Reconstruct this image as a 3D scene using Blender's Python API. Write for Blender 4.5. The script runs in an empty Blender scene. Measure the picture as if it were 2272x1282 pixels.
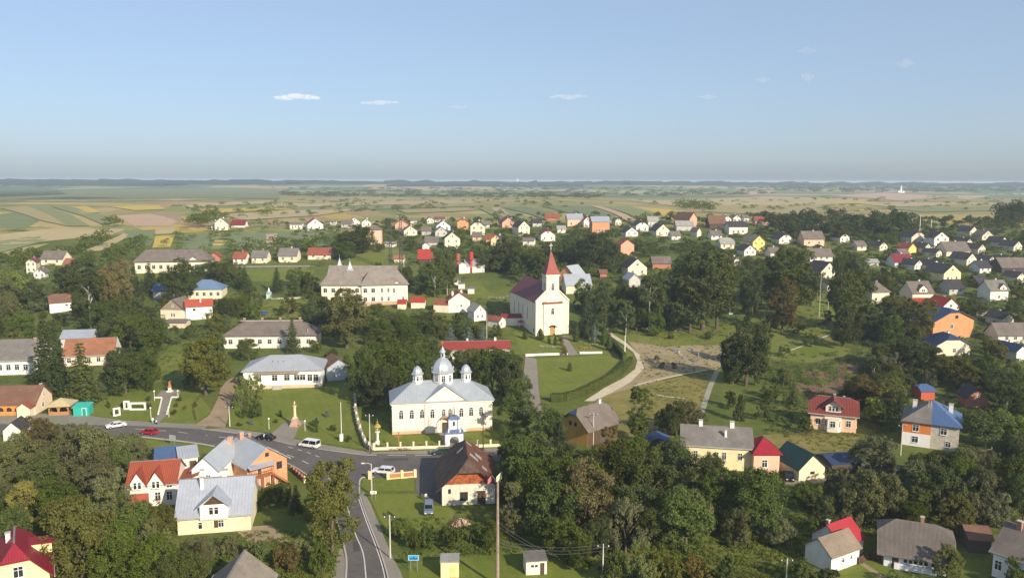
import bpy, bmesh, math, random
import numpy as np
from mathutils import Vector, Matrix
R = math.radians
random.seed(7)
RNG = np.random.default_rng(7)
SC = bpy.context.scene
COL = SC.collection

# ------------------------------------------------------------------ camera
F, CX, CY = 1780.0, 1136.0, 641.0
CAM_Z = 60.0
PITCH = math.atan((641.0 - 400.5) / F)
ROLL = R(0.2)
_r, _u0 = Vector((1, 0, 0)), Vector((0, math.sin(PITCH), math.cos(PITCH)))
FWD = Vector((0, math.cos(PITCH), -math.sin(PITCH)))
RGT = _r * math.cos(ROLL) + _u0 * math.sin(ROLL)
UPV = _u0 * math.cos(ROLL) - _r * math.sin(ROLL)
cam_data = bpy.data.cameras.new('camera')
cam = bpy.data.objects.new('camera', cam_data)
COL.objects.link(cam)
cam_data.sensor_width = 36.0
cam_data.lens = F / 2272.0 * 36.0
cam_data.clip_start, cam_data.clip_end = 1.0, 120000.0
M = Matrix.Identity(4)
for i in range(3):
    M[i][0], M[i][1], M[i][2] = RGT[i], UPV[i], -FWD[i]
M[2][3] = CAM_Z
cam.matrix_world = M
SC.camera = cam

# ------------------------------------------------------------------ light
SUN_EL = R(27)
SUN_AZ = Vector((0.61, -0.79, 0)).normalized()
SUN_DIR = Vector((SUN_AZ.x * math.cos(SUN_EL), SUN_AZ.y * math.cos(SUN_EL), math.sin(SUN_EL)))
W = bpy.data.worlds.new('World')
SC.world = W
W.use_nodes = True
wn = W.node_tree.nodes
sky = wn.new('ShaderNodeTexSky')
sky.sky_type = 'NISHITA'
sky.sun_disc = False
sky.sun_elevation = SUN_EL
sky.sun_rotation = math.atan2(SUN_DIR.x, SUN_DIR.y)
sky.altitude = 1000
sky.air_density, sky.dust_density, sky.ozone_density = 1.0, 3.0, 7.0
gam = wn.new('ShaderNodeGamma')
gam.inputs['Gamma'].default_value = 0.7
air = wn.new('ShaderNodeMix')
air.data_type, air.blend_type = 'RGBA', 'ADD'
air.inputs[0].default_value = 1.0
air.inputs[7].default_value = (0.99, 1.05, 1.16, 1)   # even milky air over the whole dome
bg = wn['Background']
bg.inputs['Strength'].default_value = 0.106
W.node_tree.links.new(sky.outputs[0], gam.inputs['Color'])
W.node_tree.links.new(gam.outputs[0], air.inputs[6])
W.node_tree.links.new(air.outputs[2], bg.inputs['Color'])
sun_d = bpy.data.lights.new('sun', 'SUN')
sun_d.energy, sun_d.angle, sun_d.color = 4.0, R(0.53), (1.0, 0.86, 0.66)
sun = bpy.data.objects.new('sun', sun_d)
sun.rotation_euler = (-SUN_DIR).to_track_quat('-Z', 'Y').to_euler()
sun.location = (200, -200, 300)
COL.objects.link(sun)
vs = SC.view_settings
vs.view_transform, vs.look, vs.exposure, vs.gamma, vs.use_curve_mapping = 'Standard', 'None', 0.75, 1.0, False
cy = SC.cycles
cy.max_bounces, cy.diffuse_bounces, cy.glossy_bounces, cy.transmission_bounces = 5, 3, 2, 3
cy.volume_bounces, cy.transparent_max_bounces = 1, 8
cy.use_denoising = True
try: cy.denoiser = 'OPENIMAGEDENOISE'
except Exception: pass
HAZE_DENSITY = 0.00016

# ------------------------------------------------------------------ terrain
_py = np.array([-50, 60, 200, 260, 300, 350, 420, 480, 550, 650, 900, 1200, 2000, 3000.])
_ph = np.array([0, 0, 0, 1.5, 4, 9, 16, 22, 28, 31, 30.5, 29, 26, 25.])
_ty = np.arange(-50, 3000, 1.0)
_th = np.interp(_ty, _py, _ph)
_k = np.ones(41) / 41
_th = np.convolve(np.pad(_th, 20, mode='edge'), _k, mode='valid')
_ty2 = np.concatenate([_ty[:2400], [2450, 2900, 3400, 9000, 45000]])
_th2 = np.concatenate([_th[:2400], [25.5, 31, 41, 42, 42]])
def hgt(x, y):
    y = np.asarray(y, float); x = np.asarray(x, float)
    b = np.interp(y, _ty2, _th2)
    far = np.clip((y - 420) / 300, 0, 1) * np.clip((2600 - y) / 1200, 0, 1)
    far = far * np.clip((640 - np.abs(x)) / 120, 0, 1)
    return b + far * (1.6 * np.sin(x / 90.0 + 1) + .7 * np.sin(x / 55.0 + y / 120.0))
def H(x, y): return float(hgt(x, y))
def ray(px, py):
    return FWD + RGT * ((px - CX) / F) - UPV * ((py - CY) / F)
_TS = np.concatenate([np.arange(70, 1200, 1.0), np.geomspace(1200, 44000, 800)])
def P(px, py):
    d = ray(px, py)
    x, y, z = d.x * _TS, d.y * _TS, CAM_Z + d.z * _TS
    below = z - hgt(x, y)
    k = int(np.argmax(below < 0))
    if below[k] >= 0: k = len(_TS) - 1
    t = _TS[k]
    if k > 0:
        a, b = below[k - 1], below[k]
        t = _TS[k - 1] + (_TS[k] - _TS[k - 1]) * a / (a - b + 1e-12)
    p = Vector((0, 0, CAM_Z)) + d * t
    p.z = H(p.x, p.y)
    return p
def PZ(px, py, z):
    d = ray(px, py)
    return Vector((0, 0, CAM_Z)) + d * ((z - CAM_Z) / d.z)
def PROJ(p):
    q = Vector(p) - Vector((0, 0, CAM_Z))
    t = q.dot(FWD)
    return CX + q.dot(RGT) / t * F, CY - q.dot(UPV) / t * F, t
def MPP(p):   # metres per photo pixel at a point
    return (Vector(p) - Vector((0, 0, CAM_Z))).dot(FWD) / F

# ------------------------------------------------------------------ objects
def link(o, parent=None):
    COL.objects.link(o)
    if parent is not None: o.parent = parent
    return o
def thing(name, label, cat, loc=(0, 0, 0), rz=0, group=None):
    o = bpy.data.objects.new(name, None)
    o.empty_display_size = 0.3
    o.location = loc
    o.rotation_euler = (0, 0, rz)
    link(o)
    if label: o['label'] = label
    o['category'] = cat
    if group: o['group'] = group
    return o
class MB:
    def __init__(s): s.v, s.f, s.m = [], [], []
    def poly(s, pts, mi=0):
        n = len(s.v); s.v += [tuple(p) for p in pts]
        s.f.append(tuple(range(n, n + len(pts)))); s.m.append(mi); return s
    def box(s, x0, x1, y0, y1, z0, z1, mi=0):
        n = len(s.v)
        s.v += [(x0, y0, z0), (x1, y0, z0), (x1, y1, z0), (x0, y1, z0), (x0, y0, z1), (x1, y0, z1), (x1, y1, z1), (x0, y1, z1)]
        for q in ((0, 3, 2, 1), (4, 5, 6, 7), (0, 1, 5, 4), (1, 2, 6, 5), (2, 3, 7, 6), (3, 0, 4, 7)):
            s.f.append(tuple(n + k for k in q)); s.m.append(mi)
        return s
    def slab(s, pts, t, mi=0, mside=None):
        n = len(s.v); k = len(pts); ms = mi if mside is None else mside
        s.v += [tuple(p) for p in pts] + [(p[0], p[1], p[2] - t) for p in pts]
        s.f.append(tuple(range(n, n + k))); s.m.append(mi)
        s.f.append(tuple(range(n + 2 * k - 1, n + k - 1, -1))); s.m.append(ms)
        for i in range(k):
            j = (i + 1) % k
            s.f.append((n + i, n + k + i, n + k + j, n + j)); s.m.append(ms)
        return s
    def tube(s, pts, rad, seg=8, mi=0, cap=True):
        pts = [Vector(p) for p in pts]
        rr = rad if isinstance(rad, (list, tuple)) else [rad] * len(pts)
        n0 = len(s.v); k = len(pts)
        for i, p in enumerate(pts):
            t = (pts[min(i + 1, k - 1)] - pts[max(i - 1, 0)]).normalized()
            a = t.cross(Vector((0, 0, 1)) if abs(t.z) < .9 else Vector((1, 0, 0))).normalized(); b = t.cross(a)
            for j in range(seg):
                an = 2 * math.pi * j / seg
                s.v.append(tuple(p + (a * math.cos(an) + b * math.sin(an)) * rr[i]))
        for i in range(k - 1):
            for j in range(seg):
                j2 = (j + 1) % seg
                s.f.append((n0 + i * seg + j, n0 + i * seg + j2, n0 + (i + 1) * seg + j2, n0 + (i + 1) * seg + j)); s.m.append(mi)
        if cap:
            s.f.append(tuple(n0 + j for j in range(seg))[::-1]); s.m.append(mi)
            s.f.append(tuple(n0 + (k - 1) * seg + j for j in range(seg))); s.m.append(mi)
        return s
    def lathe(s, prof, seg=16, cx=0, cy_=0, mi=0, ph=0.0):
        n0 = len(s.v); k = len(prof)
        for r, z in prof:
            for j in range(seg):
                an = 2 * math.pi * (j + ph) / seg
                s.v.append((cx + r * math.cos(an), cy_ + r * math.sin(an), z))
        for i in range(k - 1):
            for j in range(seg):
                j2 = (j + 1) % seg
                s.f.append((n0 + i * seg + j, n0 + i * seg + j2, n0 + (i + 1) * seg + j2, n0 + (i + 1) * seg + j)); s.m.append(mi)
        s.f.append(tuple(n0 + j for j in range(seg))[::-1]); s.m.append(mi)
        s.f.append(tuple(n0 + (k - 1) * seg + j for j in range(seg))); s.m.append(mi)
        return s
    def mesh(s, name, mats):
        me = bpy.data.meshes.new(name)
        me.from_pydata(s.v, [], s.f)
        for m in (mats if isinstance(mats, (list, tuple)) else [mats]): me.materials.append(m)
        if any(s.m): me.polygons.foreach_set('material_index', s.m)
        me.update()
        return me
    def build(s, name, mats, parent=None, loc=(0, 0, 0), rz=0, smooth=False):
        me = s.mesh(name, mats)
        if smooth: me.polygons.foreach_set('use_smooth', [True] * len(me.polygons))
        o = bpy.data.objects.new(name, me)
        o.location = loc; o.rotation_euler = (0, 0, rz)
        return link(o, parent)
def inst(name, me, parent=None, loc=(0, 0, 0), rz=0, scale=None):
    o = bpy.data.objects.new(name, me)
    o.location = loc; o.rotation_euler = (0, 0, rz)
    if scale is not None: o.scale = scale
    return link(o, parent)
def npmesh(name, V, Fq, mats, midx=None):
    """V (n,3), Fq (m,4) or (m,3) int arrays"""
    me = bpy.data.meshes.new(name)
    V = np.ascontiguousarray(V, np.float32); Fq = np.ascontiguousarray(Fq, np.int32)
    m, k = Fq.shape
    me.vertices.add(len(V)); me.vertices.foreach_set('co', V.ravel())
    me.loops.add(m * k); me.loops.foreach_set('vertex_index', Fq.ravel())
    me.polygons.add(m)
    me.polygons.foreach_set('loop_start', np.arange(0, m * k, k, dtype=np.int32))
    me.polygons.foreach_set('loop_total', np.full(m, k, np.int32))
    for mm in (mats if isinstance(mats, (list, tuple)) else [mats]): me.materials.append(mm)
    if midx is not None: me.polygons.foreach_set('material_index', np.ascontiguousarray(midx, np.int32))
    me.update(calc_edges=True)
    return me

# ------------------------------------------------------------------ materials
class NT:
    def __init__(s, name):
        s.mat = bpy.data.materials.new(name); s.mat.use_nodes = True
        s.t = s.mat.node_tree; s.n = s.t.nodes; s.b = s.n['Principled BSDF']
        s.out = s.n['Material Output']
    def new(s, typ, **kw):
        nd = s.n.new(typ)
        for k, v in kw.items():
            if k.startswith('_'): setattr(nd, k[1:], v)
        return nd
    def put(s, sock, val):
        if isinstance(val, bpy.types.NodeSocket): s.t.links.new(val, sock)
        elif isinstance(val, (tuple, list)) and len(val) == 3 and sock.type == 'RGBA': sock.default_value = (*val, 1)
        else: sock.default_value = val
    def math(s, op, a, b=0.0, c=0.0):
        nd = s.new('ShaderNodeMath', _operation=op)
        s.put(nd.inputs[0], a); s.put(nd.inputs[1], b)
        if op in ('MULTIPLY_ADD', 'COMPARE', 'SMOOTH_MIN'): s.put(nd.inputs[2], c)
        return nd.outputs[0]
    def noise(s, vec, scale, detail=3.0, rough=.55):
        nd = s.new('ShaderNodeTexNoise')
        if vec is not None: s.put(nd.inputs['Vector'], vec)
        nd.inputs['Scale'].default_value = scale; nd.inputs['Detail'].default_value = detail; nd.inputs['Roughness'].default_value = rough
        return nd.outputs['Fac']
    def ramp(s, fac, stops, interp='LINEAR'):
        nd = s.new('ShaderNodeValToRGB'); s.put(nd.inputs[0], fac)
        cr = nd.color_ramp; cr.interpolation = interp
        while len(cr.elements) < len(stops): cr.elements.new(.5)
        for e, (p, c) in zip(cr.elements, stops):
            e.position = p; e.color = (*c, 1) if not isinstance(c, float) else (c, c, c, 1)
        return nd.outputs[0]
    def mix(s, fac, a, b, mode='MIX'):
        nd = s.new('ShaderNodeMix', _data_type='RGBA', _blend_type=mode)
        s.put(nd.inputs[0], fac); s.put(nd.inputs[6], a); s.put(nd.inputs[7], b)
        return nd.outputs[2]
    def range(s, v, a, b, c=0., d=1.):
        nd = s.new('ShaderNodeMapRange'); s.put(nd.inputs[0], v)
        for i, x in enumerate((a, b, c, d)): nd.inputs[i + 1].default_value = x
        return nd.outputs[0]
    def obj(s): return s.new('ShaderNodeTexCoord').outputs['Object']
    def pos(s): return s.new('ShaderNodeNewGeometry').outputs['Position']
    def sep(s, v):
        nd = s.new('ShaderNodeSeparateXYZ'); s.put(nd.inputs[0], v); return nd.outputs
    def comb(s, x, y, z=0.0):
        nd = s.new('ShaderNodeCombineXYZ')
        for i, q in enumerate((x, y, z)): s.put(nd.inputs[i], q)
        return nd.outputs[0]
    def bump(s, h, strength=.3, dist=.05):
        nd = s.new('ShaderNodeBump'); s.put(nd.inputs['Height'], h)
        nd.inputs['Strength'].default_value = strength; nd.inputs['Distance'].default_value = dist
        s.put(s.b.inputs['Normal'], nd.outputs[0])
    def fin(s, col, rough=.8, metal=0., spec=.3):
        s.put(s.b.inputs['Base Color'], col); s.put(s.b.inputs['Roughness'], rough)
        s.put(s.b.inputs['Metallic'], metal); s.b.inputs['Specular IOR Level'].default_value = spec
        return s.mat
_MC = {}
def sc(c, k): return tuple(max(0., min(1., x * k)) for x in c)
def plaster(c, dirt=.25):
    key = ('pl', c, dirt)
    if key in _MC: return _MC[key]
    n = NT('plaster'); o = n.obj(); rnd = n.new('ShaderNodeObjectInfo').outputs['Random']
    w = n.new('ShaderNodeVectorMath', _operation='ADD'); n.put(w.inputs[0], o); n.put(w.inputs[1], n.comb(n.math('MULTIPLY', rnd, 50.), 0., 0.)); o2 = w.outputs[0]
    a = n.noise(o2, .45, 5, .65); z = n.sep(o)
    streak = n.noise(n.comb(n.math('MULTIPLY', z[0], 1.6), n.math('MULTIPLY', z[1], 1.6), n.math('MULTIPLY', z[2], .22)), 1.0, 4, .6)
    f = n.math('MULTIPLY', n.range(a, .42, .75), dirt * 1.6)
    f2 = n.math('MULTIPLY', n.range(streak, .52, .8), dirt * 1.3)
    col = n.mix(f, c, sc(c, .62)); col = n.mix(f2, col, (c[0] * .55, c[1] * .5, c[2] * .44))
    n.bump(n.noise(o, 9, 3), .15, .03)
    _MC[key] = n.fin(col, .9, 0, .15); return _MC[key]
def flat(c, rough=.7, metal=0., spec=.3, var=.18, scale=1.2):
    key = ('fl', c, rough, metal, var)
    if key in _MC: return _MC[key]
    n = NT('paint'); a = n.noise(n.obj(), scale, 4, .6)
    col = n.mix(n.range(a, .35, .7), sc(c, 1 - var), sc(c, 1 + var * .5))
    _MC[key] = n.fin(col, rough, metal, spec); return _MC[key]
def roofing(c, kind='metal', rough=.5, metal=0., rib=.5, var=.2, stain=(.05, .05, .045), amt=.35):
    key = ('rf', c, kind, rough, metal, rib, amt)
    if key in _MC: return _MC[key]
    n = NT('roofing'); tc = n.new('ShaderNodeTexCoord'); o = tc.outputs['Object']
    p = n.sep(o); nn = n.sep(tc.outputs['Normal'])
    useY = n.math('GREATER_THAN', n.math('ABSOLUTE', nn[0]), n.math('ABSOLUTE', nn[1]))
    mx = n.new('ShaderNodeMix', _data_type='FLOAT')
    n.put(mx.inputs[0], useY); n.put(mx.inputs[2], p[0]); n.put(mx.inputs[3], p[1]); s_ = mx.outputs[0]
    fr = n.math('FRACT', n.math('DIVIDE', s_, rib))
    if kind == 'metal':
        hgt_ = n.math('LESS_THAN', fr, .10); bs, bd = .8, .05
    elif kind == 'wave':
        hgt_ = n.math('SINE', n.math('MULTIPLY', s_, 2 * math.pi / rib)); bs, bd = .5, .04
    else:  # tiles: waves along and steps down the slope
        rows = n.math('FRACT', n.math('DIVIDE', p[2], .22))
        hgt_ = n.math('ADD', n.math('SINE', n.math('MULTIPLY', s_, 2 * math.pi / rib)), n.math('MULTIPLY', rows, 1.2)); bs, bd = .6, .05
    n.bump(hgt_, bs, bd)
    rnd = n.new('ShaderNodeObjectInfo').outputs['Random']
    w = n.new('ShaderNodeVectorMath', _operation='ADD'); n.put(w.inputs[0], o); n.put(w.inputs[1], n.comb(n.math('MULTIPLY', rnd, 70.), 3., 0.)); o2 = w.outputs[0]
    a = n.noise(o2, .35, 5, .65); b = n.noise(o2, 2.2, 4, .6)
    sheet = n.new('ShaderNodeTexWhiteNoise', _noise_dimensions='3D')
    n.put(sheet.inputs['Vector'], n.comb(n.math('FLOOR', n.math('DIVIDE', s_, max(rib, .5) * 2)), n.math('FLOOR', n.math('DIVIDE', p[2], .85)), n.math('MULTIPLY', rnd, 9.)))
    col = n.mix(n.range(a, .35, .7), sc(c, 1 - var), sc(c, 1 + var * .5))
    col = n.mix(n.math('MULTIPLY', sheet.outputs['Value'], var * .9), col, sc(c, .68))
    col = n.mix(n.math('MULTIPLY', n.range(b, .5, .75), amt), col, stain)
    if kind == 'metal':
        col = n.mix(n.math('MULTIPLY', n.math('LESS_THAN', fr, .10), .35), col, sc(c, .55))
    _MC[key] = n.fin(col, rough, metal, .14 if kind == 'tile' else .3); return _MC[key]
def brickwork(c, mortar=(.35, .32, .28), bw=.5, bh=.16):
    key = ('br', c, bw)
    if key in _MC: return _MC[key]
    n = NT('brickwork'); tc = n.new('ShaderNodeTexCoord'); p = n.sep(tc.outputs['Object']); nn = n.sep(tc.outputs['Normal'])
    useY = n.math('GREATER_THAN', n.math('ABSOLUTE', nn[0]), n.math('ABSOLUTE', nn[1]))
    mx = n.new('ShaderNodeMix', _data_type='FLOAT'); n.put(mx.inputs[0], useY); n.put(mx.inputs[2], p[0]); n.put(mx.inputs[3], p[1])
    bt = n.new('ShaderNodeTexBrick'); n.put(bt.inputs['Vector'], n.comb(mx.outputs[0], p[2], 0.))
    n.put(bt.inputs['Color1'], sc(c, 1.1)); n.put(bt.inputs['Color2'], sc(c, .78)); n.put(bt.inputs['Mortar'], mortar)
    bt.inputs['Scale'].default_value = 1.0; bt.inputs['Brick Width'].default_value = bw; bt.inputs['Row Height'].default_value = bh; bt.inputs['Mortar Size'].default_value = .012
    a = n.noise(tc.outputs['Object'], .5, 4, .6)
    col = n.mix(n.math('MULTIPLY', n.range(a, .4, .75), .45), bt.outputs['Color'], sc(c, .6))
    n.bump(bt.outputs['Fac'], -.3, .02)
    _MC[key] = n.fin(col, .9, 0, .15); return _MC[key]
def foliage_mat(name, ca, cb, var=.25):
    n = NT(name); g = n.new('ShaderNodeNewGeometry'); isl = g.outputs['Random Per Island']
    rnd = n.new('ShaderNodeObjectInfo').outputs['Random']
    big = n.noise(n.obj(), .35, 3, .6)
    col = n.mix(n.range(isl, 0, 1, .12, .88), ca, cb)
    col = n.mix(n.math('MULTIPLY', n.range(big, .4, .65), .5), col, sc(cb, 1.15))
    hs = n.new('ShaderNodeHueSaturation'); n.put(hs.inputs['Color'], col)
    n.put(hs.inputs['Hue'], n.range(rnd, 0, 1, .485, .512)); n.put(hs.inputs['Value'], n.range(rnd, 0, 1, 1 - var, 1 + var)); 
    n.put(hs.inputs['Saturation'], n.range(n.math('FRACT', n.math('MULTIPLY', rnd, 7.3)), 0, 1, .82, 1.08))
    dif = n.new('ShaderNodeBsdfDiffuse'); tr = n.new('ShaderNodeBsdfTranslucent'); ms = n.new('ShaderNodeMixShader')
    n.put(dif.inputs['Color'], hs.outputs[0]); n.put(tr.inputs['Color'], hs.outputs[0]); ms.inputs[0].default_value = .3
    n.t.links.new(dif.outputs[0], ms.inputs[1]); n.t.links.new(tr.outputs[0], ms.inputs[2]); n.t.links.new(ms.outputs[0], n.out.inputs['Surface'])
    n.n.remove(n.b)
    return n.mat
LEAF = {
    'dark': foliage_mat('foliage_dark', (.044, .066, .015), (.10, .125, .027)),
    'green': foliage_mat('foliage_green', (.058, .088, .018), (.128, .158, .032)),
    'olive': foliage_mat('foliage_olive', (.085, .094, .02), (.158, .158, .034)),
    'grey': foliage_mat('foliage_grey', (.092, .105, .042), (.185, .19, .08)),
    'light': foliage_mat('foliage_light', (.11, .145, .026), (.20, .235, .05)),
    'brown': foliage_mat('foliage_brown', (.105, .086, .024), (.18, .145, .045)),
    'yellow': foliage_mat('foliage_yellow', (.15, .14, .025), (.25, .21, .045)),
    'blue': foliage_mat('foliage_blue', (.09, .13, .11), (.19, .24, .20), .1),
    'spruce': foliage_mat('foliage_spruce', (.034, .052, .02), (.07, .09, .03)),
    'sprucelight': foliage_mat('foliage_sprucelight', (.07, .09, .025), (.135, .155, .045)),
    'thuja': foliage_mat('foliage_thuja', (.05, .082, .02), (.11, .145, .035)),
}
BARK = flat((.13, .105, .08), .95, 0, .1, .4, 2)
PALEBARK = flat((.45, .43, .38), .9, 0, .1, .4, 2)
GLASS = NT('window_glass'); GLASS = GLASS.fin((.025, .03, .038), .12, 0, .6)
WHITE = flat((.80, .79, .74), .7, 0, .25, .06)
FRAMEW = flat((.78, .77, .72), .6, 0, .3, .05)
CREAM = (.78, .72, .55)
IRON = flat((.10, .10, .11), .55, .5, .4)
CONC = plaster((.42, .40, .36), .3)
WOODD = flat((.10, .065, .04), .85, 0, .2, .35, 3)
STEEL = flat((.45, .47, .5), .45, .6, .5)
GOLD = flat((.72, .5, .12), .35, .7, .5)
# ------------------------------------------------------------------ ground materials
def grass_mat(name, stops, s1=.06, s2=.7, dry=None, mow=False):
    n = NT(name); p = n.pos()
    a = n.noise(p, s1, 6, .62); b = n.noise(p, s2, 5, .7); c = n.noise(p, 5.0, 3, .6)
    f = n.math('ADD', n.math('MULTIPLY', a, .6), n.math('MULTIPLY', b, .4))
    col = n.ramp(f, stops)
    if mow:
        pp = n.sep(p); w = n.math('SINE', n.math('ADD', n.math('MULTIPLY', n.math('ADD', pp[0], n.math('MULTIPLY', pp[1], .35)), 2.6), n.math('MULTIPLY', a, 9.)))
        col = n.mix(n.range(w, -.2, .6, 0, .16), col, (.20, .215, .06))
        col = n.mix(n.math('MULTIPLY', n.range(n.noise(p, .22, 5, .7), .54, .7), .55), col, (.235, .20, .085))
        col = n.mix(n.math('MULTIPLY', n.range(n.noise(p, .9, 4, .7), .58, .72), .4), col, (.07, .115, .02))
    if dry: col = n.mix(n.math('MULTIPLY', n.range(n.noise(p, .13, 6, .7), .5, .66), .75), col, dry)
    col = n.mix(n.math('MULTIPLY', n.range(c, .35, .75), .35), col, n.mix(.5, col, (.02, .03, .008)))
    n.bump(n.math('ADD', n.math('MULTIPLY', b, .6), n.math('MULTIPLY', c, .5)), .6, .25)
    return n.fin(col, .95, 0, .1)
LAWN = grass_mat('lawn_grass', [(.3, (.10, .135, .02)), (.5, (.145, .18, .028)), (.7, (.195, .205, .042))], .07, .8, None, True)
MEADOW = grass_mat('meadow_grass', [(.3, (.085, .12, .02)), (.5, (.14, .175, .03)), (.7, (.20, .20, .05))], .05, .5, (.21, .18, .075))
DRYGRASS = grass_mat('dry_grass', [(.3, (.14, .14, .036)), (.5, (.22, .19, .06)), (.7, (.31, .245, .095))], .06, .6, (.10, .13, .035))
def earth_mat(name, c, c2, s=.25, dark=.55, rough=.95, scale2=2.5):
    n = NT(name); p = n.pos()
    a = n.noise(p, s, 6, .65); b = n.noise(p, scale2, 4, .65)
    col = n.mix(n.range(a, .35, .68), c, c2)
    col = n.mix(n.math('MULTIPLY', n.range(b, .42, .75), .6), col, sc(c, dark))
    n.bump(b, .5, .06)
    return n.fin(col, rough, 0, .15)
SAND = earth_mat('pale_sand', (.60, .53, .40), (.48, .42, .30))
DIRT = earth_mat('bare_dirt', (.36, .27, .175), (.27, .21, .13))
SOIL = earth_mat('garden_soil', (.22, .14, .085), (.16, .105, .065))
ASPHALT = earth_mat('asphalt', (.105, .097, .092), (.15, .138, .128), .09, .72, .85, .9)
PAVING = earth_mat('paving', (.28, .25, .21), (.22, .20, .17), .15, .72, .9, 1.5)
GRAVEL = earth_mat('gravel_verge', (.27, .25, .21), (.20, .20, .15), .12, .7)
WHITEPAINT = earth_mat('road_paint', (.7, .69, .64), (.55, .54, .5), .8, .7, .8)

def ground_material():
    n = NT('ground'); p = n.pos(); q = n.sep(p); x, y = q[0], q[1]
    a = n.noise(p, .035, 6, .65); b = n.noise(p, .45, 5, .7); c = n.noise(p, 4.0, 3, .6)
    f = n.math('ADD', n.math('MULTIPLY', a, .55), n.math('MULTIPLY', b, .45))
    g = n.ramp(f, [(.3, (.05, .075, .015)), (.46, (.095, .125, .026)), (.56, (.135, .155, .035)), (.7, (.20, .18, .065))])
    g = n.mix(n.math('MULTIPLY', n.range(c, .35, .75), .4), g, n.mix(.5, g, (.02, .028, .008)))
    # field patchwork: cells, each ploughed its own way
    def fields(cell, strip, length, stops, warp):
        wv = n.new('ShaderNodeVectorMath', _operation='MULTIPLY_ADD')
        nz = n.new('ShaderNodeTexNoise'); n.put(nz.inputs['Vector'], p); nz.inputs['Scale'].default_value = .004; nz.inputs['Detail'].default_value = 2
        n.put(wv.inputs[0], nz.outputs['Color']); wv.inputs[1].default_value = (warp,) * 3; n.put(wv.inputs[2], p)
        pw = n.sep(wv.outputs[0])
        vo = n.new('ShaderNodeTexVoronoi'); vo.inputs['Scale'].default_value = 1.0
        n.put(vo.inputs['Vector'], n.comb(n.math('DIVIDE', pw[0], cell), n.math('DIVIDE', pw[1], cell * 1.6), 0.))
        cid = n.sep(vo.outputs['Color'])
        ang = n.range(cid[0], 0, 1, .35, 1.5)
        ca, sa = n.math('COSINE', ang), n.math('SINE', ang)
        u = n.math('ADD', n.math('MULTIPLY', pw[0], sa), n.math('MULTIPLY', pw[1], ca))
        v = n.math('SUBTRACT', n.math('MULTIPLY', pw[1], sa), n.math('MULTIPLY', pw[0], ca))
        iu = n.math('FLOOR', n.math('DIVIDE', u, strip))
        w1 = n.new('ShaderNodeTexWhiteNoise', _noise_dimensions='2D'); n.put(w1.inputs['Vector'], n.comb(iu, n.math('MULTIPLY', cid[1], 91.)))
        iv = n.math('FLOOR', n.math('ADD', n.math('DIVIDE', v, length), n.math('MULTIPLY', w1.outputs['Value'], 3.)))
        w2 = n.new('ShaderNodeTexWhiteNoise', _noise_dimensions='3D'); n.put(w2.inputs['Vector'], n.comb(iu, iv, n.math('MULTIPLY', cid[2], 57.)))
        return n.ramp(w2.outputs['Value'], stops, 'CONSTANT')
    near = fields(260., 26., 240., [(0, (0.294, 0.252, 0.105)), (.16, (0.168, 0.203, 0.070)), (.34, (0.378, 0.308, 0.140)), (.5, (0.210, 0.231, 0.077)), (.64, (0.336, 0.238, 0.140)), (.78, (0.420, 0.315, 0.091)), (.88, (0.238, 0.238, 0.098))], 90.)
    far = fields(1500., 260., 2200., [(0, (0.140, 0.182, 0.077)), (.3, (0.105, 0.154, 0.070)), (.5, (0.196, 0.210, 0.091)), (.7, (0.350, 0.294, 0.154)), (.82, (0.119, 0.161, 0.070)), (.93, (0.280, 0.266, 0.126))], 300.)
    nf = n.mix(n.range(n.noise(p, .02, 5, .6), .4, .65), near, n.mix(.5, near, (.27, .235, .10)))
    mf = n.range(y, 1500, 1700)
    fld = n.mix(mf, nf, far)
    edge = n.math('ADD', y, n.math('MULTIPLY', n.math('SUBTRACT', a, .5), 260.))
    dryleft = n.math('MULTIPLY', n.range(x, -60., -170.), 60.)
    k = n.range(n.math('ADD', edge, dryleft), 560, 600)
    col = n.mix(k, g, fld)
    n.bump(n.math('ADD', n.math('MULTIPLY', b, .6), n.math('MULTIPLY', c, .5)), .6, .3)
    return n.fin(col, .95, 0, .1)

# ------------------------------------------------------------------ ground sheet
def ground_sheet():
    xs = np.concatenate([-np.geomspace(700, 46000, 40)[::-1], np.arange(-690, 691, 6.0), np.geomspace(700, 46000, 40)])
    ys = np.concatenate([[-400, -100], np.arange(0, 960, 5.0), np.geomspace(965, 46000, 110)])
    X, Y = np.meshgrid(xs, ys)
    V = np.stack([X, Y, hgt(X, Y)], -1).reshape(-1, 3)
    nx, ny = len(xs), len(ys)
    i = np.arange(nx - 1)[None, :] + nx * np.arange(ny - 1)[:, None]
    Q = np.stack([i, i + 1, i + nx + 1, i + nx], -1).reshape(-1, 4)
    me = npmesh('ground', V, Q, ground_material())
    me.polygons.foreach_set('use_smooth', [True] * len(me.polygons))
    o = link(bpy.data.objects.new('ground', me)); o['kind'] = 'structure'; return o
ground_sheet()

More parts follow.
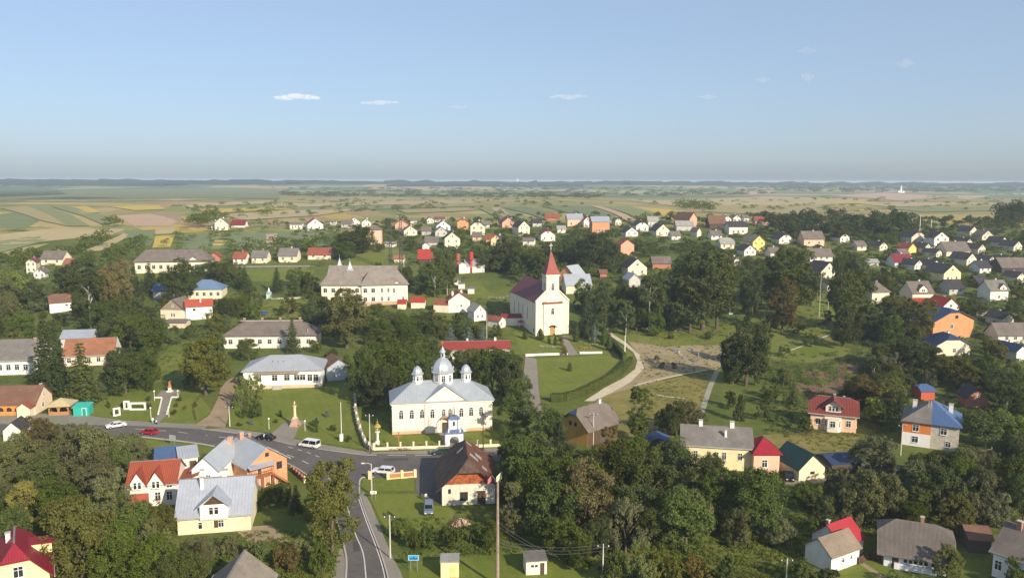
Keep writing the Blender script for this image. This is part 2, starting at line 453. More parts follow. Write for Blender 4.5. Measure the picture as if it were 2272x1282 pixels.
def sheet(name, px, mat, z=.03, step=None, world=None, kind='structure', parent=None):
    pts = world if world is not None else [P(*q) for q in px]
    bm = bmesh.new()
    f0 = bm.faces.new([bm.verts.new((p[0], p[1], 0)) for p in pts]); f0.normal_update()
    bmesh.ops.triangulate(bm, faces=bm.faces[:])
    x0, x1 = min(p[0] for p in pts), max(p[0] for p in pts); y0, y1 = min(p[1] for p in pts), max(p[1] for p in pts)
    if step is None: step = 5.0 if y1 < 520 else 12.0
    if y1 > 195:
        for k in range(int((y1 - y0) / step)):
            bmesh.ops.bisect_plane(bm, geom=bm.verts[:] + bm.edges[:] + bm.faces[:], plane_co=(0, y0 + (k + 1) * step, 0), plane_no=(0, 1, 0))
        sx = step * (1 if y1 < 420 else 2)
        if y1 > 420:
            for k in range(int((x1 - x0) / sx)):
                bmesh.ops.bisect_plane(bm, geom=bm.verts[:] + bm.edges[:] + bm.faces[:], plane_co=(x0 + (k + 1) * sx, 0, 0), plane_no=(1, 0, 0))
    for v in bm.verts: v.co.z = H(v.co.x, v.co.y) + z
    bmesh.ops.recalc_face_normals(bm, faces=bm.faces[:])
    if bm.faces and sum(f.normal.z for f in bm.faces) < 0: bmesh.ops.reverse_faces(bm, faces=bm.faces[:])
    me = bpy.data.meshes.new(name); bm.to_mesh(me); bm.free(); me.materials.append(mat)
    o = link(bpy.data.objects.new(name, me), parent)
    if kind: o['kind'] = kind
    return o
def smooth(pts, n=6):
    pts = [Vector(p) for p in pts]; out = []
    for i in range(len(pts) - 1):
        a, b, c, d = pts[max(i - 1, 0)], pts[i], pts[i + 1], pts[min(i + 2, len(pts) - 1)]
        for k in range(n):
            t = k / n
            out.append(.5 * ((2 * b) + (c - a) * t + (2 * a - 5 * b + 4 * c - d) * t * t + (3 * b - a - 3 * c + d) * t ** 3))
    out.append(pts[-1]); return out
def ribbon(name, px, w, mat, z=.04, t=0.0, world=None, kind='structure', parent=None, n=5, dash=None):
    pts = [Vector(p) for p in (world if world is not None else [P(*q) for q in px])]
    pts = smooth(pts, n) if len(pts) > 2 and n > 1 else pts
    if dash:
        L = [0.]
        for a, b in zip(pts, pts[1:]): L.append(L[-1] + (b - a).length)
        def at(s):
            for i in range(len(L) - 1):
                if L[i + 1] >= s: return pts[i].lerp(pts[i + 1], (s - L[i]) / max(1e-6, L[i + 1] - L[i]))
            return pts[-1]
        segs = []; s = 0.
        while s < L[-1]:
            segs.append([at(s), at(min(s + dash[0], L[-1]))]); s += dash[0] + dash[1]
    else: segs = [pts]
    mb = MB()
    for sg in segs:
        Lf, Rt = [], []
        for i, p in enumerate(sg):
            d = sg[min(i + 1, len(sg) - 1)] - sg[max(i - 1, 0)]; d.z = 0
            if d.length < 1e-6: continue
            nrm = Vector((-d.y, d.x, 0)).normalized() * w / 2
            for arr, q in ((Lf, p + nrm), (Rt, p - nrm)): arr.append(Vector((q.x, q.y, H(q.x, q.y) + z + t)))
        for i in range(len(Lf) - 1):
            top = [Rt[i], Rt[i + 1], Lf[i + 1], Lf[i]]
            if t > 0: mb.slab(top, t + .1)
            else: mb.poly(top)
    o = mb.build(name, mat, parent)
    if kind: o['kind'] = kind
    return o

ROAD_PX = [(-150, 938), (0, 941), (276, 944), (450, 952), (560, 966), (657, 988), (790, 1007), (950, 1008), (1110, 1001), (1250, 1004), (1450, 1018), (1730, 1012), (1850, 1018), (2050, 1042),
           (2050, 1060), (1850, 1038), (1730, 1034), (1450, 1040), (1250, 1026), (1110, 1022), (1000, 1032), (985, 1122), (938, 1100), (922, 1092), (922, 1060), (806, 1059), (799, 1064), (798, 1100), (814, 1148), (841, 1217), (857, 1266), (862, 1300),
           (766, 1300), (769, 1247), (763, 1210), (752, 1170), (735, 1130), (715, 1097), (700, 1071), (667, 1044), (638, 1028), (475, 989), (427, 981), (315, 968), (0, 962), (-150, 960)]
road = sheet('road', ROAD_PX, ASPHALT, .03)
ribbon('centre_line', [(300, 951), (385, 957), (477, 968), (552, 978), (615, 1000), (667, 1020), (705, 1040), (735, 1066)], .18, WHITEPAINT, .036, parent=road, dash=(2.6, 3.2))
ribbon('turning_line', [(640, 991), (684, 1004), (715, 1016)], .18, WHITEPAINT, .036, parent=road, dash=(1.5, 1.6))
ribbon('edge_line', [(600, 973.5), (649, 982), (710, 993), (750, 999.5), (800, 1007.5), (860, 1009)], .28, WHITEPAINT, .036, parent=road, dash=(1.9, 2.6))
ribbon('edge_line', [(860, 1009.5), (905, 1009.5), (952, 1009.5), (1040, 1006)], .2, WHITEPAINT, .036, parent=road, dash=(4, 2))
ribbon('centre_line', [(770, 1120), (787, 1180), (806, 1228), (813, 1296)], .16, WHITEPAINT, .036, parent=road)
ribbon('edge_line', [(796, 1106), (810, 1148), (836, 1217), (850, 1262), (856, 1296)], .15, WHITEPAINT, .036, parent=road)
ribbon('kerb', [(798, 1100), (814, 1148), (841, 1217), (857, 1266), (864, 1298)], .22, CONC, .0, .16)
ribbon('kerb', [(315, 969), (427, 982), (475, 990)], .35, CONC, .0, .16)
ribbon('kerb', [(638, 1028), (667, 1044), (700, 1071), (715, 1097), (735, 1130), (752, 1170), (763, 1210), (769, 1247), (766, 1298)], .3, CONC, .0, .15)
ribbon('kerb', [(798, 1100), (797.5, 1074), (800, 1063), (808, 1058.5), (830, 1058.5)], .28, CONC, .0, .15)
ribbon('kerb', [(450, 952), (560, 966), (657, 988), (790, 1007), (832, 1009)], .14, CONC, .0, .12)
sheet('pavement', [(499, 949), (600, 962), (690, 981), (800, 1000), (826, 1003), (1110, 993), (1110, 1000.5), (950, 1007.5), (790, 1006.5), (657, 987.5), (560, 965.5), (452, 952)], PAVING, .045)
sheet('verge', [(-150, 912), (0, 914), (110, 919), (200, 922), (276, 932), (435, 941), (460, 945), (452, 952), (276, 943.5), (0, 940.5), (-150, 937)], GRAVEL, .04)
sheet('pavement', [(800, 1098), (806, 1089), (822, 1116), (851, 1188), (870, 1233), (889, 1268), (900, 1300), (866, 1300), (859, 1266), (843, 1217), (816, 1148)], PAVING, .05)
sheet('pavement', [(753, 1217), (761, 1217), (767, 1247), (764, 1300), (736, 1300), (744, 1250)], PAVING, .05)
sheet('driveway', [(433, 943), (465, 920), (483, 885), (489, 862), (503, 845), (520, 836), (545, 832), (524, 860), (516, 880), (509, 905), (505, 930), (499, 949), (460, 945)], DIRT, .06)
sheet('plaza', [(626, 941), (640, 934), (668, 932), (679, 936), (663, 948), (652, 974), (655, 979), (602, 962)], PAVING, .075)
PATCH = earth_mat('asphalt_repair', (.075, .072, .072), (.09, .086, .084), .3, .8, .9, 1.4)
for q in ([(742, 1022), (772, 1024), (766, 1034), (738, 1031)], [(850, 1016), (905, 1015), (906, 1021), (852, 1023)], [(410, 958), (446, 962), (444, 967), (406, 963)], [(782, 1195), (797, 1194), (800, 1222), (784, 1224)], [(560, 978), (590, 985), (584, 989), (556, 982)]):
    sheet('asphalt_patch', q, PATCH, .0335, parent=road, kind=None)
# statue terrace and path
sheet('terrace', [(358, 867), (401, 866), (396, 882), (344, 883)], PAVING, .10)
sheet('statue_path', [(359, 883), (380, 882), (370, 920), (350, 941), (336, 941), (350, 921)], PAVING, .085)
ribbon('path_edging', [(359.5, 883), (351, 920)], .35, WHITE, 0, .3, n=1)
ribbon('path_edging', [(381, 882), (370, 920)], .35, WHITE, 0, .3, n=1)
ribbon('terrace_edging', [(344, 883), (359, 883)], .35, WHITE, 0, .35, n=1)
ribbon('terrace_edging', [(381, 882), (396, 882)], .35, WHITE, 0, .35, n=1)
LAWNS = [[(505, 948), (515, 900), (545, 862), (720, 858), (780, 860), (785, 905), (800, 960), (806, 996), (690, 979), (600, 960)],
         [(190, 920), (232, 882), (330, 862), (440, 872), (470, 912), (433, 941), (276, 931), (200, 921)],
         [(790, 905), (860, 942), (868, 967), (1095, 957), (1114, 960), (1114, 990), (832, 998), (806, 985)],
         [(806, 1060), (918, 1061), (920, 1089), (812, 1090), (802, 1076)],
         [(812, 1095), (925, 1096), (960, 1120), (1010, 1130), (1000, 1165), (900, 1185), (858, 1185), (826, 1116)],
         [(905, 1250), (1000, 1235), (1230, 1212), (1330, 1235), (1330, 1300), (908, 1300)],
         [(320, 975), (470, 992), (490, 1003), (420, 1008), (330, 1012), (308, 995)]]
for q in LAWNS: sheet('lawn', q, LAWN, .05)
sheet('lawn', [(1189, 797), (1270, 792), (1337, 786), (1378, 796), (1330, 826), (1243, 872), (1199, 878)], LAWN, .06)
sheet('lawn', [(1140, 735), (1190, 748), (1236, 747), (1262, 788), (1166, 790), (1150, 770)], LAWN, .05)
sheet('lawn', [(1256, 745), (1340, 735), (1352, 750), (1405, 785), (1400, 815), (1291, 880), (1225, 890), (1199, 880), (1243, 873), (1378, 797), (1337, 785), (1285, 786)], MEADOW, .05)
sheet('church_path', [(1240, 747), (1255, 745), (1285, 787), (1263, 789)], PAVING, .08)
sheet('church_path', [(1166, 791), (1190, 796), (1198, 885), (1205, 930), (1150, 930), (1155, 885)], PAVING, .07)
sheet('church_path', [(968, 956), (1000, 953), (1024, 985), (990, 989)], PAVING, .08)
sheet('sand_track', [(1352, 744), (1381, 763), (1405, 782), (1414, 800), (1409, 819), (1381, 840), (1339, 862), (1296, 890), (1318, 890), (1355, 873), (1400, 847), (1429, 817), (1420, 788), (1392, 762), (1362, 743), (1345, 728), (1338, 730)], SAND, .09)
sheet('bare_clearing', [(1392, 757), (1440, 764), (1480, 770), (1530, 766), (1605, 766), (1616, 800), (1590, 820), (1540, 824), (1400, 862), (1352, 874), (1400, 846), (1430, 816), (1420, 788)], earth_mat('dry_clearing', (.36, .285, .175), (.25, .215, .11), .12, .6), .07)
ribbon('footpath', [(1404, 856), (1480, 838), (1568, 821)], .9, SAND, .11)
ribbon('footpath', [(1592, 822), (1575, 860), (1560, 905), (1548, 940)], 1.5, earth_mat('grey_track', (.36, .34, .27), (.28, .28, .2)), .11)
ribbon('footpath', [(1448, 874), (1480, 880), (1518, 884)], .7, SAND, .11)
ribbon('footpath', [(1735, 784), (1780, 768), (1842, 742)], .6, SAND, .11)
sheet('dry_meadow', [(1303, 893), (1345, 872), (1400, 858), (1560, 826), (1586, 832), (1560, 900), (1530, 960), (1400, 1000), (1345, 965)], DRYGRASS, .05)
sheet('meadow', [(1690, 650), (1830, 636), (1900, 690), (1880, 790), (1790, 806), (1690, 795)], MEADOW, .05)
sheet('meadow', [(1320, 745), (1420, 720), (1620, 720), (1680, 760), (1600, 775), (1420, 768), (1390, 758)], MEADOW, .04)
sheet('meadow', [(700, 1180), (760, 1220), (745, 1300), (560, 1300), (560, 1180)], MEADOW, .045)
sheet('meadow', [(1330, 1235), (1560, 1190), (1800, 1180), (1790, 1300), (1330, 1300)], MEADOW, .045)
sheet('meadow', [(1860, 1255), (1960, 1225), (2000, 1300), (1850, 1300)], MEADOW, .045)
sheet('meadow', [(1690, 965), (1790, 960), (1910, 968), (1900, 1010), (1760, 1008), (1735, 1000)], DRYGRASS, .045)
sheet('meadow', [(2140, 990), (2290, 960), (2290, 1030), (2180, 1040)], MEADOW, .045)
for q in ([(1865, 806), (1925, 810), (1922, 826), (1855, 828)], [(1845, 835), (1880, 828), (1875, 858), (1840, 852)], [(1768, 850), (1880, 858), (1882, 876), (1765, 868)], [(1780, 822), (1840, 826), (1836, 840), (1775, 838)]):
    sheet('vegetable_plot', q, SOIL, .06)
sheet('bare_ground', [(515, 1170), (600, 1165), (640, 1200), (560, 1210)], DIRT, .055)
ribbon('footpath', [(1912, 1250), (1935, 1265), (1965, 1285), (1990, 1300)], 1.0, DIRT, .06)
sheet('farmyard', [(1735, 1015), (1850, 1020), (1850, 1070), (1740, 1075)], PAVING, .045)
sheet('village_road', [(520, 590), (690, 589), (700, 592), (520, 594)], PAVING, .06)
sheet('meadow', [(540, 595), (700, 593), (690, 625), (560, 625)], MEADOW, .05)
sheet('meadow', [(770, 560), (880, 548), (905, 585), (860, 600), (780, 600)], MEADOW, .05)
sheet('meadow', [(590, 660), (690, 662), (690, 712), (560, 700)], MEADOW, .05)
sheet('meadow', [(930, 640), (1060, 625), (1100, 660), (950, 680)], MEADOW, .05)
sheet('meadow', [(340, 790), (400, 755), (450, 760), (430, 830), (345, 850)], MEADOW, .05)

# ------------------------------------------------------------------ far fields laid as sheets
def field_mat(c):
    key = ('field', c)
    if key in _MC: return _MC[key]
    _MC[key] = earth_mat('field_soil', c, sc(c, .86), .03, .8, .95, .3); return _MC[key]
TAN, TAN2, YEL, GRN, GRN2, BRN, PNK = (.42, .345, .19), (.34, .29, .14), (.50, .38, .09), (.175, .21, .10), (.225, .245, .11), (.32, .24, .15), (.46, .33, .23)
for q, c in [([(0, 476), (40, 470), (88, 490), (60, 506), (0, 508)], GRN), ([(0, 462), (60, 458), (130, 490), (150, 503), (90, 490)], TAN2), ([(60, 458), (110, 458), (200, 503), (150, 503)], GRN2), ([(115, 478), (135, 478), (192, 503), (165, 504)], BRN),
             ([(110, 458), (160, 457), (260, 495), (230, 500)], GRN2), ([(150, 460), (190, 458), (225, 472), (180, 474)], YEL), ([(240, 459), (350, 456), (370, 465), (300, 468)], YEL), ([(240, 480), (330, 474), (395, 490), (380, 502), (300, 502)], PNK), ([(330, 474), (370, 470), (410, 486), (398, 492)], BRN),
             ([(345, 524), (388, 522), (378, 548), (338, 550)], YEL), ([(348, 508), (388, 504), (388, 518), (345, 520)], TAN), ([(0, 520), (120, 508), (280, 508), (250, 520), (60, 540), (0, 545)], TAN), ([(0, 535), (90, 522), (150, 520), (60, 545), (0, 560)], GRN2), ([(0, 562), (70, 545), (110, 540), (30, 570)], TAN2), ([(180, 560), (260, 525), (290, 510), (300, 515), (235, 555)], TAN),
             ([(405, 520), (600, 514), (740, 514), (735, 545), (560, 555), (405, 552)], GRN), ([(590, 520), (615, 518), (612, 552), (592, 554)], PNK), ([(470, 518), (508, 516), (505, 548), (472, 550)], YEL), ([(275, 512), (345, 510), (335, 545), (285, 548)], GRN),
             ([(480, 478), (640, 468), (820, 462), (700, 480), (540, 490)], TAN), ([(500, 484), (700, 470), (700, 478), (520, 492)], YEL), ([(410, 455), (600, 446), (610, 452), (420, 462)], TAN),
             ([(600, 452), (860, 446), (1060, 446), (1060, 450), (820, 456), (610, 461)], TAN), ([(640, 461), (860, 457), (1060, 453), (1060, 459), (880, 464), (660, 467)], GRN2), ([(880, 465), (1060, 460), (1050, 468), (900, 474)], TAN2), ([(430, 466), (600, 461), (640, 465), (480, 474)], YEL), ([(1500, 448), (1900, 446), (1960, 450), (1560, 453)], YEL), ([(1900, 452), (2200, 450), (2280, 456), (1980, 460)], TAN), ([(1950, 462), (2280, 459), (2280, 468), (2050, 472)], GRN2), ([(1060, 462), (1110, 460), (1200, 500), (1120, 500)], GRN2), ([(1090, 462), (1110, 461), (1140, 488), (1120, 490)], PNK), ([(1110, 460), (1160, 458), (1250, 480), (1210, 490)], GRN), ([(1200, 458), (1300, 458), (1380, 492), (1280, 480)], GRN), ([(1310, 458), (1330, 458), (1410, 490), (1390, 492)], PNK), ([(1330, 458), (1400, 458), (1490, 492), (1420, 490)], GRN2), ([(1400, 460), (1520, 468), (1540, 488), (1490, 490)], YEL),
             ([(1390, 445), (1700, 436), (2000, 446), (1800, 456), (1500, 458)], TAN), ([(1640, 424), (1700, 418), (1720, 428), (1650, 434)], PNK), ([(1840, 434), (1960, 428), (2120, 436), (2000, 446)], PNK), ([(1560, 456), (1800, 452), (1900, 466), (1700, 478), (1560, 470)], TAN2), ([(2050, 434), (2200, 434), (2150, 444)], TAN),
             ([(0, 430), (180, 423), (500, 416), (620, 420), (620, 440), (400, 446), (0, 447)], (.185, .20, .088)), ([(0, 424), (130, 423), (152, 432), (0, 438)], (.10, .12, .06)), ([(150, 437), (420, 439), (620, 440), (620, 444), (0, 443.5)], (.12, .145, .07)), ([(0, 444.5), (400, 442), (560, 443.5), (400, 446), (0, 447.5)], TAN), ([(230, 412), (480, 411.5), (470, 414), (240, 415)], (.13, .155, .075)), ([(640, 430), (900, 428), (980, 432), (700, 436)], (.16, .17, .08)), ([(590, 413.5), (830, 412.5), (830, 415), (600, 416)], TAN), ([(700, 440), (900, 438), (960, 444), (760, 450)], TAN2), ([(900, 452), (1060, 448), (1060, 456), (920, 460)], TAN2)]:
    sheet('field', q, field_mat(c), .12 if min(v[1] for v in q) > 462 else .5)

# ------------------------------------------------------------------ haze
def haze_box():
    n = NT('haze_air'); n.n.remove(n.b)
    v = n.new('ShaderNodeVolumePrincipled'); v.inputs['Color'].default_value = (.66, .80, 1.0, 1); v.inputs['Density'].default_value = HAZE_DENSITY
    v.inputs['Anisotropy'].default_value = .1; v.inputs['Density Attribute'].default_value = ''
    n.t.links.new(v.outputs[0], n.out.inputs['Volume'])
    o = MB().box(-48000, 48000, -2000, 48000, -4, 64.0).build('haze', n.mat)
    o['kind'] = 'stuff'; o['label'] = 'thin bluish haze lying over the valley'
haze_box()

# ------------------------------------------------------------------ clouds
def clouds():
    n = NT('cloud_vapour'); n.n.remove(n.b)
    v = n.new('ShaderNodeVolumeScatter'); v.inputs['Color'].default_value = (1, .92, .92, 1); v.inputs['Density'].default_value = .0034; v.inputs['Anisotropy'].default_value = -.35
    n.t.links.new(v.outputs[0], n.out.inputs['Volume'])
    specs = [(660, 216, 128, 17, 'bright elongated cloud, biggest of the low row', 1), (842, 228, 110, 11, 'flat cloud streak beside the biggest low cloud', .6), (1018, 238, 50, 8, 'faint small cloud between two longer streaks', .4), (1262, 215, 110, 12, 'faint flat cloud above the red church spire', .5), (1570, 216, 60, 8, 'thin small cloud streak low over the eastern fields', .6),
             (1692, 178, 46, 12, 'small pale cloud under the highest one', .6), (1792, 172, 36, 20, 'small bright puffy cloud below the highest one', 1), (1790, 114, 48, 16, 'faint pinkish cloud, highest of all in the sky', .45), (2010, 143, 54, 15, 'small pinkish cloud standing alone farthest east', .6)]
    for (px, py, w, h_, lab, k) in specs:
        D = 9000.0
        c = Vector((0, 0, CAM_Z)) + ray(px, py) * D
        bm = bmesh.new(); 
        for j in range(5):
            t = (j - 2) / 2.0
            r0 = (1 - .55 * abs(t)) * random.uniform(.8, 1.1)
            m = Matrix.Translation((t * .62 + random.uniform(-.06, .06), random.uniform(-.3, .3), random.uniform(-.1, .2))) @ Matrix.Diagonal((.42 * r0, .5, .75 * r0 * random.uniform(.7, 1.2), 1))
            bmesh.ops.create_icosphere(bm, subdivisions=3, radius=1, matrix=m)
        me = bpy.data.meshes.new('cloud'); bm.to_mesh(me); bm.free(); me.materials.append(n.mat)
        o = link(bpy.data.objects.new('cloud', me)); o.location = c
        o.scale = (w / 2 * D / F, w / 2 * D / F * .55 * k, h_ * .8 * D / F)
        o['label'] = lab; o['category'] = 'cloud'; o['group'] = 'small clouds over the horizon'
clouds()
# ------------------------------------------------------------------ building kit
PROTECT = []      # photo rectangles of what must stay in view, with its distance
FOOT = []         # footprints, to keep trees out of houses
LANDMARKS = []    # (phrase, px, py)
FAR_HOUSES = []
def frame_pane(w, h, style):
    key = ('win', round(w, 2), round(h, 2), style)
    if key in _MC: return _MC[key]
    f, t, pr = MB(), .09 if style != 'bare' else .05, .06
    for b in ((-w / 2 - t, w / 2 + t, -t, 0), (-w / 2 - t, w / 2 + t, h, h + t), (-w / 2 - t, -w / 2, 0, h), (w / 2, w / 2 + t, 0, h)):
        f.box(b[0], b[1], -pr, 0.02, b[2], b[3])
    if style in ('std', 'arch', 'brown'):
        if w > .65: f.box(-.035, .035, -pr + .012, 0.018, 0, h)
        if w > 1.7:
            for q in (-w / 3.2, w / 3.2): f.box(q - .035, q + .035, -pr + .012, 0.018, 0, h)
        f.box(-w / 2, w / 2, -pr + .016, 0.016, h * .66, h * .66 + .06)
    if style == 'std': f.box(-w / 2 - t - .06, w / 2 + t + .06, -.16, .015, -t - .06, -t - .004)
    p = MB()
    if style == 'arch':
        n = 10; pts = [(w / 2, -.02, h)] + [(w / 2 * math.cos(math.pi * k / n), -.02, h + w / 2 * math.sin(math.pi * k / n)) for k in range(1, n)] + [(-w / 2, -.02, h)]
        p.poly([(-w / 2, -.02, 0), (w / 2, -.02, 0)] + pts)
        for k in range(n):
            a0, a1 = math.pi * k / n, math.pi * (k + 1) / n
            q = lambda rr, a: (rr * math.cos(a), -pr, h + t + rr * math.sin(a))
            f.slab([q(w / 2, a0), q(w / 2 + t, a0), q(w / 2 + t, a1), q(w / 2, a1)], .001)
            i = len(f.v) - 8
            for j in range(4): f.v[i + 4 + j] = (f.v[i + j][0], .02, f.v[i + j][2])
    else: p.poly([(-w / 2, -.02, 0), (w / 2, -.02, 0), (w / 2, -.02, h), (-w / 2, -.02, h)])
    fm = {'bare': IRON, 'brown': WOODD}.get(style, FRAMEW)
    _MC[key] = (f.mesh('window', fm), p.mesh('pane', GLASS)); return _MC[key]
def combo_win(w, h, style):
    key = ('cw', round(w, 2), round(h, 2), style)
    if key not in _MC:
        fm, pm = frame_pane(w, h, style); bm = bmesh.new(); bm.from_mesh(fm); n = len(bm.faces); bm.from_mesh(pm); bm.faces.ensure_lookup_table()
        for f in bm.faces[n:]: f.material_index = 1
        me = bpy.data.meshes.new('window'); bm.to_mesh(me); bm.free(); me.materials.append(fm.materials[0]); me.materials.append(GLASS); _MC[key] = me
    return _MC[key]
GUTTER = flat((.42, .41, .39), .6, .2, .3, .15)
RIDGE = flat((.22, .2, .19), .7, 0, .3, .25)
class Block:
    """One block of a building: walls, roof and openings, all children of root."""
    def __init__(s, root, A, B, d, wh, rise, roof, wallm, roofm, ov=.45, c=.38, drop=1.6, t=.16, fascia=None, z=None, hipf=1.0):
        A, B = Vector(A), Vector(B); s.root = root; s.w = (B - A).xy.length; s.d, s.wh, s.rise, s.roof = d, wh, rise, roof
        s.yaw = math.atan2(B.y - A.y, B.x - A.x); s.ca, s.sa = math.cos(s.yaw), math.sin(s.yaw)
        m = (A + B) / 2
        if z is None:
            pts = [A, B, A + Vector((-s.sa * d, s.ca * d, 0)), B + Vector((-s.sa * d, s.ca * d, 0))]
            z = H(*m.xy) * .6 + .4 * max(H(p.x, p.y) for p in pts)
        s.o = Vector((m.x, m.y, z)) - root.location
        s.c = c; w = s.w; hw = w / 2; zr = wh + rise
        mb = MB()
        def wall(pts): mb.poly(pts, 0)
        zb = -drop
        hi_l = hi_r = fr = bk = None
        base = {'f': [(-hw, 0, zb), (hw, 0, zb), (hw, 0, wh), (-hw, 0, wh)], 'r': [(hw, 0, zb), (hw, d, zb), (hw, d, wh), (hw, 0, wh)],
                'b': [(hw, d, zb), (-hw, d, zb), (-hw, d, wh), (hw, d, wh)], 'l': [(-hw, d, zb), (-hw, 0, zb), (-hw, 0, wh), (-hw, d, wh)]}
        def gab(face, half):
            q = base[face]; a, b = Vector(q[3]), Vector(q[2])
            if half:
                k = 1 - c; e = Vector((0, 0, rise * k)); mid = (a + b) / 2
                base[face] = q[:3] + [tuple(b.lerp(mid, k) + e), tuple(a.lerp(mid, k) + e)] + q[3:]
            else: base[face] = q[:3] + [tuple((a + b) / 2 + Vector((0, 0, rise)))] + q[3:]
        if roof in ('gx', 'halfx'): gab('l', roof == 'halfx'); gab('r', roof == 'halfx')
        if roof in ('gy', 'halfy'): gab('f', roof == 'halfy'); gab('b', roof == 'halfy')
        if roof == 'mono':
            base['r'][2] = (hw, d, zr); base['r'][3] = (hw, 0, zr); base['f'][2] = (hw, 0, zr); base['b'][3] = (hw, d, zr)
        for k in 'frbl': wall(base[k])
        s.walls = mb.build('walls', wallm, root, s.o, s.yaw)
        rb = MB(); mats = roofm if isinstance(roofm, (list, tuple)) else [roofm]
        two = 1 if len(mats) > 1 else 0
        def sl(pts, mi=0): rb.slab([(p[0], p[1], p[2] + t) for p in pts], t, mi)
        if roof in ('gx', 'halfx'):
            k = rise / (d / 2); ze = wh - ov * k; x1 = hw + ov
            if roof == 'gx':
                sl([(-x1, -ov, ze), (x1, -ov, ze), (x1, d / 2, zr), (-x1, d / 2, zr)]); sl([(x1, d + ov, ze), (-x1, d + ov, ze), (-x1, d / 2, zr), (x1, d / 2, zr)])
            else:
                zc = wh + rise * (1 - c); yc = d / 2 * (1 - c); xi = hw - d / 2 * c * .8
                sl([(-x1, -ov, ze), (x1, -ov, ze), (x1, yc, zc), (xi, d / 2, zr), (-xi, d / 2, zr), (-x1, yc, zc)])
                sl([(x1, d + ov, ze), (-x1, d + ov, ze), (-x1, d - yc, zc), (-xi, d / 2, zr), (xi, d / 2, zr), (x1, d - yc, zc)])
                for sg in (1, -1):
                    q = [(sg * x1, yc, zc), (sg * x1, d - yc, zc), (sg * xi, d / 2, zr)]; sl(q if sg > 0 else q[::-1])
        elif roof in ('gy', 'halfy'):
            k = rise / hw; ze = wh - ov * k; y0, y1 = -ov, d + ov
            if roof == 'gy':
                sl([(-hw - ov, y1, ze), (-hw - ov, y0, ze), (0, y0, zr), (0, y1, zr)]); sl([(hw + ov, y0, ze), (hw + ov, y1, ze), (0, y1, zr), (0, y0, zr)], two)
            else:
                zc = wh + rise * (1 - c); xc = hw * c; yi = hw * c * .8
                sl([(-hw - ov, y1, ze), (-hw - ov, y0, ze), (-xc, y0, zc), (0, yi, zr), (0, d - yi, zr), (-xc, y1, zc)])
                sl([(hw + ov, y0, ze), (hw + ov, y1, ze), (xc, y1, zc), (0, d - yi, zr), (0, yi, zr), (xc, y0, zc)], two)
                sl([(-xc, y0, zc), (xc, y0, zc), (0, yi, zr)]); sl([(xc, y1, zc), (-xc, y1, zc), (0, d - yi, zr)])
        elif roof == 'hip':
            x1, y0, y1 = hw + ov, -ov, d + ov; ze = wh
            if w + 1e-3 >= d: r = min(x1 - .15, (d / 2 + ov) * hipf); R0, R1 = (-(x1 - r), d / 2, zr), (x1 - r, d / 2, zr)
            else: r = min(d / 2, (hw + ov) * hipf); R0, R1 = (0, y0 + r, zr), (0, y1 - r, zr)
            e = [(-x1, y0, ze), (x1, y0, ze), (x1, y1, ze), (-x1, y1, ze)]
            if w + 1e-3 >= d: fs = [[e[0], e[1], R1, R0], [e[1], e[2], R1], [e[2], e[3], R0, R1], [e[3], e[0], R0]]
            else: fs = [[e[0], e[1], R0], [e[1], e[2], R1, R0], [e[2], e[3], R1], [e[3], e[0], R0, R1]]
            for i, q in enumerate(fs):
                if two and len(fs[0]) == 3 and i in (0, 2):
                    mid = tuple((Vector(q[0]) + Vector(q[1])) / 2)
                    a_, b_ = (0, 1) if i == 0 else (1, 0)
                    sl([q[0], mid, q[2]], a_); sl([mid, q[1], q[2]], b_)
                else: sl(q, 1 if (two and i == 1) else 0)
            rb.poly([(p[0], p[1], ze) for p in e[::-1]])
        elif roof == 'mono':
            k = rise / w
            sl([(-hw - ov, -ov, wh - ov * k), (hw - .02, -ov, zr), (hw - .02, d + ov, zr), (-hw - ov, d + ov, wh - ov * k)])
        elif roof == 'flat':
            sl([(-hw - ov, -ov, wh), (hw + ov, -ov, wh), (hw + ov, d + ov, wh + rise), (-hw - ov, d + ov, wh + rise)])
        s.roofo = rb.build('roof', mats, root, s.o, s.yaw) if rb.v else None
        if s.roofo and s.root.location.xy.length < 300 and s.root.get('category') == 'house' and not s.root.name.startswith('derelict'):
            tr = MB(); x1 = hw + ov
            if roof in ('gx', 'halfx'):
                xr = x1 if roof == 'gx' else hw - d / 2 * c * .8
                tr.box(-xr, xr, d / 2 - .13, d / 2 + .13, zr + t - .06, zr + t + .07).build('ridge_cap', RIDGE, s.roofo)
                MB().box(-x1, x1, -ov - .1, -ov - .004, ze - .06, ze + t + .02).build('gutter', GUTTER, s.roofo)
            elif roof in ('gy', 'halfy'):
                ya, yb = (-ov, d + ov) if roof == 'gy' else (hw * c * .8, d - hw * c * .8)
                tr.box(-.13, .13, ya, yb, zr + t - .06, zr + t + .07).build('ridge_cap', RIDGE, s.roofo)
                for sg in (-1, 1): MB().box(sg * (hw + ov + .05) - .05, sg * (hw + ov + .05) + .05, -ov, d + ov, ze - .06, ze + t + .02).build('gutter', GUTTER, s.roofo)
        ctr = s.world(0, d / 2, 0); FOOT.append((ctr.x, ctr.y, math.hypot(hw, d / 2) + .6))
    def world(s, x, y, z):
        return s.root.location + s.o + Vector((x * s.ca - y * s.sa, x * s.sa + y * s.ca, z))
    def loc(s, x, y, z): return s.world(x, y, z) - s.root.location
    def face(s, face, u, z, off=0.0):
        hw, d = s.w / 2, s.d
        x, y, a = {'f': (u, -off, 0), 'b': (-u, d + off, math.pi), 'l': (-hw - off, d / 2 - u, -math.pi / 2), 'r': (hw + off, d / 2 + u, math.pi / 2)}[face]
        return s.loc(x, y, z), s.yaw + a
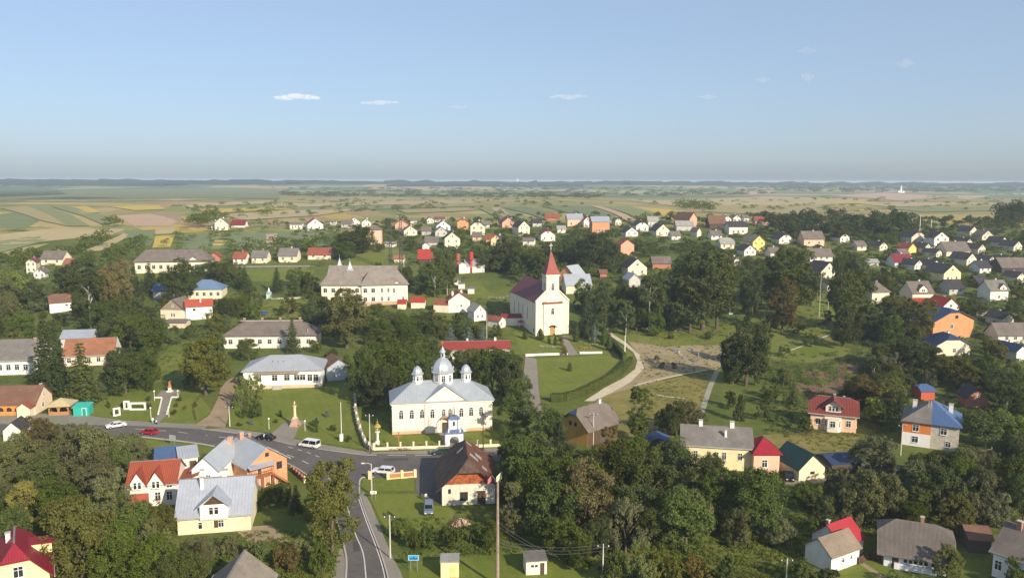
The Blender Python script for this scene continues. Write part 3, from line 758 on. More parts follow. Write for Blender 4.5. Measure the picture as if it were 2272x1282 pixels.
    def win(s, face, u, z, w=1.1, h=1.4, style='std', lit=None):
        l, a = s.face(face, u, z, .004)
        fm, pm = frame_pane(w, h, style)
        o = inst('window', fm, s.root, l, a)
        inst('pane', pm, o)
        return o
    def wins(s, face, n, z, w=1.1, h=1.4, style='std', span=.8):
        L = s.w if face in 'fb' else s.d
        for k in range(n): s.win(face, 0 if n == 1 else (k / (n - 1) - .5) * L * span, z, w, h, style)
    def door(s, face, u, w=1.1, h=2.1, m=None, z=0.05):
        l, a = s.face(face, u, z, .004); m = m or WOODD
        o = MB().box(-w / 2, w / 2, -.05, .02, 0, h).build('door', m, s.root, l, a)
        f = MB()
        for b in ((-w / 2 - .1, -w / 2, 0, h + .1), (w / 2, w / 2 + .1, 0, h + .1), (-w / 2, w / 2, h, h + .1)): f.box(b[0], b[1], -.08, .022, b[2], b[3])
        f.build('door_frame', FRAMEW, o); return o
    def chim(s, x, y, h=1.4, m=None, sz=.7, depth=2.2):
        zt = s.roofz(x, y); m = m or CHIMBRICK
        o = MB().box(-sz / 2, sz / 2, -sz / 2, sz / 2, zt - .3, zt + h).build('chimney', m, s.root, s.loc(x, y, 0), s.yaw)
        MB().box(-sz / 2 - .07, sz / 2 + .07, -sz / 2 - .07, sz / 2 + .07, zt + h + .002, zt + h + .14).build('chimney_cap', CONC, o)
        if s.roofo: o.parent = s.roofo; o.location = (x, y, 0); o.rotation_euler = (0, 0, 0); 
        for ch in list(o.children):
            pass
        return o
    def roofz(s, x, y):
        w, d, r = s.w, s.d, s.rise
        if s.roof in ('gx', 'halfx'): return s.wh + r * (1 - abs(y - d / 2) / (d / 2))
        if s.roof in ('gy', 'halfy'): return s.wh + r * (1 - abs(x) / (w / 2))
        if s.roof == 'hip': return s.wh + r * max(0, min(1, min((w / 2 - abs(x)), (d / 2 - abs(y - d / 2))) / (min(w, d) / 2)))
        if s.roof == 'mono': return s.wh + r * (x + w / 2) / w
        return s.wh + r * .5
    def plinth(s, h=.5, m=None, off=.06):
        hw, d = s.w / 2, s.d
        mb = MB()
        for b in ((-hw - off, hw + off, -off, -.003), (-hw - off, hw + off, d + .003, d + off)): mb.box(b[0], b[1], b[2], b[3], -1.5, h)
        for b in ((-hw - off, -hw - .003), (hw + .003, hw + off)): mb.box(b[0], b[1], -.002, d + .002, -1.5, h)
        return mb.build('plinth', m or CONC, s.root, s.o, s.yaw)
    def dormer(s, u, z0, w, h, rise, roofm, wallm, y0=0.0, win=(2, .5, .9), ov=.3, depth=None, inset=None):
        """gabled dormer: front plane at local y0, walls from z0"""
        slope = s.rise / (s.d / 2)
        depth = depth or (z0 + h + rise - s.wh) / slope - y0 + .3
        mb = MB(); hw = w / 2
        mb.poly([(-hw, 0, z0 - .3), (hw, 0, z0 - .3), (hw, 0, z0 + h), (0, 0, z0 + h + rise), (-hw, 0, z0 + h)])
        mb.poly([(hw, 0, z0 - .3), (hw, depth, z0 - .3), (hw, depth, z0 + h), (hw, 0, z0 + h)]); mb.poly([(-hw, depth, z0 - .3), (-hw, 0, z0 - .3), (-hw, 0, z0 + h), (-hw, depth, z0 + h)])
        o = mb.build('dormer', wallm, s.root, s.loc(u, y0 - .003, 0), s.yaw)
        rb = MB(); k = rise / hw; ze = z0 + h - ov * k; zr = z0 + h + rise
        rb.slab([(-hw - ov, depth, ze + .12), (-hw - ov, -ov, ze + .12), (0, -ov, zr + .12), (0, depth, zr + .12)], .12)
        rb.slab([(hw + ov, -ov, ze + .12), (hw + ov, depth, ze + .12), (0, depth, zr + .12), (0, -ov, zr + .12)], .12)
        rb.build('dormer_roof', roofm, o)
        if inset: MB().poly([(-hw * .8, -.03, z0 + h + .1), (hw * .8, -.03, z0 + h + .1), (0, -.03, zr - .12)]).build('gable_boarding', inset, o)
        n, ww, hh = win
        for i in range(n):
            q = inst('dormer_window', combo_win(ww, hh, 'std'), o, ((i - (n - 1) / 2) * (ww + .25), -.006, z0 + h * .5 - hh * .4))
        return o
    def guard(s, pad=0, foot=.25):
        pts = [PROJ(s.world(x, y, z)) for x in (-s.w / 2, s.w / 2) for y in (0, s.d) for z in (s.wh * foot, s.wh + s.rise * .8)]
        PROTECT.append((min(p[0] for p in pts) - pad, min(p[1] for p in pts) - pad, max(p[0] for p in pts) + pad, max(p[1] for p in pts) + pad, min(p[2] for p in pts)))
CHIMBRICK = brickwork((.36, .16, .10), bw=.3, bh=.1)
CHIMWHITE = plaster((.75, .73, .68), .2)
def building(name, label, A, B, d, wh, rise, roof, wallm, roofm, cat='house', group=None, lm=None, guard=True, A2=None, **kw):
    a = P(*A) if len(A) == 2 else Vector(A); b = P(*B) if len(B) == 2 else Vector(B)
    m = (a + b) / 2
    root = thing(name, label, cat, (m.x, m.y, H(m.x, m.y)), group=group)
    blk = Block(root, a, b, d, wh, rise, roof, wallm, roofm, **kw)
    if guard: blk.guard()
    if lm:
        q = PROJ(blk.world(0, 0, wh * .6)); LANDMARKS.append((lm, q[0], q[1]))
    return blk
W_ = lambda *c: plaster(c, .22)
WALL = {'white': W_(.74, .71, .63), 'cream': W_(.72, .65, .50), 'yellow': W_(.80, .58, .18), 'paleyellow': W_(.80, .68, .38), 'salmon': W_(.70, .36, .25), 'orange': W_(.66, .31, .13), 'pink': W_(.78, .50, .36),
        'grey': W_(.5, .49, .46), 'beige': W_(.6, .54, .42), 'bluewhite': W_(.66, .71, .78), 'brick': brickwork((.46, .17, .10)), 'orangebrick': brickwork((.66, .30, .14)), 'dark': flat((.09, .07, .06), .9), 'red': W_(.5, .12, .07), 'block': brickwork((.57, .52, .43), (.4, .38, .35), .6, .3)}
ROOF = {'grey': roofing((.20, .185, .17), 'wave', .9, 0, .18, .25), 'greybrown': roofing((.185, .155, .135), 'wave', .9, 0, .18, .25), 'dark': roofing((.055, .05, .055), 'wave', .7, 0, .18, .3), 'silver': roofing((.46, .50, .54), 'metal', .42, .35, .55, .1, amt=.15),
        'steel': roofing((.43, .465, .53), 'metal', .45, .3, .55, .12, amt=.15), 'red': roofing((.38, .05, .038), 'tile', .55, 0, .35, .15, amt=.15), 'orange': roofing((.36, .10, .055), 'tile', .6, 0, .35, .18, amt=.2), 'darkred': roofing((.20, .03, .035), 'metal', .5, 0, .5, .15, amt=.2),
        'maroon': roofing((.26, .022, .04), 'tile', .5, 0, .35, .12, amt=.12), 'clay': roofing((.33, .15, .085), 'tile', .85, 0, .3, .25, amt=.35), 'blue': roofing((.085, .145, .29), 'metal', .45, .2, .5, .12, amt=.15), 'navy': roofing((.035, .06, .14), 'metal', .5, .1, .5, .15), 'greenblack': roofing((.012, .05, .05), 'metal', .45, 0, .5, .15, amt=.15),
        'brown': roofing((.19, .10, .065), 'wave', .8, 0, .2, .2), 'lightgrey': roofing((.36, .35, .33), 'wave', .85, 0, .18, .2), 'rust': roofing((.17, .075, .045), 'metal', .8, .1, .6, .35, (.03, .025, .02), .9), 'redbrown': roofing((.30, .095, .06), 'tile', .65, 0, .35, .2)}
def cross(root, name, loc, h, m, t=.08, bars=((.68, .5),), rz=0):
    mb = MB().box(-t / 2, t / 2, -t / 2, t / 2, 0, h)
    for f, w in bars: mb.box(-w * h / 2, w * h / 2, -t / 2 + .004, t / 2 - .004, h * f, h * f + t)
    return mb.build(name, m, root, loc, rz)
def arch_wall(mb, w, h, aw, spring, t, y=0, mi=0, n=12):
    """upright panel w x h, thickness t, with an arched opening aw wide"""
    mb.box(-w / 2, -aw / 2, y, y + t, -.6, h, mi); mb.box(aw / 2, w / 2, y, y + t, -.6, h, mi)
    r = aw / 2
    for k in range(n):
        a0, a1 = math.pi * (1 - k / n), math.pi * (1 - (k + 1) / n)
        p0, p1 = (r * math.cos(a0), spring + r * math.sin(a0)), (r * math.cos(a1), spring + r * math.sin(a1))
        q = [(p0[0], y, p0[1]), (p1[0], y, p1[1]), (p1[0], y, h), (p0[0], y, h)]; q2 = [(v[0], y + t, v[2]) for v in q]
        mb.poly(q, mi); mb.poly(q2[::-1], mi); mb.poly([q[0], q2[0], q2[1], q[1]], mi); mb.poly([q[3], q[2], q2[2], q2[3]], mi)
    return mb

# ---- white church with three domes
CHW = plaster((.80, .74, .62), .24)
ch = building('domed_church', 'long white village church with silver roof and three silver domes', (871, 964), (1092, 953), 11, 7.5, 3.9, 'hip', CHW, ROOF['silver'], cat='church', lm='white three-domed church', ov=.55)
ch.plinth(.7, plaster((.55, .38, .24), .3), .12)
hw = ch.w / 2
UX = lambda px: (px - 871) / 221 * ch.w - hw
r_ = ch.root
mb = MB().box(-hw - .1, hw + .1, -.1, -.004, 6.2, 6.5); mb.box(-hw - .3, hw + .3, -.3, -.004, 7.1, 7.45); mb.box(-hw - .3, -hw - .004, -.003, 11.0, 7.1, 7.45)
mb.build('cornice', CHW, r_, ch.o, ch.yaw)
bay = MB().box(-4.9, 4.9, -.28, -.003, -.6, 7.44).build('entrance_bay', CHW, r_, ch.loc(.7, 0, 0), ch.yaw)
for px in (879, 902, 925, 947.5, 1034, 1056, 1079):
    MB().box(-.22, .22, -.09, -.002, .7, 6.2).build('pilaster', CHW, r_, ch.loc(UX(px), 0, 0), ch.yaw)
ch.dormer(.7, 7.75, 9.9, .05, 3.7, ROOF['silver'], CHW, y0=-.28, win=(0, 0, 0), ov=.35, depth=6)
PANE_REFL = flat((.62, .52, .16), .5)  # yellow reflection put into a flat pane colour; no window uses it
for px in (890.4, 913.4, 936, 1044.7, 1067): ch.win('f', UX(px), 3.7, .95, 1.6, 'arch')
for px in (958.6, 1022.6):
    o = ch.win('f', UX(px), 3.7, .95, 1.6, 'arch'); o.location += Vector((ch.sa * .28, -ch.ca * .28, 0))
for dx in (-.75, .75):
    o = ch.win('f', UX(990.6) + dx, 4.0, .85, 1.3, 'arch'); o.location += Vector((ch.sa * .28, -ch.ca * .28, 0))
for u in (-3, 0, 3): ch.win('l', u, 3.7, .95, 1.6, 'arch'); ch.win('r', u, 3.7, .95, 1.6, 'arch')
l, a = ch.face('f', UX(988), 0, .29); MB().box(-.9, .9, -.06, .02, 0, 2.5).build('door', WOODD, r_, l, a)
cano = MB()
for k in range(6):
    a0, a1 = math.pi * k / 6, math.pi * (k + 1) / 6
    q = lambda a_, y: (1.4 * math.cos(a_), y, 3.3 + .9 * math.sin(a_))
    cano.slab([q(a1, -2.0), q(a0, -2.0), q(a0, -.29), q(a1, -.29)], .08)
for sx in (-1.3, 1.3): cano.box(sx - .07, sx + .07, -1.95, -1.8, 0, 3.3)
cano.build('door_canopy', flat((.5, .3, .2), .5), r_, ch.loc(UX(988), 0, 0), ch.yaw)
SIL = roofing((.50, .54, .58), 'metal', .38, .4, .5, .1, amt=.12)
DOMEW = flat((.60, .63, .66), .5, .1, .4, .08)
def cupola(u, zb, zt, rd, rc, dome, top, big=False):
    loc = ch.loc(u, 5.5, 0)
    d = MB().lathe([(rd, zb), (rd, zt)], 8, ph=.5).build('dome_drum' if big else 'cupola_drum', DOMEW, r_, loc, ch.yaw)
    MB().lathe([(rd + .02, zt - .25), (rc, zt), (rc, zt + .14), (rd, zt + .3)], 8, ph=.5).build('drum_cornice', SIL, d)
    MB().lathe([(r * rd, zt + .15 + h * dome) for r, h in ((1.06, 0), (1.06, .14), (1.0, .34), (.86, .55), (.64, .75), (.38, .9), (.16, 1.0))], 8, ph=.5).build('dome', SIL, d)
    for k in range(8):
        an = math.pi / 4 * k
        fm = combo_win(rd * .34, (zt - zb) * .34, 'std')
        ap = rd * math.cos(math.pi / 8) + .01
        q = inst('dome_window', fm, d, (ap * math.sin(an), -ap * math.cos(an), zt - (zt - zb) * .47), an)
    if big:
        MB().lathe([(.55, top), (.55, top + 1.5)], 8, ph=.5).build('lantern', DOMEW, d)
        MB().lathe([(.85, top + 1.45), (.8, top + 1.6), (.42, top + 2.1), (.1, top + 2.8)], 8, ph=.5).build('lantern_cap', SIL, d)
        for k in range(4): MB().box(-.16, .16, -.03, .03, 0, 1.0).build('lantern_slot', GLASS, d, (.52 * math.sin(math.pi / 2 * k), -.52 * math.cos(math.pi / 2 * k), top + .25), math.pi / 2 * k)
        cross(d, 'cross', (0, 0, top + 2.75), 1.3, GOLD, .09, ((.6, .55), (.8, .3)))
        for k in range(4): MB().lathe([(.3, 0), (.34, .02), (.34, .1), (.3, .12)], 10).build('round_dormer', FRAMEW, d, (rd * 1.02 * math.sin(math.pi / 2 * k), -rd * 1.02 * math.cos(math.pi / 2 * k), zt + .9)).rotation_euler = (math.pi / 2, 0, math.pi / 2 * k)
    else: cross(d, 'cross', (0, 0, zt + .1 + dome), 1.6, IRON, .07, ((.6, .5), (.8, .28)))
cupola(UX(986.5), 9.0, 13.6, 2.5, 3.0, 3.4, 17.0, True)
cupola(UX(929.5), 10.0, 13.2, 1.2, 1.6, 1.8, 0); cupola(UX(1039), 10.0, 13.2, 1.2, 1.6, 1.8, 0)

# ---- gate tower
gp = P(1007, 987)
gt = thing('gate_tower', 'small white and blue belfry gate with arched passage before the domed church', 'gate tower', gp, ch.yaw)
LANDMARKS.append(('blue gate belfry', 1007, 960)); PROTECT.append((985, 895, 1030, 985, 180))
GW = plaster((.66, .69, .74), .2); BLU = roofing((.10, .15, .30), 'metal', .5, .1, .4, .12)
g = MB(); arch_wall(g, 4.1, 3.1, 2.1, 1.4, .5, -1.2); arch_wall(g, 4.1, 3.1, 2.1, 1.4, .5, .7)
g.box(-2.05, -1.05, -.695, .695, -.5, 3.09); g.box(1.05, 2.05, -.695, .695, -.5, 3.09); g.box(-1.04, 1.04, -.695, .695, 2.6, 3.08)
g.build('walls', GW, gt)
def hood(name, w, d, z, h, top, m, par):
    a = [(-w / 2, -d / 2, z), (w / 2, -d / 2, z), (w / 2, d / 2, z), (-w / 2, d / 2, z)]; b = [(p[0] * top, p[1] * top, z + h) for p in a]
    q = MB().poly(a[::-1]).poly(b)
    for i in range(4): q.poly([a[i], a[(i + 1) % 4], b[(i + 1) % 4], b[i]])
    return q.build(name, m, par)
hood('roof', 4.6, 2.9, 3.1, .75, .62, BLU, gt)
u_ = MB()
for sx in (-1, 1):
    for sy in (-1, 1): u_.box(sx * 1.05 - .18, sx * 1.05 + .18, sy * .6 - .18, sy * .6 + .18, 3.6, 6.3)
u_.box(-1.0, 1.0, -.5, .5, 3.7, 6.25)
u_.build('belfry', GW, gt); MB().box(-.22, .22, -.53, -.505, 4.7, 5.7).build('belfry_opening', GLASS, gt)
hood('belfry_roof', 2.9, 1.9, 6.3, .7, .5, BLU, gt)
la = MB().lathe([(.32, 7.0), (.32, 7.15)], 8)
for k in range(4):
    an = math.pi / 2 * k + .4; la.tube([(.28 * math.cos(an), .28 * math.sin(an), 7.1), (.28 * math.cos(an), .28 * math.sin(an), 8.0), (.36 * math.cos(an), .36 * math.sin(an), 8.3), (0, 0, 8.75)], .05, 5)
la.build('lantern', IRON, gt); cross(gt, 'cross', (0, 0, 8.7), .8, IRON, .06)
for sx in (-1.3, 1.3): MB().lathe([(.2, 3.1), (.2, 3.9), (.05, 4.2)], 8, cx=sx, cy_=-1.1).build('finial', GW, gt)

# ---- red-spired church
LW = plaster((.79, .72, .57), .22)
a0 = P(1188, 745); yw = R(17); b0 = a0 + Vector((math.cos(yw), math.sin(yw), 0)) * 13
zb = H(a0.x, a0.y)
lc = building('spired_church', 'tall cream church with dark red roof and pointed red spire', a0, b0, 32, 12.4, 6.0, 'gy', LW, roofing((.20, .055, .06), 'metal', .6, 0, .5, .15, amt=.15), cat='church', lm='red-spired church', ov=.25, z=zb, drop=2.5)
rc_ = lc.root; lo = lambda x, y, z=0: lc.loc(x, y, z)
mb = MB().box(-3.5, 3.5, -.45, -.003, -1, 12.0); mb.build('front_bay', LW, rc_, lo(0, 0), lc.yaw)
MB().slab([(-3.9, -.9, 12.05), (3.9, -.9, 12.05), (3.9, -.004, 12.5), (-3.9, -.004, 12.5)], .2).build('bay_roof', ROOF['redbrown'], rc_, lo(0, 0), lc.yaw)
for sx in (-6.1, 6.1): MB().box(sx - .4, sx + .4, -.2, -.003, -1, 12.6).build('pilaster', LW, rc_, lo(0, 0), lc.yaw)
mb = MB()
for sg in (-1, 1):
    q = [(sg * 6.6, 12.2), (sg * 6.6, 13.0), (sg * 2.3, 17.0), (sg * 2.3, 16.2)]
    a1 = [(p[0], -.2, p[1]) for p in q]; a2 = [(p[0], .5, p[1]) for p in q]
    mb.poly(a1); mb.poly(a2[::-1])
    for i in range(4): mb.poly([a1[i], a1[(i + 1) % 4], a2[(i + 1) % 4], a2[i]])
mb.build('gable_parapet', LW, rc_, lo(0, 0), lc.yaw)
tw = MB().box(-2.45, 2.45, -.25, 4.65, 11.8, 21.9).build('tower', LW, rc_, lo(0, 0), lc.yaw)
MB().box(-2.75, 2.75, -.55, 4.95, 21.9, 22.5).build('tower_cornice', LW, tw)
RS = roofing((.28, .068, .058), 'metal', .6, 0, .5, .12, amt=.12)
q = MB(); bs = [(-2.9, -.7, 22.52), (2.9, -.7, 22.52), (2.9, 5.1, 22.52), (-2.9, 5.1, 22.52)]; md = [(-1.95, .25, 24.6), (1.95, .25, 24.6), (1.95, 4.15, 24.6), (-1.95, 4.15, 24.6)]
for i in range(4):
    q.poly([bs[i], bs[(i + 1) % 4], md[(i + 1) % 4], md[i]]); q.poly([md[i], md[(i + 1) % 4], (0, 2.2, 31.4)])
q.poly(bs[::-1]); q.build('spire', RS, tw)
cross(tw, 'cross', (0, 2.2, 31.3), 2.6, flat((.75, .75, .72), .4, .3), .16, ((.62, .55),), 0)
for (x, y, rz) in ((0, -.26, 0), (-2.46, 2.2, -math.pi / 2), (2.46, 2.2, math.pi / 2)):
    inst('tower_window', combo_win(1.0, 2.0, 'arch'), tw, (x, y, 16.7), rz)
o = lc.win('f', 0, 7.8, 1.15, 1.7, 'arch'); o.location += Vector((lc.sa * .45, -lc.ca * .45, 0))
for fr in (.30, .47, .64, .81): lc.win('l', 16 - fr * 32, 4.6, .85, 4.6, 'arch'); lc.win('r', fr * 32 - 16, 4.6, .85, 4.6, 'arch')
l, a = lc.face('f', 0, 0, .46); MB().box(-.95, .95, -.08, .02, 0, 3.0).build('door', flat((.45, .25, .10), .6, 0, .3, .25, 3), rc_, l, a)
cn = MB()
for k in range(8):
    a0_, a1_ = math.pi * k / 8, math.pi * (k + 1) / 8
    q = lambda a_, y: (1.35 * math.cos(a_), y, 3.1 + .75 * math.sin(a_))
    cn.slab([q(a1_, -1.4), q(a0_, -1.4), q(a0_, 0), q(a1_, 0)], .08)
cn.build('door_canopy', WOODD, rc_, l, a)
MB().box(-.4, .4, -.05, .02, 1, 2.4).build('side_door', WOODD, rc_, *lc.face('l', 16 - 2.2, 0, .004))
ca = lc.world(-4.2, 32.02, 0); cb = lc.world(4.2, 32.02, 0)
cb_ = Block(rc_, ca, cb, 8, 10.5, 4.5, 'hip', LW, ROOF['darkred'], ov=.3, z=zb, drop=3); cb_.walls.name = 'chancel_walls'; cb_.roofo.name = 'chancel_roof'
sac = building('sacristy', 'low white annex with red roof leaning by the cream church side', (1108, 729), (1121, 725), 6.5, 2.7, 1.3, 'gy', WALL['white'], ROOF['redbrown'], cat='annex', ov=.3)
lk = Block(sac.root, sac.world(sac.w / 2 + .05, 2.0, 0), lc.world(-6.55, 15.5, 0), 4.5, 2.9, 1.2, 'gx', WALL['white'], ROOF['darkred'], ov=.15); lk.walls.name = 'link_walls'; lk.roofo.name = 'link_roof'
sac.win('f', -.6, .9, .7, 1.1); sac.wins('l', 2, .9, .8, 1.1)
MB().slab([(-1.1, -1.1, 3.0), (1.1, -1.1, 3.0), (0, 0, 3.7)], .1).slab([(1.1, -1.1, 3.0), (1.1, 1.1, 3.0), (0, 0, 3.7)], .1).slab([(1.1, 1.1, 3.0), (-1.1, 1.1, 3.0), (0, 0, 3.7)], .1).slab([(-1.1, 1.1, 3.0), (-1.1, -1.1, 3.0), (0, 0, 3.7)], .1).build('porch_roof', ROOF['red'], rc_, lo(-7.7, 14.0, 0), lc.yaw)
po = MB()
for sx in (-.95, .95): po.box(sx - .07, sx + .07, -.95, -.81, -.8, 2.92)
po.build('porch_posts', FRAMEW, rc_, lo(-7.7, 14.0, 0), lc.yaw)

# ---- near houses
b = building('metal_roofed_house', 'cream house under a big blue-grey metal roof with one gabled dormer', (395, 1187), (557, 1175), 10, 3.3, 4.6, 'gx', plaster((.80, .70, .48), .45), ROOF['steel'], lm='blue-grey metal roof house', ov=.45)
b.dormer(.1, 2.9, 4.5, 2.3, 1.8, ROOF['steel'], plaster((.82, .79, .70), .15), y0=-.58, win=(2, .6, 1.2), ov=.45, inset=WOODD)
b.win('f', -2.3, .9, .6, 1.1); b.win('f', 1.1, 1.0, .8, 1.2); MB().box(-.35, .35, -.06, .0, 0, 1.3).build('shutter', WOODD, b.root, *b.face('f', .3, .9, .004))
b.wins('l', 2, .9); b.chim(-2.4, 3.6, 2.0, CHIMWHITE, .55); b.chim(-2.7, 5.6, 1.9, CHIMWHITE, .6); b.chim(1.2, 5.3, 1.5, CHIMWHITE, .8)
b = building('red_roofed_house', 'white house with red tiled roof, two pointed gables and red garage door', (285, 1126), (392, 1118), 9, 4.2, 2.9, 'gx', plaster((.80, .77, .69), .15), roofing((.30, .075, .042), 'tile', .6, 0, .35, .12, amt=.12), lm='red tiled two-gable house', ov=.35)
w = b.w
for u in (-w * .28, w * .1): b.dormer(u, 3.9, 2.9, .4, 2.3, roofing((.30, .075, .042), 'tile', .6, 0, .35, .12, amt=.12), plaster((.80, .77, .69), .15), y0=-.44, win=(2, .5, 1.2), ov=.22)
MB().box(-1.7, 1.7, -.06, .02, 0, 2.6).build('garage_door', flat((.40, .10, .06), .6), b.root, *b.face('f', -w * .27, 0, .004))
b.win('f', w * .12, 1.0, .9, 1.6); b.win('f', w * .36, 1.0, .9, 1.6); b.win('f', w * .37, 3.4, .9, .8); b.wins('l', 2, 1)
b2 = Block(b.root, b.world(w / 2 + .05, .6, 0), b.world(w / 2 + 4.0, .6, 0), 7.5, 3.6, 1.6, 'mono', WALL['white'], ROOF['orange'], ov=.25); b2.walls.name = 'side_wing_walls'; b2.roofo.name = 'side_wing_roof'
b = building('outbuilding', 'long low shed with bright blue metal roof behind red tiled house', (346, 1046), (398, 1040), 7, 2.8, 1.2, 'gx', WALL['red'], ROOF['blue'], cat='shed', lm='low blue-roofed shed', ov=.3)
b = building('outbuilding', 'white walled shed with dull grey metal roof joining blue-roofed shed', (399.5, 1046), (440, 1040), 7.5, 2.8, 1.3, 'gx', WALL['white'], ROOF['steel'], cat='shed', ov=.3); b.door('f', .8, 1.4, 2.0); b.win('f', -1.2, .9, .8, .9)
rn_, rf_ = PZ(453, 1015, 8.0), PZ(504, 971, 8.0); en_ = PZ(476, 1033, 5.6)
dv = rf_ - rn_; dv.z = 0; Lh = dv.length; dv.normalize(); nv = Vector((dv.y, -dv.x, 0)); hwk = max(2.5, abs((en_ - rn_).xy.dot(nv.xy))); m = Vector((rn_.x, rn_.y, 0))
b = building('workshop', 'grey gable-roofed workshop with tall bare white side wall', m - nv * hwk, m + nv * hwk, Lh, 5.6, 2.4, 'gy', plaster((.84, .83, .80), .08), ROOF['silver'], cat='workshop', lm='white-walled workshop', ov=.35)
b.win('f', -1, 1.2, 1.0, 1.2); b.win('f', .6, 3.6, .8, 1.0); b.chim(.9, Lh - .8, 1.2, brickwork((.6, .3, .16), bw=.3, bh=.1), .9)
b3 = Block(b.root, b.world(-hwk - 3.2, -1.5, 0), b.world(hwk + 1.2, -1.5, 0), 1.45, 3.0, .5, 'flat', WALL['grey'], ROOF['steel'], ov=.2); b3.walls.name = 'porch_walls'; b3.roofo.name = 'porch_roof'
b = building('brick_house', 'orange brick house with grey roof, wooden balcony and outside stair', (550, 1091), (638, 1066), 11, 5.0, 3.0, 'gy', WALL['orangebrick'], ROOF['silver'], lm='orange brick balcony house', ov=.5)
w = b.w
bal = MB().box(-2.6, 2.2, -1.3, -.01, 2.7, 2.85)
for k in range(13): bal.box(-2.6 + k * .4, -2.54 + k * .4, -1.3, -1.24, 2.85, 3.75)
bal.box(-2.6, 2.26, -1.3, -1.23, 3.75, 3.83)
for x in (-2.5, 2.1): bal.box(x - .07, x + .07, -1.28, -1.14, -.5, 2.7); bal.box(x - .06, x + .06, -1.28, -1.16, 3.83, 4.75)
bal.build('balcony', flat((.38, .16, .07), .7), b.root, b.loc(-w * .17, 0, 0), b.yaw)
MB().slab([(-2.9, -1.6, 4.75), (2.5, -1.6, 4.75), (2.5, -.01, 5.2), (-2.9, -.01, 5.2)], .1).build('balcony_roof', ROOF['steel'], b.root, b.loc(-w * .17, 0, 0), b.yaw)
st = MB()
for k in range(11): st.box(2.3 + k * .3, 2.62 + k * .3, -1.2, -.1, 2.45 - k * .25, 2.6 - k * .25)
st.slab([(2.3, -1.25, 2.6), (5.6, -1.25, -.15), (5.6, -1.15, -.15), (2.3, -1.15, 2.6)], .25)
st.build('outside_stair', flat((.38, .16, .07), .7), b.root, b.loc(-w * .17, 0, 0), b.yaw)
for u in (-w * .36, -w * .14, w * .12): b.door('f', u, .9, 2.1, flat((.28, .10, .06), .7))
b.door('f', -w * .2, .9, 2.0, WOODD, 2.9); b.win('f', w * .3, 3.1, 1.0, 1.3, 'brown'); b.win('f', 0, 6.2, .6, .6, 'brown'); b.wins('r', 3, 1.2, 1.0, 1.3, 'brown')
b.chim(-.6, 9.6, 1.3, brickwork((.6, .28, .15), bw=.3, bh=.1), .8); b.chim(1.4, 10.2, 1.0, CHIMBRICK, .6)
b = building('maroon_roofed_house', 'yellow house with maroon tiled half-hipped roof and yellow side dormer', (-33, 1374), (115, 1340), 9, 5.0, 4.5, 'halfy', WALL['paleyellow'], ROOF['maroon'], lm='maroon-roofed yellow house', ov=.6, c=.45)
b.win('f', .3, 5.1, 1.1, 1.5); b.chim(-.8, 5, 1.2, CHIMWHITE, .6)
dm = MB().box(-.01, 2.6, -1.1, 1.1, 0, 1.5); dm.build('side_dormer', WALL['paleyellow'], b.root, b.loc(1.9, 5.5, 6.0), b.yaw)
MB().slab([(-.9, -1.4, 1.9), (2.9, -1.4, 1.55), (2.9, 1.4, 1.55), (-.9, 1.4, 1.9)], .12).build('side_dormer_roof', ROOF['maroon'], b.root, b.loc(1.9, 5.5, 6.0), b.yaw)
# bare grey roof at the lower edge
rf, rn = PZ(541, 1225, 6.2), PZ(497, 1296, 6.2)
dv = (rf - rn); dv.z = 0; Lh = dv.length; dv.normalize(); nv = Vector((dv.y, -dv.x, 0))
m = Vector((rn.x, rn.y, 0))
b = building('grey_roofed_house', 'house seen only by its worn plain grey gable roof among weeds', m - nv * 4.0, m + nv * 4.0, Lh, 2.9, 3.3, 'gy', WALL['cream'], roofing((.27, .235, .19), 'wave', .9, 0, .18, .25), lm='worn grey gable roof', ov=.6)
b.win('b', 0, 1, 1, 1.2)
# derelict house
b = building('derelict_house', 'derelict white house with rusty collapsing roof and orange boarded gable', (981, 1121), (1099, 1116), 14, 3.9, 4.4, 'halfy', plaster((.70, .66, .55), .6), [roofing((.115, .085, .068), 'metal', .9, 0, .6, .5, (.19, .09, .05), .9), ROOF['rust']], lm='derelict rusty-roofed house', ov=1.1, c=.42)
hw = b.w / 2
tri = MB(); k = 1 - .42
tri.poly([(-hw + .1, -.06, 4.02), (hw - .1, -.06, 4.02), (hw * .42, -.06, 3.9 + 4.4 * k - .15), (-hw * .42, -.06, 3.9 + 4.4 * k - .15)])
tri.poly([(-hw + .1, -.06, 4.02), (-hw + .1, -.003, 4.02), (hw - .1, -.003, 4.02), (hw - .1, -.06, 4.02)])
tri.build('gable_boarding', flat((.38, .11, .045), .8, 0, .2, .5, 1.5), b.root, b.o, b.yaw)
b.win('f', -.9, .9, 1.3, 1.5, 'brown'); b.win('f', -hw + 1.4, 2.3, .4, .8, 'bare'); b.door('f', hw - 2.6, 1.6, 2.6); b.wins('l', 4, 1.1, 1.0, 1.5, 'bare')
pt = MB()
for (x, y, wx, wy) in ((1.3, 5, 1.6, 1.2), (2.4, 8, 1.2, 1.6), (-1.2, 9, 1.2, .9), (3.2, 3.2, 1.0, 1.3), (.7, 11.5, 1.1, .8)):
    pts = []
    for dx, dy in ((-1, -1), (1, -1), (1, 1), (-1, 1)):
        X, Y = x + dx * wx / 2, y + dy * wy / 2; pts.append((X, Y, b.roofz(X, Y) + .26))
    pt.slab(pts, .05)
pt.build('patch_sheets', flat((.42, .40, .38), .6, .3), b.root, b.o, b.yaw)
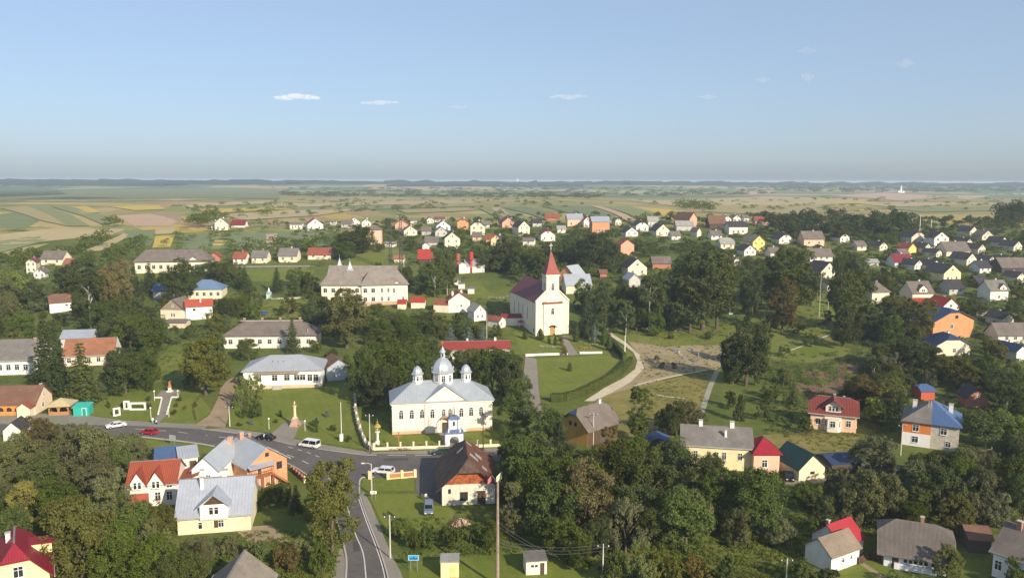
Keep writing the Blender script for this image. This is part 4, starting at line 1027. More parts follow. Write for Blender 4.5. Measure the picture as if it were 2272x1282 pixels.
# kiosk and shed at the lower edge
b = building('transformer_kiosk', 'pale yellow boxy kiosk with flat grey roof beside the road', (978, 1282), (1018, 1281), 2.6, 2.5, .05, 'flat', WALL['paleyellow'], ROOF['lightgrey'], cat='kiosk', lm='yellow kiosk', ov=.12)
MB().box(-.45, .45, -.05, .02, .1, 2.1).build('door', flat((.72, .60, .25), .6), b.root, *b.face('f', .5, 0, .004))
b = building('garden_shed', 'small white shed with sloping flat roof and dark doorway on grass', (1167, 1276), (1213, 1273), 2.8, 2.2, .25, 'flat', plaster((.74, .70, .62), .4), ROOF['grey'], cat='shed', lm='small white garden shed', ov=.15)
b.door('f', .9, .7, 1.9); b.win('f', -.6, 1.35, .3, .25, 'bare'); b.win('f', 0, 1.35, .3, .25, 'bare')
# ochre barn
b = building('ochre_barn', 'ochre fronted wooden barn with dark half-hipped roof', (1243, 972), (1304, 992), 10.5, 4.2, 3.7, 'halfy', plaster((.62, .36, .10), .35), [ROOF['navy'], ROOF['greybrown']], cat='barn', lm='ochre wooden barn', ov=.7, c=.3)
b.win('f', -1.1, 4.1, .55, .8, 'brown'); b.win('f', .5, 4.1, .55, .8, 'brown'); b.chim(0, 8.6, .8, CHIMWHITE, .7)
hw = b.w / 2; MB().box(hw + .004, hw + .06, .05, 10.45, -1, 4.1).build('side_boarding', WOODD, b.root, b.o, b.yaw); MB().box(hw + .062, hw + .1, 4, 7, 0, 2.6).build('barn_door', WALL['dark'], b.root, b.o, b.yaw)
# yellow terrace + red hip annex
b = building('yellow_house', 'long pale yellow house with dark grey roof and three chimneys', (1511, 1036), (1668, 1046), 9, 5.0, 2.9, 'gx', plaster((.80, .68, .40), .35), ROOF['grey'], lm='long pale yellow house', ov=.3)
w = b.w
for px in (1589, 1606, 1641): b.win('f', (px - 1511) / 157 * w - w / 2, 2.3, .8, 1.5)
b.win('f', -w * .3, 2.3, .8, 1.5)
b.chim(-w * .22, 4.6, 1.3, CHIMWHITE, .8); b.chim(w * .23, 4.6, 1.3, CHIMWHITE, .9); b.chim(w * .13, 2.2, 1.5, CHIMWHITE, .45)
b = building('red_hipped_annex', 'small peach annex with bright crimson hipped roof beside yellow house', (1671, 1052), (1728, 1052), 6.5, 4.3, 2.6, 'hip', WALL['pink'], roofing((.29, .02, .035), 'tile', .55, 0, .35, .1, amt=.1), cat='annex', lm='crimson hipped annex', ov=.5)
b.win('f', -.4, 1.6, 1.0, 1.5); b.win('r', 0, 1.6, .9, 1.4)
# peach villa
b = building('peach_villa', 'peach villa with dark red roof and white central bay with balcony', (1797, 950), (1899, 961), 9, 4.3, 2.9, 'halfx', plaster((.80, .53, .36), .15), roofing((.19, .048, .04), 'tile', .6, 0, .35, .12, amt=.12), lm='peach villa', ov=.6)
WB = plaster((.80, .72, .62), .1)
bay = MB(); bw = 1.9
pts = [(-bw, -.003), (-bw * .62, -1.3), (bw * .62, -1.3), (bw, -.003)]
for i in range(3): bay.poly([(*pts[i], -1), (*pts[i + 1], -1), (*pts[i + 1], 3.2), (*pts[i], 3.2)])
bay.poly([(*p, 3.2) for p in pts]); bo = bay.build('bay', WB, b.root, b.loc(-.1, 0, 0), b.yaw)
for (x, y, rz) in ((0, -1.31, 0), (-bw * .81, -.66, -R(61)), (bw * .81, -.66, R(61))): inst('bay_window', combo_win(1.1 if x == 0 else .7, 1.5, 'std'), bo, (x, y, 1.2), rz)
MB().box(-bw, bw, -1.4, -1.3, 3.2, 3.75).build('balcony_rail', WB, b.root, b.loc(-.1, 0, 0), b.yaw)
b.dormer(-.1, 4.35, 3.5, 1.8, 1.35, roofing((.19, .048, .04), 'tile', .6, 0, .35, .12, amt=.12), WB, y0=.25, win=(3, .5, 1.2), ov=.8)
for u in (-b.w * .33, b.w * .33): b.win('f', u, 1.3, 1.0, 1.5)
b.wins('r', 2, 1.3); b.chim(.1, 4.3, .9, CHIMBRICK, .5); b.chim(2.3, 5, .6, CHIMBRICK, .4)
# half-and-half duplex
b = building('duplex_house', 'two-storey duplex, half orange and white, half bare block, roof half blue', (2001, 985), (2125, 1003), 12, 5.6, 4.0, 'hip', WALL['block'], [ROOF['grey'], ROOF['blue']], lm='half-blue-roofed duplex', ov=.55)
w = b.w
MB().box(-w / 2 - .02, 0, -.05, -.003, 3.05, 5.5).build('orange_facing', plaster((.68, .22, .06), .12), b.root, b.o, b.yaw)
MB().box(-w / 2 - .02, 0, -.055, -.003, -1.2, 3.04).build('white_facing', plaster((.82, .81, .78), .1), b.root, b.o, b.yaw)
for u, z in ((-w * .27, 3.6), (w * .23, 3.6), (-w * .27, .9)):
    o = b.win('f', u, z, 1.2, 1.4); o.location += Vector((b.sa * .05, -b.ca * .05, 0))
o = b.win('f', w * .32, .9, 1.0, 1.2); b.wins('l', 2, 3.5); b.chim(-w * .33, 6.5, 2.2, CHIMWHITE, .9); b.chim(w * .33, 6.5, 2.2, CHIMWHITE, .9)
ld = MB()
for x in (-.25, .25): ld.tube([(x, 1.6, b.roofz(0, 1.6) + .35), (x, 5.4, b.roofz(0, 5.4) + .35)], .04, 5)
for k in range(9): y = 1.8 + k * .42; ld.box(-.25, .25, y - .025, y + .025, b.roofz(0, y) + .33, b.roofz(0, y) + .37)
lad = ld.build('roof_ladder', flat((.5, .48, .44), .7), b.root, b.loc(-.6, 0, 0), b.yaw)
b = building('shed_behind', 'small red brick hut with rounded blue roof behind the duplex', (2043, 888), (2073, 888), 5, 2.6, 1.3, 'halfx', WALL['red'], ROOF['blue'], cat='hut', lm='blue-roofed red hut', ov=.3, c=.5); b.root.name = 'brick_hut'
b = building('dark_shed', 'dark red timber shed with black gable roof among bushes', (2143, 902), (2193, 904), 6, 2.6, 2.4, 'gy', WALL['brick'], ROOF['dark'], cat='shed', lm='dark red timber shed', ov=.5)
b.win('f', 0, 2.8, .5, .5)
b = building('green_roofed_hut', 'pale yellow hut with blackish green metal gable roof', (1772, 1067), (1829, 1060), 8, 2.7, 2.7, 'gy', plaster((.80, .68, .46), .3), ROOF['greenblack'], cat='hut', lm='dark green roofed hut', ov=.5); b.win('f', .1, 1.2, .9, .5, 'bare')
b = building('blue_shed', 'low dark shed with navy blue roof beside the green-roofed hut', (1845, 1052), (1910, 1046), 6, 2.2, .9, 'gx', WALL['dark'], ROOF['navy'], cat='shed', ov=.3)
b = building('blue_tarp_shed', 'low shed under a deep blue roof left of long yellow house', (1436, 1000), (1488, 1001), 5, 2.0, 1.0, 'gy', WALL['dark'], [ROOF['navy'], ROOF['blue']], cat='shed', ov=.3)
# lower right cottages
b = building('white_cottage', 'small white cottage with tan gable roof, door and two tiny windows', (1843, 1272), (1905, 1249), 4.9, 2.8, 2.0, 'gx', plaster((.76, .73, .68), .25), roofing((.25, .20, .15), 'wave', .9, 0, .18, .2), cat='cottage', lm='small white cottage', ov=.35)
b.door('f', .4, .9, 2.0, FRAMEW); b.win('f', -.6, 1.2, .5, .7); b.win('f', 1.4, 1.3, .4, .6)
b = building('red_roofed_outhouse', 'whitish outhouse with steep bright red metal roof behind white cottage', (1866, 1246), (1914, 1226), 5.5, 2.7, 2.4, 'gx', plaster((.74, .71, .66), .2), roofing((.36, .03, .04), 'metal', .5, 0, .45, .1, amt=.1), cat='outhouse', lm='bright red roof outhouse', ov=.3); b.chim(-2.2, 3.2, .9, CHIMBRICK, .5)
b = building('veranda_cottage', 'broad cottage with dark grey half-hipped roof and glazed white veranda', (1960, 1254), (2102, 1278), 9, 2.9, 3.2, 'halfx', plaster((.70, .73, .77), .2), roofing((.16, .135, .12), 'wave', .9, 0, .18, .25), cat='cottage', lm='veranda cottage', ov=1.1, c=.45)
w = b.w; b.wins('f', 5, 1.1, .5, 1.2, span=.32); b.win('f', w * .3, 1.1, 1.0, 1.2); b.win('f', w * .42, 1.1, .9, 1.2); b.door('f', -w * .32, 1.0, 2.1); b.chim(1.0, 5.0, 1.2, CHIMBRICK, .5)
MB().box(-3.0, 3.0, -.5, -.01, -.5, .9).build('veranda_base', plaster((.72, .74, .78), .2), b.root, b.loc(0, 0, 0), b.yaw)
b = building('grey_roofed_cottage', 'white house with large grey-brown roof and brick chimney at eastern edge', (2200, 1276), (2330, 1325), 9, 4.2, 3.2, 'gx', plaster((.72, .74, .76), .2), ROOF['greybrown'], cat='house', lm='grey-brown roofed edge house', ov=.5)
b.wins('f', 3, 1.3, .9, 1.4); b.chim(-2.3, 4.0, 1.3, CHIMBRICK, .7)
b = building('brown_shed', 'brown roofed open shed wedged between two cottages', (2150, 1225), (2198, 1228), 5, 2.4, 1.2, 'gx', WALL['dark'], ROOF['brown'], cat='shed', ov=.4)
# orange gable house and blue-roofed annex
b = building('orange_gable_house', 'tall orange house with grey half-hipped gable above blue-roofed annex', (2068, 757), (2158, 747), 10, 6.6, 4.0, 'halfy', plaster((.52, .27, .13), .25), [ROOF['navy'], ROOF['greybrown']], lm='tall orange house', ov=.8, c=.25)
b.win('f', 1.2, 7.2, 1.2, 1.0, 'brown'); b.win('f', -.9, 3.6, 1.2, 1.6)
b = building('blue_roofed_house', 'low pale house with blue half-hipped metal roof before orange house', (2075, 790), (2152, 788), 8, 3.5, 3.4, 'halfy', WALL['cream'], [ROOF['navy'], roofing((.24, .30, .40), 'metal', .45, .2, .5, .12)], lm='blue half-hipped roof house', ov=.7, c=.42); b.win('f', .5, 1.0, 1.0, 1.3); b.chim(0, 3.2, .7, CHIMWHITE, .6)
# clinic
b = building('hipped_clinic', 'long white house with pale silver hipped roof above the park lawn', (541, 864), (714, 859), 13, 5.0, 3.2, 'hip', plaster((.82, .80, .75), .15), roofing((.42, .45, .49), 'metal', .5, .25, .6, .1, amt=.15), lm='white silver-hipped house', ov=.6)
w = b.w
for px in (610, 637, 659, 672): b.win('f', (px - 541) / 173 * w - w / 2, 2.2, 1.5, 1.6)
for px in (688, 701): b.win('f', (px - 541) / 173 * w - w / 2, 1.9, 1.3, 1.9)
b.win('f', -w * .3, 2.2, 1.2, 1.6); b.plinth(.9, plaster((.55, .47, .33), .3))
MB().box(-w * .36, w * .22, -1.2, -.01, 4.55, 4.75).build('gutter_board', flat((.45, .32, .2), .7), b.root, b.o, b.yaw)
stp = MB()
for k in range(4): stp.box(-1.3, 1.3, -.35 * (k + 1), -.35 * k - .07, -.5, .9 - .22 * (k + 1))
stp.build('entrance_steps', CONC, b.root, b.loc(-1.5, 0, 0), b.yaw)
for x in (-.2, .3, .8): MB().box(x - .12, x + .12, -.1, .1, b.roofz(-2, 3.6) - .2, b.roofz(-2, 3.6) + .4).build('roof_vent', WOODD, b.root, b.loc(-w * .12 + x * 2, 3.4, 0), b.yaw)
b = building('slate_shed', 'bluish grey shed with dark brown gable roof beside white hipped house', (727, 846), (778, 840), 9, 4.0, 2.2, 'gy', plaster((.36, .41, .47), .2), ROOF['brown'], cat='shed', lm='bluish grey shed', ov=.4)
# long white house with grey hipped roof
b = building('long_white_house', 'long white house with grey hipped roof and row of brick chimneys', (497, 773), (700, 771), 12, 4.0, 4.1, 'hip', plaster((.80, .76, .66), .2), ROOF['greybrown'], lm='long grey-hipped house', ov=.7)
w = b.w; b.wins('f', 9, 1.2, 1.3, 1.6, span=.85)
for f in (-.32, -.12, .08, .3): b.chim(w * f, 6.2, 1.2, CHIMBRICK, .7)
MB().box(-w * .36, w * .33, 5.88, 6.12, 8.2, 8.4).build('ridge_cap', flat((.5, .45, .4), .8), b.root, b.o, b.yaw)
# red-roofed white house + grey gable
b = building('grey_gable_house', 'house with weathered wooden gable and dark grey roof joined to red roof', (357, 708), (413, 710), 9, 3.4, 4.3, 'gy', plaster((.74, .66, .52), .25), ROOF['greybrown'], lm='wooden gable house', ov=.5)
hw = b.w / 2; MB().poly([(-hw + .15, -.05, 3.45), (hw - .15, -.05, 3.45), (0, -.05, 7.5)]).build('gable_boarding', flat((.30, .25, .19), .85, 0, .2, .3, 3), b.root, b.o, b.yaw); b.win('f', 0, 4.8, .6, .8); b.win('f', -.6, .9, .6, 1.3); b.win('f', .4, .9, .6, 1.3)
b = building('red_metal_house', 'white wing with bright orange-red metal roof and white chimneys', (413.5, 711), (472, 706), 8, 4.9, 2.2, 'gx', plaster((.82, .80, .74), .12), roofing((.42, .09, .055), 'tile', .55, 0, .35, .1, amt=.1), lm='orange-red roofed white house', ov=.4)
b.win('f', -1.8, 3.2, .9, .8, 'bare'); b.win('f', 4.2, 2.4, .9, 1.2); b.chim(-1.5, 6.4, 1.4, CHIMWHITE, .9); b.chim(1.6, 6.4, 1.2, CHIMWHITE, .7); b.chim(.6, 2.2, 1.6, CHIMWHITE, .5)
building('low_shed', 'low shed with dull brown roof below the wooden gable house', (372, 728), (412, 728), 5, 2.0, .9, 'gx', WALL['beige'], ROOF['greybrown'], cat='shed', ov=.4)
# left long houses
b = building('long_grey_house', 'long white building with plain grey roof at western edge', (-70, 834), (72, 830), 15, 4.6, 4.6, 'gx', plaster((.78, .77, .72), .2), ROOF['grey'], lm='long grey-roofed edge building', ov=.6); b.wins('f', 7, 1.3, 1.2, 1.7); b.chim(b.w * .42, 7, .8, CHIMBRICK, .7)
b = building('clay_roofed_house', 'long house with rusty orange clay tile roof and white gable edge', (143, 814), (252, 808), 10, 3.4, 4.2, 'gx', plaster((.76, .62, .52), .2), ROOF['clay'], lm='clay-tile roofed house', ov=.5); b.wins('f', 5, 1.0, 1.1, 1.5)
MB().poly([(.01, 0, 3.4), (.01, 10, 3.4), (.01, 5, 7.9)]).build('gable_edge', WHITE, b.root, b.loc(b.w / 2 + .52, 0, 0), b.yaw); b.chim(1, 5, .8, CHIMBRICK, .5)
building('pale_roofed_shed', 'shed with pale blue-grey metal roof behind clay-tile house', (136, 772), (205, 769), 8, 3.2, 2.0, 'gx', WALL['grey'], ROOF['steel'], cat='shed', ov=.4)
# market cafe
b = building('cafe', 'roadside cafe with brown roof and row of orange arches', (-80, 923), (79, 920), 9, 3.0, 3.5, 'gx', plaster((.76, .62, .45), .15), ROOF['brown'], cat='cafe', lm='brown-roofed arcade cafe', ov=.5)
w = b.w
for k in range(8):
    u = -w / 2 + (k + .5) * w / 8.6
    if PROJ(b.world(u, 0, 1))[0] < -40: continue
    f = arch_wall(MB(), 2.1, 2.7, 1.4, 1.35, .16, -.2); f.box(-.7, .7, -.14, -.03, -.4, .95)
    f.build('arch_front', flat((.62, .27, .07), .7, 0, .25, .2), b.root, b.loc(u, 0, 0), b.yaw)
    MB().poly([(-.7, -.02, .95), (.7, -.02, .95), (.7, -.02, 2.0), (-.7, -.02, 2.0)]).build('arch_glass', GLASS, b.root, b.loc(u, 0, 0), b.yaw)
b.win('r', .3, 3.6, .7, 1.1); b.win('r', -.5, 1, 1, 1.2); b.chim(w * .45, 5.5, 1.0, CHIMBRICK, .6)
pb = Block(b.root, b.world(w / 2 - 3.4, -2.2, 0), b.world(w / 2 - .2, -2.2, 0), 2.15, 2.5, 1.2, 'gy', plaster((.72, .6, .45), .1), ROOF['redbrown'], ov=.3); pb.walls.name = 'porch_walls'; pb.roofo.name = 'porch_roof'
gz_a, gz_b = P(108, 922), P(153, 920); m = (gz_a + gz_b) / 2
gz = thing('gazebo', 'open summer pavilion with tan hipped roof beside the arcade cafe', 'gazebo', m); LANDMARKS.append(('tan-roofed pavilion', 130, 908)); PROTECT.append((103, 888, 158, 922, 190))
bz = Block(gz, gz_a, gz_b, 4.6, 2.3, 1.5, 'hip', flat((.40, .22, .10), .7), roofing((.52, .43, .24), 'wave', .85, 0, .2, .12), ov=.7)
bpy.data.objects.remove(bz.walls)
for face, L in (('f', bz.w), ('l', 4.6), ('r', 4.6), ('b', bz.w)):
    for k in range(2):
        l, a = bz.face(face, (k - .5) * L / 2, 0, 0); arch_wall(MB(), L / 2 - .02, 2.28, L / 2 - .5, 1.2, .1).box(-L / 4 + .1, L / 4 - .1, .01, .08, -.3, .9).build('arched_side', flat((.40, .22, .10), .7), gz, l, a)
b = building('market_kiosk', 'bright teal green metal kiosk standing at the roadside', (163, 923), (197, 922), 3, 2.3, .35, 'flat', flat((.03, .42, .34), .5, 0, .4, .1), flat((.05, .45, .38), .5, 0, .4, .1), cat='kiosk', lm='teal kiosk', ov=.2); b.door('f', .8, .9, 1.9, flat((.02, .3, .26), .5))
# school
S = plaster((.78, .70, .57), .2); SR = roofing((.27, .235, .20), 'wave', .9, 0, .18, .2)
b = building('school', 'large cream two-storey school with grey-brown roofs and two roof turrets', (803, 679), (905, 674), 12, 8.0, 5.2, 'hip', S, SR, cat='school', lm='turreted school', ov=.7, hipf=.62)
w = b.w; sch = b.root
for z in (1.2, 4.9):
    for f in (-.42, -.25, -.06, .08): b.win('f', w * f, z, 1.5 if f < -.1 else .8, 1.8)
b.win('f', w * .2, 4.6, .8, 1.9); b.win('f', w * .4, 1.2, .8, 1.6)
b.dormer(w * .27, 7.9, 4.6, .1, 1.5, SR, S, y0=-.06, win=(0, 0, 0), ov=.4)
b.plinth(1.0, plaster((.5, .33, .25), .2))
s2 = Block(sch, P(714, 678), P(802, 678), 12, 8.0, 5.2, 'hip', S, SR, ov=.7, hipf=.5, z=b.o.z + sch.location.z); s2.walls.name = 'wing_walls'; s2.roofo.name = 'wing_roof'; s2.guard()
for z in (1.2, 4.9): s2.wins('f', 5, z, 1.5, 1.8, span=.8)
s2.wins('l', 3, 4.9, 1.2, 1.7)
a3 = s2.world(-s2.w / 2, 12.05, 0); b3 = a3 + (s2.world(s2.w / 2, 12.05, 0) - a3) * 1.75
s3 = Block(sch, a3, b3, 14, 8.6, 5.6, 'gx', S, SR, ov=.6, z=b.o.z + sch.location.z); s3.walls.name = 'rear_walls'; s3.roofo.name = 'rear_roof'
for px, py in ((754, 602), (777, 610)):
    q = PZ(px, py, sch.location.z + 12.0); l = q - sch.location
    t = MB().box(-1.3, 1.3, -1.3, 1.3, -2.5, 2.0).build('turret', S, sch, l, b.yaw)
    MB().box(-.9, .9, -1.33, -1.305, .6, 1.4).build('turret_opening', GLASS, t)
    MB().lathe([(2.3, 2.0), (1.3, 2.9), (.6, 4.4), (.12, 6.0)], 4, ph=.5).build('turret_roof', ROOF['silver'], t)
    MB().tube([(0, 0, 5.9), (0, 0, 7.2)], .07, 5).lathe([(.05, 6.9), (.25, 7.1), (.05, 7.3)], 6).build('turret_finial', STEEL, t)
b.chim(-1, 8, 1.0, CHIMWHITE, 1.8)
# far left long grey roof
b = building('long_grey_hall', 'very long cream hall with weathered grey hipped roof', (300, 607), (462, 602), 14, 4.8, 5.4, 'hip', WALL['cream'], ROOF['greybrown'], cat='hall', lm='long weathered-roof hall', ov=.9, hipf=.6)
b.wins('f', 10, 1.2, 1.5, 2.0, span=.88); b.dormer(b.w * .3, 4.7, 7, .1, 2.2, ROOF['greybrown'], WALL['white'], y0=-.08, win=(0, 0, 0), ov=.4)
b = building('blue_roofed_hall', 'pale yellow hall with blue hipped metal roof among trees', (415, 665), (492, 663), 11, 3.8, 3.6, 'hip', WALL['cream'], roofing((.17, .26, .42), 'metal', .5, .2, .6, .1), cat='hall', lm='blue-hipped hall', ov=.5); b.wins('f', 5, 1.1, 1.2, 1.6)
building('blue_gable_shed', 'small shed with vivid blue gable roof left of blue-hipped hall', (340, 664), (382, 664), 8, 3.6, 2.6, 'gx', WALL['grey'], ROOF['blue'], cat='shed', ov=.5)
b = building('white_barn', 'plain white barn with grey-brown roof and two slit windows', (111, 695), (159, 689), 8, 3.5, 3.0, 'gx', plaster((.80, .79, .75), .08), ROOF['brown'], cat='barn', lm='plain white barn', ov=.3); b.win('f', 2.2, 2.0, .9, .5, 'bare'); b.win('f', 3.7, 2.0, .7, .5, 'bare')
# red-roofed cluster behind
b = building('white_gable_house', 'white gabled house with red edged roof and several chimneys', (995, 694), (1043, 692), 9, 4.6, 3.2, 'gy', WALL['white'], ROOF['redbrown'], lm='red-edged white gable house', ov=.4); b.win('f', .8, 2.0, .6, .9); b.chim(-2.4, 3, 1.3, CHIMWHITE, .8); b.chim(-2.2, 6, 1.3, CHIMWHITE, .8); b.chim(1.6, 7, 1.2, CHIMWHITE, .8)
b = building('red_lean_to', 'low white extension with red roof left of white gable house', (962, 692), (994, 694), 7, 3.0, 1.6, 'gx', WALL['cream'], ROOF['redbrown'], cat='extension', ov=.3)
b = building('small_white_house', 'small white house with pale grey gable roof and three windows', (1052, 713), (1078, 710), 7.5, 3.4, 2.6, 'gy', plaster((.80, .76, .66), .1), ROOF['lightgrey'], lm='small white gable house', ov=.35); b.win('f', .3, 3.6, .5, .8); b.win('f', -.9, 1.0, .6, 1.1); b.win('f', .9, 1.0, .6, 1.1); b.wins('l', 2, 1)
building('red_roofed_shed', 'low shed with bright red roof right of the turreted school', (912, 684), (942, 684), 6, 2.4, 1.6, 'gx', WALL['cream'], ROOF['red'], cat='shed', ov=.3)
building('red_porch', 'small red-roofed porch building against the school corner', (882, 686), (900, 686), 5, 2.2, 1.3, 'gx', WALL['cream'], ROOF['red'], cat='porch', ov=.3)
b = building('long_red_house', 'long low house with bright red roof behind the church trees', (976, 797), (1132, 793), 8, 2.8, 2.0, 'gx', WALL['white'], roofing((.27, .05, .042), 'tile', .55, 0, .35, .1, amt=.1), lm='long red-roofed house', ov=.4)
b.chim(b.w * -.1, 4.2, 1.0, CHIMWHITE, .6); b.chim(b.w * .3, 4.2, 1.2, CHIMWHITE, .7); b.wins('f', 6, 1)
b = building('orange_silver_house', 'orange house with pale silver roof behind the red spire', (1243, 631), (1272, 636), 9, 5.2, 3.6, 'gy', WALL['orange'], ROOF['silver'], lm='orange silver-roofed house', ov=.5); b.win('f', .5, 3.5, .9, 1.2)
b = building('silver_roofed_house', 'cream house with broad pale silver roof and one dormer by spire', (1256, 652), (1312, 650), 9, 3.4, 4.4, 'gx', WALL['cream'], ROOF['silver'], lm='broad silver roof house', ov=.4); b.dormer(1.5, 3.8, 2.6, 1.0, 1.5, ROOF['silver'], WALL['white'], y0=.3, win=(1, .8, 1.0))
b = building('pump_house', 'white pump house with grey roof beside red water towers', (1034, 606), (1075, 604), 8, 3.0, 3.2, 'gx', WALL['white'], ROOF['lightgrey'], cat='pump house', lm='white pump house', ov=.3)
b2 = Block(b.root, b.world(-b.w / 2 - 3.6, -.5, 0), b.world(-b.w / 2 - .05, -.5, 0), 6, 4.2, 1.0, 'gy', WALL['white'], ROOF['lightgrey'], ov=.1)
for px, py, hh, lab in ((1016, 605, 9.6, 'thinner rusty red water tower with narrow tank'), (1045, 605, 10.4, 'taller bright red water tower with round tank')):
    q = P(px, py); t = thing('water_tower', lab, 'water tower', q, group='red water towers'); m = flat((.40, .05, .045) if px > 1030 else (.33, .09, .06), .6)
    MB().lathe([(.75, -1), (.75, hh * .6)], 12).build('shaft', m, t, smooth=True); MB().lathe([(.75, hh * .58), (1.2, hh * .64), (1.22, hh * .66), (1.22, hh * .97), (1.15, hh), (.1, hh * 1.015)], 14).build('tank', m, t)
    PROTECT.append((px - 12, py - 45, px + 12, py, 380))
LANDMARKS.append(('red water towers', 1030, 585))
for px, py, s_ in ((1014, 634, 2.6), (1024, 641, 2.8), (1045, 652, 3.2)):
    b = building('white_hut', 'small white hut on the sunny slope ' + {1014: 'nearest the water towers', 1024: 'in the middle of its row', 1045: 'lowest of its row'}[px], (px - 7, py), (px + 7, py), 3, 2.2, .5, 'flat', WALL['white'], ROOF['grey'], cat='hut', group='white huts on the slope', ov=.2)

building('white_hut', 'small hut with bright white gable half hidden by bushes at western edge', (8, 978), (50, 976), 5, 2.4, 1.9, 'gy', WALL['white'], ROOF['dark'], cat='hut', ov=.3)
# ------------------------------------------------------------------ far houses
ROOFWORD = {'grey': 'grey', 'greybrown': 'grey-brown', 'dark': 'dark', 'silver': 'silver', 'red': 'red', 'orange': 'orange', 'darkred': 'dark red', 'lightgrey': 'pale grey', 'clay': 'clay', 'navy': 'navy', 'blue': 'blue', 'brown': 'brown', 'steel': 'bluish grey', 'redbrown': 'red-brown', 'maroon': 'maroon'}
WALLWORD = {'white': 'white', 'cream': 'cream', 'yellow': 'bright yellow', 'paleyellow': 'pale yellow', 'salmon': 'salmon', 'orange': 'orange', 'pink': 'peach', 'grey': 'grey', 'beige': 'beige', 'bluewhite': 'bluish white', 'brick': 'red brick', 'orangebrick': 'orange brick', 'dark': 'dark', 'red': 'red', 'block': 'grey block'}
SHAPEWORD = {'gx': 'long', 'gy': 'gabled', 'halfy': 'half-hipped', 'hip': 'hip-roofed', 'halfx': 'half-hipped'}
def FH(x, y, w, typ, wall, roof, wh=3.4, d=9, rise=None, yaw=12, nw=2, chim=1, ov=.5, sub=None):
    c = P(x, y); wm = w * MPP(c); a = R(yaw); dv = Vector((math.cos(a), math.sin(a), 0))
    rise = rise if rise is not None else (wm * .38 if typ in ('gy', 'halfy') else d * .36)
    n = f"{'tall ' if wh > 5 else ''}{SHAPEWORD[typ]} {WALLWORD[wall]} house with {ROOFWORD[roof]} roof"
    A = c - dv * wm / 2; B = c + dv * wm / 2
    root = thing('house', n, 'house', c, group='village houses'); 
    b = Block(root, A, B, d, wh, rise, typ, WALL[wall], ROOF[roof], ov=ov)
    FAR_HOUSES.append((root, n, x, y - wh * .5 / MPP(c)))
    b.guard(foot=.6)
    if nw and wall != 'dark':
        ww = .9 if wm < 9 else 1.1
        if typ in ('gy', 'halfy'):
            b.win('f', 0, wh + rise * .18, ww, 1.1)
            for u in (-.25, .25): b.win('f', u * wm, .9, ww, 1.3)
            if wh > 5:
                for u in (-.25, .25): b.win('f', u * wm, 3.7, ww, 1.3)
        else: b.wins('f', nw, 1.0, ww, 1.3, span=.5)
    if chim: b.chim(wm * .12, d * .55 if typ in ('gx', 'hip', 'halfx') else d * .6, 1.0, CHIMBRICK if (x + y) % 2 else CHIMWHITE, .6)
    return b
